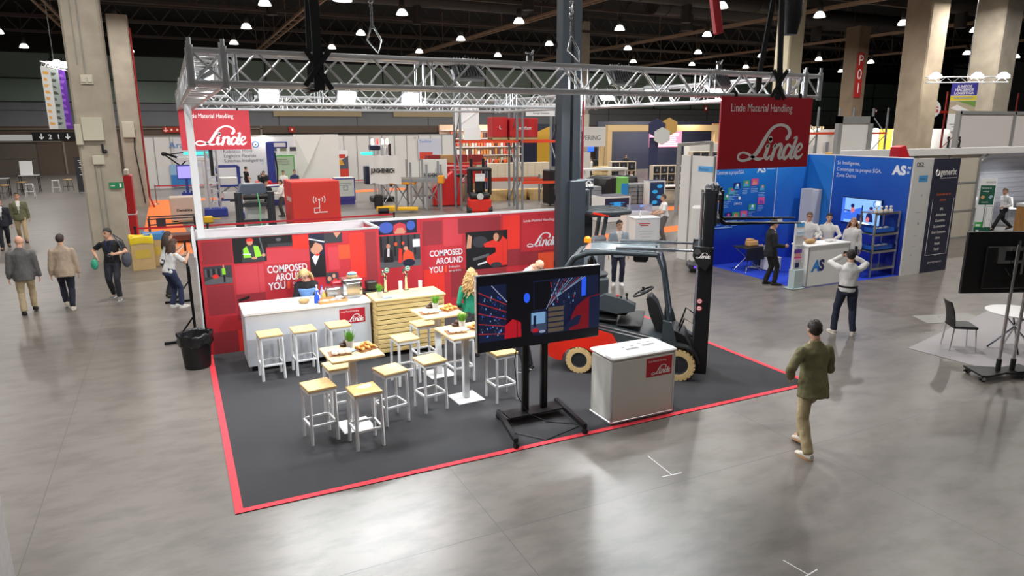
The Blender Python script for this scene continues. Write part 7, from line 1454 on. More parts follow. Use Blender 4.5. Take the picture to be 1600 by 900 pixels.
for i, (x, y) in enumerate(((-.45, 20.6),)):
    t = thing('floor_trolley', 'low black trolley frame with red base behind the yellow bin', 'trolley', (x, y, 0)); mb = MB(); mb.bx(-.75, .75, -.4, .4, .12, .3, .02); mb.build('platform', mat('trolley_brown', (96, 54, 44), .6), t); mb = MB()
    for z in (.62, .92): mb.path([(-.75, -.4, z), (.75, -.4, z), (.75, .4, z), (-.75, .4, z)], .025, 8, closed=True)
    for a in (-1, 1):
        for b2 in (-1, 1): mb.tube((a * .75, b2 * .4, .1), (a * .75, b2 * .4, .95), .025)
    mb.bx(-.5, -.2, -.42, -.3, .62, .95, .01); mb.build('rail_frame', M_dark, t); mb = MB()
    for a in (-1, 1): mb.tube((a * .6, -.4, .08), (a * .6, .4, .08), .08, n=14)
    mb.build('wheels', M_black, t)
# flight-case cover with printed name
def cover(label, x, y, rz, w, d, h, m, txt, tc, z0=.12):
    t = thing('display_box', label, 'box', (x, y, 0), rz); mb = MB(); mb.bx(-w / 2, w / 2, 0, d, z0, z0 + h, .02); mb.build('cover', m, t); mb = MB(frame((0, -.003, z0), (1, 0, 0), (0, 0, 1))); s = h * .16
    for k, q in enumerate(txt): put_text(mb, q, s, I4, 0, h * .4 - k * s * 1.2, 0, 'CENTER', offset=.004)
    mb.build('lettering', tc, t, sm=0); mb = MB()
    for a in (-.35, .35): mb.bx(a * w - .1, a * w + .1, .02, d - .02, 0, z0)
    mb.bx(-w / 2, w / 2, .02, .1, z0 - .05, z0); mb.build('pallet', mat('deck_wood', (188, 164, 120), .8), t); return t
cover('beige cloth-covered box on a pallet left of the white post', .05, 26.0, 0, 1.1, .9, 1.02, mat('cover_beige', (188, 172, 158), .85, bump=.1, bscale=10), ['Demática'], M_black)
mb = MB(); mb.bx(-.2, .2, -.15, .15, 0, .3, .05); mb.bar((0, 0, .2), (.5, 0, .15), .06); tag(mb.build('yellow_jack_unit', mat('jack_yellow', (220, 180, 30), .5)), 'small yellow drive unit at the foot of the beige box', 'machine').location = (.95, 25.7, 0)
# lattice tower with robot arm, monitors, blue machine frames
M_bluemach = mat('machine_blue', (40, 56, 140), .45); M_purp = mat('kiosk_purple', (66, 60, 140), .5)
t = thing('lattice_tower', 'grey lattice column on a blue foot behind the white post', 'tower', (1.42, 28.2, 0)); mb = MB()
for a in (-.24, .24):
    for b2 in (-.24, .24): mb.tube((a, b2, .35), (a, b2, 3.15), .035)
for k in range(14):
    z = .4 + k * .19; s = 1 if k % 2 else -1
    for q in (-.24, .24): mb.tube((-.24 * s, q, z), (.24 * s, q, z + .19), .014, n=6); mb.tube((q, -.24 * s, z), (q, .24 * s, z + .19), .014, n=6)
mb.build('lattice', M_alu, t); mb = MB(); mb.bx(-.5, .5, -.4, .4, 0, .38, .03); mb.build('foot', M_bluemach, t); mb = MB(); mb.bx(-.08, .08, -.32, -.26, 1.9, 3.1, .01); mb.build('cable_duct', M_black, t)
t = thing('robot_gantry', 'dark robot arm head with teal light bar under the pink banner', 'robot', (.3, 29.2, 0)); mb = MB(); mb.bx(.75, .95, -.1, .1, 0, 2.7, .02); mb.bx(-.3, 1.0, -.15, .15, 2.55, 2.75, .02); mb.build('frame', M_shell, t); mb = MB(); mb.bar((-.1, 0, 2.65), (-.85, 0, 2.95), .1); mb.bar((-.85, 0, 2.9), (-.2, 0, 2.35), .07); mb.bar((-.8, 0, 2.85), (.0, 0, 2.95), .05); mb.bar((-.2, 0, 2.3), (.1, 0, 2.6), .06); mb.sph((-.85, 0, 2.9), .1); mb.build('arm', M_blackmetal, t); mb = MB(); mb.bx(.0, 1.2, -.2, -.16, 2.85, 2.98); mb.build('light_bar', mat('teal_light', (60, 220, 200), .4, emit=1.0), t)
t = thing('monitor_stand', 'monitor with lilac screen on blue legs left of the white post', 'monitor', (.3, 28.6, 0)); mb = MB(); mb.bx(-.38, .38, -.04, .04, 1.75, 2.4, .01); mb.build('case', M_purp, t); mb = MB(); mb.bx(-.34, .34, -.046, -.04, 1.8, 2.35); mb.build('display', mat('lilac_screen', (150, 140, 240), .4, emit=.9), t, sm=0); mb = MB(); mb.bx(-.06, .06, -.05, .05, 1.0, 1.75); mb.bx(-.2, -.12, -.05, .05, .0, 1.2); mb.bx(.12, .2, -.05, .05, 0, 1.2); mb.bx(-.3, .3, -.25, .25, 0, .1, .02); mb.bx(-.26, .26, -.1, .1, 1.0, 1.12); mb.build('stand', M_bluemach, t)
t = thing('machine_cage', 'dark blue open machine frame right of the lattice tower', 'machine', (2.25, 30.6, 0)); mb = MB()
for x in (-.5, .5):
    for y in (-.4, .4): mb.bx(x - .05, x + .05, y - .05, y + .05, 0, 2.2)
for z in (.5, 1.2, 2.15): mb.bx(-.5, .5, -.45, -.35, z, z + .09); mb.bx(-.5, .5, .35, .45, z, z + .09)
mb.build('frame', M_bluemach, t); mb = MB(); mb.bx(-.42, .42, -.38, .38, 1.24, 1.65, .02); mb.bx(-.3, .3, -.3, .3, .55, .9, .02); mb.build('load', M_shell, t)
mb = MB(); mb.bx(-.55, .55, -.35, .35, 0, .28, .03); mb.bx(-.5, -.3, -.36, .36, .08, .2); tag(mb.build('blue_dolly', M_bluemach), 'low blue dolly block right of the lattice tower foot', 'dolly').location = (2.75, 26.8, 0)
t = thing('folding_table', 'black folding table with crossed legs before the white print wall', 'table', (3.1, 41.0, 0)); mb = MB(); mb.bx(-.7, .7, -.35, .35, .95, 1.0); mb.build('tabletop', M_black, t); mb = MB()
for y in (-.3, .3): mb.tube((-.6, y, 0), (.6, y, .95), .02); mb.tube((.6, y, 0), (-.6, y, .95), .02)
mb.build('legs', M_black, t)
# automated truck behind the cabin
t = thing('automated_truck', 'grey automated guided truck with twin masts and green hose behind the cabin', 'forklift', (2.65, 22.6, 0)); mb = MB()
for x in (-.62, .62): mb.bx(x - .14, x + .14, -.15, .15, .05, 1.55, .02); mb.bx(x - .05, x + .05, -.2, -.15, .3, 1.5, .01)
mb.bx(-.55, .55, -.1, .1, .95, 1.1, .01); mb.bx(-.55, .55, -.1, .1, .3, .42, .01); mb.build('mast', M_dark, t)
mb = MB(); mb.prism([(-.62, 1.45), (.55, 1.45), (.45, 1.85), (-.45, 1.85)], .8, M=TR(0, .9, 0, 0, 90)); mb.build('top_housing', mat('agv_bluegrey', (86, 100, 120), .35, coat=.4), t, bevel=.05); mb = MB(); mb.tube((-.45, -.1, 1.35), (.5, -.1, 1.35), .11, n=16); mb.build('roller', M_black, t)
mb = MB(); mb.bx(-.35, .4, .3, .9, .1, 1.2, .03); mb.build('load_pack', mat('wrap_white', (214, 218, 214), .35, bump=.3, bscale=12), t); mb = MB(); mb.path([(.1, -.18, 1.5), (.16, -.22, 1.0), (.12, -.2, .5), (.2, -.2, .08)], .025, 8); mb.build('green_hose', mat('hose_green', (120, 220, 150), .5), t); mb = MB(); mb.bx(-.95, -.7, -.18, -.1, 1.2, 1.3); mb.build('sensor', M_black, t); mb = MB()
for x in (-.72, .72): mb.tube((x - .06, .1, .2), (x + .06, .1, .2), .2, n=18)
mb.build('wheels', M_black, t)
# kiosks
def kiosk(label, x, y, rz, w, d, h, fc, pc, lines, foot=.1, icon=None, tcol=None):
    t = thing('kiosk', label, 'kiosk', (x, y, 0), rz); mb = MB(); fr = .07
    mb.bx(-w / 2, w / 2, 0, d, foot, h, .012); mb.bx(-w / 2 + .03, w / 2 - .03, .03, d - .03, 0, foot); mb.build('body', fc, t); mb = MB(); mb.bx(-w / 2 + fr, w / 2 - fr, -.008, 0, foot + .22, h - fr); mb.bx(-w / 2 + .01, w / 2 - .01, .01, d - .01, h, h + .015); fp = mb.build('front_panel', pc, t, sm=0)
    mb = MB(frame((0, -.009, 0), (1, 0, 0), (0, 0, 1))); rd = random.Random(int(x * 10) + 3)
    for k in range(lines): q = (w - .3) * (.5 + .5 * rd.random()); mb.box((0, h - .28 - k * .1, .002), (q, .03, .003))
    if icon: icon(mb, w, h)
    mb.build('print', tcol or mat('print_grey2', (130, 132, 136), .6), t, sm=0); return t
M_green = mat('kiosk_green', (70, 170, 60), .5); M_panelw = mat('kiosk_panel', (206, 210, 206), .5)
kiosk('green framed kiosk beside the person standing side-on', 6.05, 29.4, 0, 1.3, .9, 1.42, M_green, M_panelw, 7, .1); kiosk('second green kiosk with grey panels further back', 6.35, 40.8, 0, 1.5, 1.0, 2.3, M_green, mat('kiosk_panel2', (170, 200, 170), .5), 4); kiosk('dark purple framed kiosk with white panel right of the red icon box', 8.1, 30.4, 0, 1.05, .9, 1.42, M_purp, M_panelw, 3, .22, lambda mb, w, h: mb.path([(-.1, h * .55, .004), (.1, h * .55, .004), (.1, h * .72, .004), (-.1, h * .72, .004)], .02, 6, closed=True)); kiosk('purple and white service counter with people around it', 4.2, 31.5, 8, 1.9, .8, 1.05, M_purp, M_shell, 2)
t = thing('blue_lift_post', 'tall blue lift column with a side sign behind the purple counter', 'machine', (5.3, 38.0, 0)); mb = MB(); mb.bx(-.25, .2, -.2, .2, 0, 3.2, .03); mb.bx(-.2, 1.0, -.1, .1, 2.85, 3.25, .03); mb.build('column', M_bluemach, t); mb = MB(); mb.bx(.15, .9, -.112, -.1, 2.93, 3.17); mb.build('sign_face', M_shell, t, sm=0); mb = MB(); mb.path([(.22, -.1, 2.6), (.3, -.15, 1.6), (.25, -.1, .6)], .05, 8); mb.build('cable', M_black, t)
t = thing('orange_pallet_truck', 'orange-red pallet truck beneath the tall blue lift column', 'forklift', (4.55, 36.4, 0)); mb = MB(); mb.bx(-.45, .45, -.4, .4, .15, 1.0, .06); mb.build('body', M_truckred, t); mb = MB(); mb.bx(-.3, .3, -.3, .1, 1.0, 1.35, .05); mb.path([(0, -.3, 1.1), (0, -.5, 1.4), (-.2, -.5, 1.45)], .04, 8); mb.build('handle', M_black, t); mb = MB(); mb.tube((-.46, 0, .15), (.46, 0, .15), .15, n=16); mb.build('wheels', M_black, t)
for k in range(3):
    mb = MB(); mb.bx(-.25, .25, 0, .03, 0, .55, .005); mb.bx(-.2, .2, -.004, 0, .25, .5, mi=1); o = tag(mb.build('poster_card', [M_panelw, mat('card_img%d' % k, ((70, 90, 110), (110, 120, 90), (60, 60, 70))[k], .6)]), 'poster card on top of the tall green kiosk, %s from the left' % ('first', 'second', 'third')[k], 'card', 'poster cards on the green kiosk'); o.location = (5.85 + k * .62, 41.0, 2.32)
def icon_robot(mb, w, h):
    z = h * .33; mb.path([(-.12, z, .004), (-.12, z + .2, .004), (.1, z + .2, .004), (.1, z + .02, .004), (.42, z + .02, .004)], .025, 6); mb.path([(.1, z + .2, .004), (.1, z + .5, .004)], .025, 6)
    for s in (-1, 1):
        for r in (.14, .24): mb.path([(.1 + s * r * cos(a), z + .55 + r * sin(a), .004) for a in (-.6, -.3, 0, .3, .6)], .022, 6)
    mb.sph((.1, z + .55, .004), (.05, .05, .004)); mb.path([(-.12, z, .004), (.1, z + .02, .004)], .025, 6)
t = kiosk('big red box with a white robot icon rising behind the cabin', 5.0, 21.9, 2, 1.95, 1.75, 1.92, mat('box_coral', (232, 62, 52), .5), mat('box_coral', (232, 62, 52), .5), 0, .05, icon_robot, M_lettering)
mb = MB(frame((-.98, 1.5, 0), (0, -1, 0), (0, 0, 1))); mb.box((.8, 1.2, .003), (1.0, .18, .004)); mb.build('side_stripe', mat('pale_print', (240, 190, 180), .6), t, sm=0)
# rack with cloth banners and orange shuttle, warehouse truck tower
M_rackg2 = mat('rack_grey2', (150, 154, 156), .45, .4)
t = thing('shuttle_rack', 'grey rack lane with orange shuttle and white cloth banner left of the red truck', 'rack', (9.0, 26.6, 0), -26)
for (x, y, h_) in ((-.35, 2.2, 2.6), (.05, .1, 2.5), (.75, .1, 2.3), (1.15, 1.2, 2.5), (1.5, 0.1, 2.4), (1.95, 1.2, 2.5), (2.3, .1, 2.3), (2.75, 1.2, 2.4), (3.0, .1, 2.3)):
    mb = MB(); mb.bx(x - .05, x + .05, y - .05, y + .05, 0, h_); mb.build('upright', M_rackg2, t)
mb = MB()
for y in (.15, 1.15): mb.bx(0.2, 3.1, y - .06, y + .06, 1.42, 1.6, .01)
for k in range(6): mb.bx(.3 + k * .5, .36 + k * .5, .1, 1.2, 1.48, 1.54)
for x in (.05, .75, 1.5, 2.3): mb.bar((x, .1, .2), (x + .5, 1.2, 1.3), .04); mb.bar((x, .1, 1.3), (x + .5, 1.2, .2), .035)
mb.build('rails', M_rackg2, t); mb = MB(); mb.bx(.4, 1.7, .1, 1.1, 1.3, 1.5, .03); mb.bx(2.85, 3.15, .0, .5, 1.35, 1.75, .04); mb.bx(-.45, -.2, 1.9, 2.3, 1.9, 2.4, .05); mb.build('shuttle', mat('shuttle_orange', (240, 160, 40), .45), t)
mb = MB(); R = []
for k in range(13): x = -.5 + k * .13; R.append([(x, -.05 + .03 * sin(k * 1.3), 1.35 + .04 * sin(k)), (x, -.05 + .03 * sin(k * 1.3 + .5), 2.75 + .03 * sin(k * 2)), (x, -.04 + .03 * sin(k * 1.3 + .5), 2.75 + .03 * sin(k * 2)), (x, -.04 + .03 * sin(k * 1.3), 1.35 + .04 * sin(k))])
mb.rings(R, 4); mb.build('cloth_banner', mat('banner_cloth', (226, 226, 222), .8), t); mb = MB(); put_text(mb, 'JUNGHEINRICH', .3, frame((-.42, -.09, 1.9), (1, 0, 0), (0, 0, 1)), 0, 0, 0, sx=.55, offset=.012, lift=0); mb.build('banner_lettering', M_black, t, sm=0)
mb = MB(); mb.bx(1.9, 3.2, 1.45, 1.48, 1.5, 2.5, .004); mb.build('rear_banner', mat('banner_cloth', (226, 226, 222), .8), t); mb = MB(); put_text(mb, 'JUNGHEINRICH', .25, frame((2.0, 1.44, 1.6), (1, 0, 0), (0, 0, 1)), 0, 0, 0, sx=.55, offset=.01, lift=0); mb.build('banner_lettering', M_black, t, sm=0)
t = thing('yellow_tugger', 'yellow and grey tugger unit at the foot of the shuttle rack', 'machine', (8.9, 25.6, 0), -20); mb = MB(); mb.bx(-.4, .5, -.2, .3, .1, .35, .04); mb.bx(.6, 1.6, -.1, .5, .12, .26, .03); mb.build('body', mat('tug_yellow', (232, 180, 30), .5), t); mb = MB(); mb.bx(-.5, -.1, -.1, .4, .2, .9, .06); mb.tube((-.3, -.2, .14), (.2, -.2, .14), .13, n=14); mb.build('drive_unit', M_black, t)
t = thing('red_white_truck', 'red and white automated truck behind the right end of the shuttle rack', 'machine', (12.9, 27.6, 0), -15); mb = MB(); mb.prism([(-.8, 0), (.7, 0), (.75, 1.2), (.3, 1.75), (-.8, .9)], 1.0, M=TR(0, .5, 0.05, 0, 90)); mb.build('body', mat('truck_scarlet', (226, 34, 30), .4), t, bevel=.03); mb = MB(); mb.bx(-1.9, -.2, -.3, .4, .5, 1.4, .08); mb.build('white_hood', M_shell, t); mb = MB(); mb.bx(.4, .9, -.4, .3, 1.5, 1.65, .03); mb.build('sensor_bar', M_black, t)
t = thing('order_picker_tower', 'tall order picker tower with teal beacon above the shuttle rack', 'machine', (10.3, 31.2, 0)); mb = MB()
for x in (-.35, -.12, .12, .35): mb.bx(x - .05, x + .05, -.15, .15, .1, 3.0)
mb.build('mast', M_alu, t); mb = MB(); mb.bx(-.95, -.4, -.3, .2, 1.0, 2.0, .04); mb.build('cab', mat('cab_navy', (36, 42, 66), .4), t); mb = MB(); mb.bx(-.6, .0, -.2, .2, 2.85, 3.15, .05); mb.build('head_box', mat('cab_navy', (36, 42, 66), .4), t); mb = MB(); mb.lathe([(.3, 2.6), (.34, 2.68), (.3, 2.76)], 18, M=TR(-.75, 0, 0)); mb.build('beacon', mat('teal_light', (60, 220, 200), .4, emit=1.0), t); mb = MB(); mb.bx(.5, .62, -.1, .1, .8, 3.2); mb.build('red_boom', mat('boom_dark', (60, 34, 36), .5), t); mb = MB(); mb.bx(.6, 1.1, -.2, .2, .9, 1.9, .03); mb.build('white_pack', M_shell, t); mb = MB(); mb.bx(-.6, .6, -.5, .5, 0, .3, .05); mb.build('base', M_black, t)
for k in range(4):
    mb = MB(); mb.lathe([(.02, .0), (.07, .02), (.05, .3), (.02, .32)], 12); o = tag(mb.build('tower_lamp', M_glow if k != 1 else mat('lamp_red', (220, 40, 40), .4, emit=.8)), 'small lamp on top of the order picker tower, %s' % ('leftmost', 'red one', 'second from the right', 'rightmost')[k], 'lamp', 'tower lamps'); o.location = (9.9 + k * .28, 31.2, 3.16)
# shelf with red and kraft cartons
t = rack('low rack with red and kraft cartons behind the shuttle rack', (13.3, 31.6), (1, -.25), 2, 1.7, 1.0, (1.15, 2.05), 2.15, mat('beam_red', (206, 50, 36), .5), mat('upright_blue', (40, 50, 110), .5), None, True)
M_rc = mat('carton_red', (150, 44, 48), .7); M_kc = mat('carton_kraft', (188, 156, 108), .8)
for k, (x, z, m) in enumerate(((13.6, 2.08, 0), (14.4, 2.08, 1), (15.2, 2.08, 0), (16.1, 2.08, 0), (15.0, 1.18, 1), (16.0, 1.18, 0))):
    mb = MB(); mb.bx(-.36, .36, -.3, .3, 0, .42, .01); mb.bx(-.365, .365, -.03, .03, .01, .424); o = tag(mb.build('carton', [M_rc, M_kc][m]), ('dark red carton' if m == 0 else 'kraft carton') + ' on the low rack, %s' % ('top left', 'top second', 'top third', 'top right', 'lower left', 'lower right')[k], 'carton', 'cartons on the low rack'); o.location = (x, 31.9 - .25 * (x - 13.3), z)
# red counterbalance truck seen from the rear
t = thing('red_forklift', 'small red forklift with black cab frame behind the back wall', 'forklift', (13.1, 23.8, 0), 172 - 10); mb = MB(); mb.bx(-.55, .55, -.2, .9, .1, .75, .08); mb.build('counterweight', M_truckred, t); mb = MB(); mb.bx(-.5, .5, -.1, .9, .75, 1.0, .08); mb.build('hood', M_truckblk, t); mb = MB()
for x in (-.5, .5):
    for y in (0.0, .9): mb.bx(x - .05, x + .05, y - .05, y + .05, .95, 2.1)
mb.bx(-.56, .56, -.1, 1.0, 2.08, 2.2, .03); mb.build('cab_frame', M_truckblk, t); mb = MB(); mb.bx(-.2, .2, .2, .5, 1.0, 1.75, .06); mb.build('seat', M_truckblk, t); mb = MB()
for x in (-.3, .3): mb.bx(x - .07, x + .07, -.6, -.45, .05, 2.6, .01)
mb.build('mast', M_mast, t); mb = MB(); mb.lathe([(0, 0), (.16, 0), (.16, .02), (0, .02)], 20, M=TR(0, .93, .88, 0, -90)); mb.build('round_emblem', M_panelw, t); mb = MB(); mb.bx(-.22, .22, .93, .95, 1.6, 1.95); mb.build('notice', M_paper, t); mb = MB()
for x in (-.5, .5):
    for y in (.05, .75): mb.tube((x - .09, y, .2), (x + .09, y, .2), .2, n=18)
mb.build('wheels', M_black, t)
# tall demo rack with orange beams, red boxes, sign
t = rack('tall grey pallet rack with orange beams right of the red forklift', (12.6, 24.8), (1, -.18), 1, 2.9, 1.5, (3.45,), 5.9, M_orange, M_rackgrey, 'tall demo racks'); t = rack('tall grey pallet rack with sign behind the tall mast, the right bay', (15.66, 24.1), (1, -.18), 1, 2.0, 1.5, (1.4, 3.45), 5.5, M_orange, M_rackgrey, 'tall demo racks')
rack('orange lower beams rack between the red forklift and the mast', (14.0, 27.3), (1, -.25), 1, 4.2, 1.0, (1.35,), 1.5, M_orange, M_rackgrey)
def redbox(label, x, y, z, w, d, h, txt, icon=True):
    t = thing('red_box', label, 'box', (x, y, z), -8); mb = MB(); mb.bx(-w / 2, w / 2, 0, d, .13, .13 + h, .02); mb.build('box', mat('box_red', (190, 36, 40), .55), t); mb = MB()
    for k in range(3): mb.bx(-w / 2, w / 2, k * d / 2.2, k * d / 2.2 + .08, 0, .13)
    mb.bx(-w / 2, w / 2, 0, d, .1, .13); mb.build('pallet', mat('deck_wood', (188, 164, 120), .8), t); mb = MB(frame((0, -.004, .13), (1, 0, 0), (0, 0, 1))); put_text(mb, txt, h * .24, I4, 0, h * .4, 0, 'CENTER', offset=.005, sx=.95); mb.build('lettering', M_lettering, t, sm=0)
redbox('red box on a pallet on the top beam level of the rack', 16.15, 24.9, 3.46, 1.5, 1.1, .95, 'agredlam'); redbox('smaller red box at the left on the top beam level of the rack', 14.95, 25.2, 3.46, .8, 1.0, 1.0, 'L')
t = thing('rack_sign', 'white sign with a small red emblem hung on the tall rack', 'sign', (16.3, 23.4, 4.62), -10); mb = MB(); mb.bx(-.75, .75, 0, .03, 0, .6, .004); mb.build('plate', M_paper, t); mb = MB(frame((0, -.003, 0), (1, 0, 0), (0, 0, 1))); mb.path([(-.48 + .12 * cos(a), .38 + .12 * sin(a), .002) for a in [k * pi / 9 for k in range(18)]], .025, 6, closed=True, mi=1); put_text(mb, 'AR  Racking', .15, I4, -.28, .34, 0); put_text(mb, 'Storage Solutions', .12, I4, -.4, .1, 0); mb.build('lettering', [M_black, mat('emblem_red', (170, 30, 44), .5)], t, sm=0); mb = MB()
for x in (-.7, .7): mb.bar((x, .03, .5), (x, .4, .5), .03)
mb.build('hook', M_steel, t)
mb = MB(); mb.bx(-.65, .65, 0, .04, 0, 1.1, .004); mb.bar((-.6, -.01, .1), (.6, -.01, .9), .05); tag(mb.build('white_notice', M_paper), 'white board with a diagonal bar on the left bay of the tall rack', 'board').location = (13.3, 25.6, 4.0)
mb = MB(); mb.bx(-.45, .45, 0, .04, 0, .6, .004); mb.bx(-.1, .1, -.005, 0, .1, .4); tag(mb.build('white_notice', [M_paper]), 'small white picture board on the top beam of the tall rack', 'board').location = (13.4, 25.2, 3.46)
t = thing('brand_crate', 'red and white crate with brand script behind the red forklift', 'box', (14.1, 29.2, 1.0), -6); mb = MB(); mb.bx(-1.1, 1.1, 0, .9, 0, .95, .01); mb.build('box', mat('box_red', (190, 36, 40), .55), t); mb = MB(frame((-1.1, -.004, 0), (1, 0, 0), (0, 0, 1))); put_text(mb, 'Linde Material Handling', .12, I4, .7, .74, 0); script_logo(mb, I4, 1.15, .12, .95); mb.bx(.08, .42, .15, .85, 0, .004); mb.build('lettering', M_lettering, t, sm=0); mb = MB(); mb.bx(-1.1, 1.1, 0, .9, -1.0, 0, .01); mb.build('plinth', mat('plinth_wood', (176, 146, 104), .8), t)
for k in range(4):
    mb = MB(); mb.bx(-.5, .5, -.4, .4, .12, .6, .01); mb.bx(-.5, .5, -.4, -.3, 0, .12); mb.bx(-.5, .5, .3, .4, 0, .12); mb.bx(-.52, .52, -.05, .05, .12, .605); o = tag(mb.build('wooden_crate', mat('crate_pine', (206, 178, 122), .75, nz=.08)), 'pine crate on the floor behind the tall rack, %s from the left' % ('first', 'second', 'third', 'fourth')[k], 'crate', 'pine crates behind the rack'); o.location = (15.2 + k * 1.15, 29.0 - .2 * k, 0)
t = thing('red_tow_tractor', 'red and black tow tractor behind the right rack bay', 'machine', (19.1, 25.0, 0)); mb = MB(); mb.bx(-.8, -.3, -.3, .3, .1, 1.6, .05); mb.build('red_column', M_truckred, t); mb = MB(); mb.bx(-1.6, -.8, -.4, .4, .1, 1.9, .06); mb.bx(-.2, .6, -.4, .4, .1, 1.2, .08); mb.build('body', M_black, t); mb = MB(); mb.tube((0, -.42, .2), (0, .42, .2), .2, n=16); mb.build('wheels', M_black, t)
# ------------------------------------------------------------------ centre: robots stand, display cubes, wooden booth
kiosk('navy and white box with blue screen icon in front of the robots', 17.2, 17.9, -4, 1.35, 1.1, 1.12, M_shell, mat('box_navy', (34, 34, 62), .5), 2, .0, lambda mb, w, h: (mb.box((0, h * .62, .002), (.34, .36, .004)), mb.path([(-.06, h * .7, .006), (-.06, h * .55, .006), (.08, h * .55, .006)], .02, 6)), mat('icon_blue', (40, 150, 220), .4, emit=.3))
M_crate = mat('crate_grey', (140, 142, 146), .6)
for i, (x, y, lab) in enumerate(((17.3, 20.9, 'white robot with grey crate stacks, left one behind the navy box'), (20.4, 21.4, 'white robot with grey crate stacks, right one beside the blue panel'))):
    t = thing('crate_robot', lab, 'robot', (x, y, 0), -6, 'crate robots'); mb = MB(); mb.bx(-.7, .7, -.4, .4, .05, .32, .08); mb.build('base', M_black, t); mb = MB(); mb.bx(-.7, -.5, -.2, .2, .3, 1.6, .03); mb.bx(-.66, -.54, -.205, -.2, .9, 1.5, mi=1); mb.build('column', [M_shell, mat('agv_blue', (60, 110, 220), .4)], t)
    for k in range(2):
        mb = MB()
        for q in range(5): mb.bx(-.32 + k * .6, .2 + k * .6, -.35, .35, .34 + q * .2, .52 + q * .2, .015)
        for q in range(4): mb.bx(-.3 + k * .6 + q * .13, -.27 + k * .6 + q * .13, -.36, -.35, .36, 1.3)
        mb.build('crate_stack', M_crate, t)
    mb = MB(); mb.bx(.35, .6, -.41, -.4, .18, .26); mb.build('head_light', mat('light_blue', (90, 150, 255), .3, emit=2.5), t); mb = MB(); mb.tube((-.5, -.3, .1), (-.5, .3, .1), .1, n=14); mb.tube((.5, -.3, .1), (.5, .3, .1), .1, n=14); mb.build('wheels', M_black, t)
kiosk('blue hexagon-printed panel tower in the robots stand', 21.2, 20.3, -6, .95, .5, 1.5, M_shell, mat('panel_navy', (26, 50, 96), .5), 0, .05, lambda mb, w, h: [mb.sph((-.12 + .26 * (k % 2), .45 + k * .26, .003), (.16, .09, .004)) for k in range(4)], mat('hex_cyan', (50, 160, 220), .4, emit=.3))
mb = MB(); mb.bx(-.22, .22, -.22, .22, 0, 1.7, .02); mb.bx(-.2, .2, -.225, -.22, .05, 1.4, mi=1); tag(mb.build('blue_column', [mat('col_green', (120, 190, 90), .5), mat('col_cyan', (40, 140, 210), .5)]), 'slim cyan and green column between the crate robots', 'column').location = (19.6, 21.0, 0)
t = thing('covered_table', 'table covered with a crumpled black sheet behind the crate robots', 'table', (21.0, 24.0, 0)); mb = MB(); R = []
for (q, z) in ((1.0, 1.5), (1.15, 1.42), (1.2, .9), (1.25, .05)): R.append([(max(-1, min(1, 1.3 * cos(a))) * q * 1.2, max(-1, min(1, 1.3 * sin(a))) * q * .5, z + .05 * sin(7 * a) * (z > 1)) for a in [k * pi / 20 for k in range(40)]])
mb.rings(R[::-1], 40); mb.build('sheet', mat('sheet_black', (26, 26, 28), .35, bump=.6, bscale=6), t); mb = MB(); mb.bx(-1.0, 1.9, 1.2, 2.0, 1.75, 1.85); mb.bx(-.95, -.85, 1.3, 1.9, 0, 1.75); mb.bx(1.75, 1.85, 1.3, 1.9, 0, 1.75); mb.build('white_top', M_shell, t)
def cubes(label, x, y, nx, nz, s=.45):
    t = thing('display_cubes', label, 'display shelf', (x, y, 0), -12); mb = MB(); mb.bx(-.03, nx * s + .03, 0, s, .6, .62); mb.bx(0, nx * s, .05, s, 0, .6)
    for a in range(nx + 1): mb.bx(a * s - .02, a * s + .02, 0, s, .62, .62 + nz * s)
    for b2 in range(nz + 1): mb.bx(0, nx * s, 0, s, .60 + b2 * s, .64 + b2 * s)
    mb.bx(0, nx * s, s - .02, s, .62, .62 + nz * s); mb.build('frame', mat('cube_cream', (216, 200, 176), .6), t)
    for a in range(nx):
        for b2 in range(nz): mb = MB(); mb.bx(a * s + .07, a * s + s - .07, -.01, .2, .7 + b2 * s, .62 + b2 * s + s - .07, .01); mb.prism([(a * s + s / 2 - .06, .62 + b2 * s + s * .35), (a * s + s / 2 + .06, .62 + b2 * s + s * .35), (a * s + s / 2, .62 + b2 * s + s * .65)], .004, 1, frame((0, -.011, 0), (1, 0, 0), (0, 0, 1))); mb.build('black_pack', [mat('pack_black', (34, 34, 44), .5), M_crate], t)
cubes('low wall of cream cubes with black packs left of the grey frame', 23.9, 24.2, 4, 3); cubes('tall wall of cream cubes with black packs behind the grey frame', 26.3, 23.8, 4, 4, .52); cubes('stepped cream cubes with black packs behind the person in white', 22.6, 26.4, 3, 3, .5)
t = thing('grey_frame_arch', 'tall grey square frame arch right of the display cubes', 'frame', (21.3, 18.9, 0), 30); mb = MB(); mb.bx(-.08, .08, -.08, .08, 0, 3.35, .01); mb.bx(4.6, 4.76, -.08, .08, 0, 3.3, .01); mb.bx(0, 4.7, -.07, .07, 3.2, 3.36, .01); mb.build('frame', M_shellgrey, t)
t = thing('work_table', 'black-legged table with blue parts in front of the display cubes', 'table', (22.6, 22.3, 0), -10); mb = MB(); mb.bx(0, 2.6, 0, .9, .95, 1.02, .01); mb.build('tabletop', M_shell, t); mb = MB(); mb.bx(.02, 2.58, .02, .88, .85, .95); mb.build('apron', M_black, t)
for x in (.1, 2.5):
    for y in (.1, .8): mb = MB(); mb.bx(x - .05, x + .05, y - .05, y + .05, 0, .9); mb.build('leg', M_black, t)
mb = MB(); mb.bx(0, 1.3, 0, .7, 0, .16, .04); mb.bx(.2, 1.0, .1, .5, .16, .26, .04); tag(mb.build('blue_parts', mat('parts_blue', (50, 120, 200), .5)), 'pile of blue parts on the pale counter under the tall cubes', 'parts').location = (26.4, 22.6, 1.02)
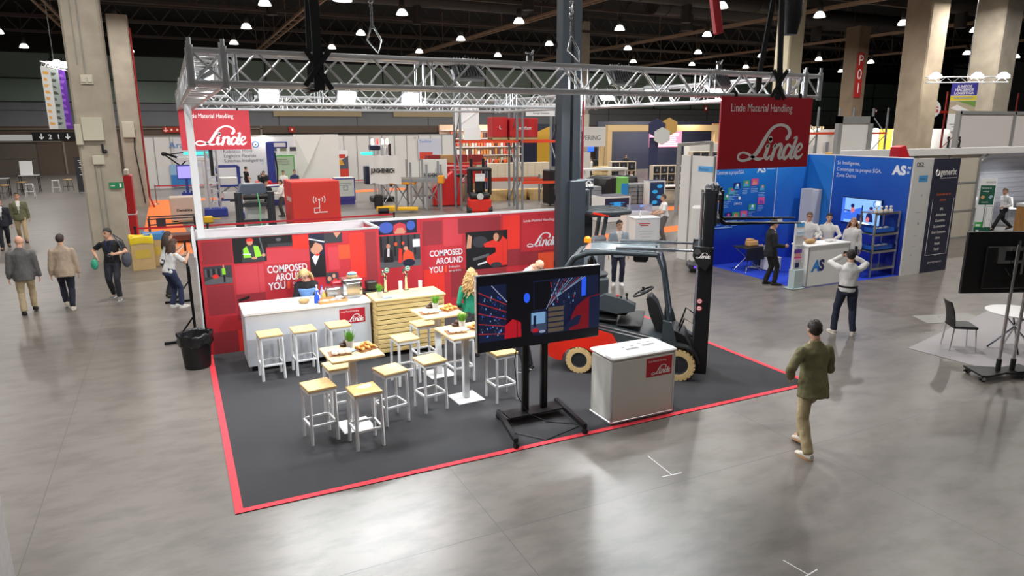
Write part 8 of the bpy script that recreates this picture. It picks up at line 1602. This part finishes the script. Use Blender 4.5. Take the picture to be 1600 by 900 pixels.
t = thing('long_counter', 'pale long counter under the tall display cubes', 'counter', (25.6, 22.2, 0), -12); mb = MB(); mb.bx(0, 3.4, 0, 1.2, .94, 1.02, .01); mb.build('top', mat('counter_sand', (206, 190, 166), .5), t); mb = MB(); mb.bx(.1, 3.3, .1, 1.1, 0, .94, .01); mb.build('body', M_shell, t)
kiosk('slim white pillar box with navy side right of the person at the kiosk', 21.8, 18.5, -30, .8, .6, 1.08, M_shell, M_shell, 0, .02)
t = thing('white_kiosk', 'white kiosk with red lines of print and a person behind it', 'kiosk', (14.25, 11.75, 0), -14); mb = MB(); mb.bx(-.45, .45, 0, .6, .02, 1.03, .01); mb.build('body', M_shell, t); mb = MB(); mb.bx(-.47, .47, -.02, .62, 1.03, 1.06, .006); mb.build('top', M_white, t); mb = MB(frame((0, -.003, 0), (1, 0, 0), (0, 0, 1))); 
for k in range(2): mb.box((-.12, .86 - k * .06, .002), (.4 - .1 * k, .03, .003), mi=0)
for k in range(3): mb.box((-.05, .6 - k * .1, .002), (.55 - .1 * k, .015, .003), mi=1)
mb.build('print', [mat('print_redline', (206, 60, 60), .6), mat('print_paleline', (180, 186, 186), .6)], t, sm=0)
t = thing('white_kiosk', 'second white counter behind the kiosk with red print, with clear guard', 'kiosk', (14.95, 13.2, 0), -14); mb = MB(); mb.bx(-.5, .5, 0, .6, .02, 1.05, .01); mb.build('body', M_shell, t); mb = MB(); mb.bx(-.5, .5, 0, .01, 1.05, 1.35); mb.build('guard', M_glass, t)
mb = MB(); mb.lathe([(.03, 0), (.035, .02), (.035, .14), (.012, .18), (.012, .24)], 12); tag(mb.build('water_bottle', M_shell), 'white bottle standing on the kiosk with red print', 'bottle').location = (14.1, 12.0, 1.06)
chair('black visitor chair right of the white kiosk', 15.9, 11.8, 60, M_black, M_black, .45, .42); chair('second black visitor chair behind the first, right of the white kiosk', 16.9, 12.6, 30, M_black, M_black, .45, .42)
# hexagon logo and far wooden booth
t = thing('hexagon_sign', 'hanging navy, white and gold hexagon sign above the centre stands', 'sign', (29.0, 30.0, 0), -45); mb = MB()
def hexa(x, z, r): return [(x + r * cos(pi / 6 + k * pi / 3), z + r * sin(pi / 6 + k * pi / 3)) for k in range(6)]
F = frame((0, 0, 0), (1, 0, 0), (0, 0, 1))
mb.prism(hexa(-.42, 4.0, .62), .1, 0, F); mb.prism(hexa(.36, 4.08, .6), .08, 1, F @ TR(0, 0, -.03)); mb.prism(hexa(-.05, 3.5, .58), .12, 2, F @ TR(0, 0, .03)); mb.build('hexagons', [mat('hex_navy', (42, 48, 84), .5), mat('hex_gold', (200, 160, 88), .5), M_panelw], t, sm=10); mb = MB(); mb.bx(-.9, -.3, .1, .2, 0, 3.4, .01); mb.build('navy_post', mat('hex_navy', (42, 48, 84), .5), t)
t = thing('timber_booth', 'timber-framed far booth with navy wall and warm slats', 'booth', (0, 0, 0)); M_tim = mat('booth_timber', (222, 190, 140), .6)
mb = MB(); mb.bx(36.5, 52.0, 49.5, 49.7, 0, 4.6); mb.build('navy_wall', mat('booth_navy', (36, 42, 66), .6), t, sm=0); mb = MB(); mb.bx(34.0, 46.5, 44.0, 44.4, 3.7, 4.25, .01)
for x in (34.0, 46.0): mb.bx(x, x + .45, 44.0, 44.45, 0, 3.7)
mb.build('timber_frame', M_tim, t); mb = MB(); mb.bx(42.5, 46.5, 49.35, 49.45, 2.1, 3.9); mb.build('screen', mat('booth_screen', (236, 130, 160), .4, emit=.8), t, sm=0); mb = MB(frame((42.5, 49.34, 2.1), (1, 0, 0), (0, 0, 1)))
for k in range(9): mb.box((2, .15 + k * .19, .003), (3.4 * (.6 + .4 * random.random()), .09, .002))
mb.build('screen_stripes', mat('screen_stripe', (250, 220, 235), .4, emit=.7), t, sm=0); mb = MB()
for k in range(46): mb.bx(48.8 + k * .2, 48.9 + k * .2, 47.5, 47.6, 0, 4.4)
mb.build('slat_screen', mat('slat_warm', (214, 160, 96), .6), t); mb = MB()
for k in range(34): mb.bx(38.0 + k * .3, 38.16 + k * .3, 33.5, 33.56, .5, 4.1)
mb.build('cream_slats', mat('slat_cream', (232, 206, 160), .6), t); mb = MB(); mb.bx(42.4, 46.5, 43.2, 44.0, 0, 2.6, .02); mb.build('white_counter', M_shell, t)
area_light('booth_light', (42, 44, 5.5), (43, 49, 2), 700, 3, 1, (1, .9, .76), 170); area_light('slat_light', (43, 32.4, 4.6), (43, 33.5, 2.4), 160, 5, .4, (1, .88, .7), 170)
t = thing('booth_sign', 'white fascia sign on timber posts beside the tall mast', 'sign', (27.6, 38.6, 0)); mb = MB(); mb.bx(-1.6, 2.6, 0, .15, 2.6, 4.1, .01); mb.build('fascia', M_shell, t); mb = MB(frame((0, -.003, 0), (1, 0, 0), (0, 0, 1))); put_text(mb, 'EMPOWERING', .52, I4, .55, 3.1, 0, 'CENTER', sx=.95); put_text(mb, 'smart', .2, I4, -.2, 3.75, 0); mb.build('lettering', M_black, t, sm=0)
for x in (-1.4, 2.2): mb = MB(); mb.bx(x, x + .3, .0, .3, 0, 2.6); mb.build('timber_post', M_tim, t)
for k in range(2):
    t = thing('pallet_stack', ('stack of pale boards beside the timber post', 'low stack of kraft boxes at the foot of the grey column')[k], 'stack', ((25.6, 31.2, 0), (21.6, 29.0, 0))[k]); mb = MB()
    for q in range(6 - 3 * k): mb.bx(-.9, .9, -.6, .6, q * .26, q * .26 + .2, .01); mb.bx(-.85, .85, -.5, .5, q * .26 + .2, q * .26 + .26)
    mb.build('boards', mat('board_pale', (214, 190, 140), .75, nz=.06), t)
t = thing('display_board', 'white standing panel left of the stacked boards', 'panel', (23.6, 31.0, 0)); mb = MB(); mb.bx(-.45, .45, 0, .08, 0, 2.5, .006); mb.build('panel', M_shell, t); mb = MB(); mb.bx(-.5, .5, -.2, .3, 0, .04); mb.build('foot', M_steel, t)
t = thing('navy_booth', 'navy booth with yellow peak and glowing blue screen behind the rack', 'booth', (0, 0, 0)); mb = MB(); mb.bx(30.5, 41, 58.0, 58.2, 0, 4.4); mb.build('wall', mat('booth_navy', (36, 42, 66), .6), t, sm=0); mb = MB(frame((30.5, 57.99, 0), (1, 0, 0), (0, 0, 1))); mb.face([(4.0, .4, .002), (5.6, .4, .002), (5.6, 4.2, .002), (4.0, 3.6, .002)]); mb.face([(1.5, 4.3, .003), (2.6, 3.4, .003), (3.6, 4.3, .003)], 1); mb.build('print', [mat('peak_yellow', (232, 180, 60), .5), M_panelw], t, sm=0); mb = MB(); mb.bx(38.2, 41.2, 57.4, 57.5, 1.5, 3.8); mb.build('screen', mat('booth_bluescreen', (60, 110, 240), .4, emit=1.2), t, sm=0); mb = MB(); mb.sph((37.6, 57.5, 2.4), (.7, .15, .9)); mb.build('pink_figure', mat('fig_pink', (200, 110, 200), .5, emit=.4), t)
t = thing('market_booth', 'far booth with warm shelves and counter behind the orange beams', 'booth', (0, 0, 0)); mb = MB(); mb.bx(21.5, 29.5, 52.0, 52.2, 0, 4.3); mb.build('wall', mat('booth_cream', (206, 176, 150), .6), t, sm=0); mb = MB(); rd = random.Random(2)
for a in range(4):
    for b2 in range(26): z = .9 + a * .75; x = 21.8 + b2 * .29; mb.bx(x, x + .2, 51.6, 51.8, z, z + .25 + .3 * rd.random(), mi=rd.randrange(5))
for a in range(5): mb.bx(21.5, 29.5, 51.55, 51.95, .8 + a * .75, .86 + a * .75, mi=3)
mb.build('stocked_shelf', [mat('stk1', (206, 90, 70), .6), mat('stk2', (190, 176, 160), .6), mat('stk3', (90, 60, 60), .6), M_shell, mat('stk4', (190, 120, 60), .6)], t); mb = MB(); mb.bx(22.5, 29, 45.2, 46.0, 0, 1.15, .01)
for k in range(9): mb.bx(22.6 + k * .7, 22.66 + k * .7, 45.16, 45.2, .1, 1.1)
mb.build('counter', mat('counter_cream', (214, 200, 176), .5), t); mb = MB(); mb.bx(31.2, 33.2, 44.0, 44.8, 0, 1.3, .02); mb.build('black_desk', M_black, t); mb = MB(frame((31.2, 43.99, 0), (1, 0, 0), (0, 0, 1))); mb.path([(1.0 + .2 * cos(a), .85 + .2 * sin(a), .003) for a in [q * pi / 8 for q in range(13)]], .04, 6); mb.box((1.0, .4, .002), (1.4, .1, .003)); mb.build('desk_logo', M_lettering, t, sm=0)
area_light('market_light', (25.5, 49, 4.6), (25.5, 52, 2), 150, 5, 1, (1, .9, .8), 170)
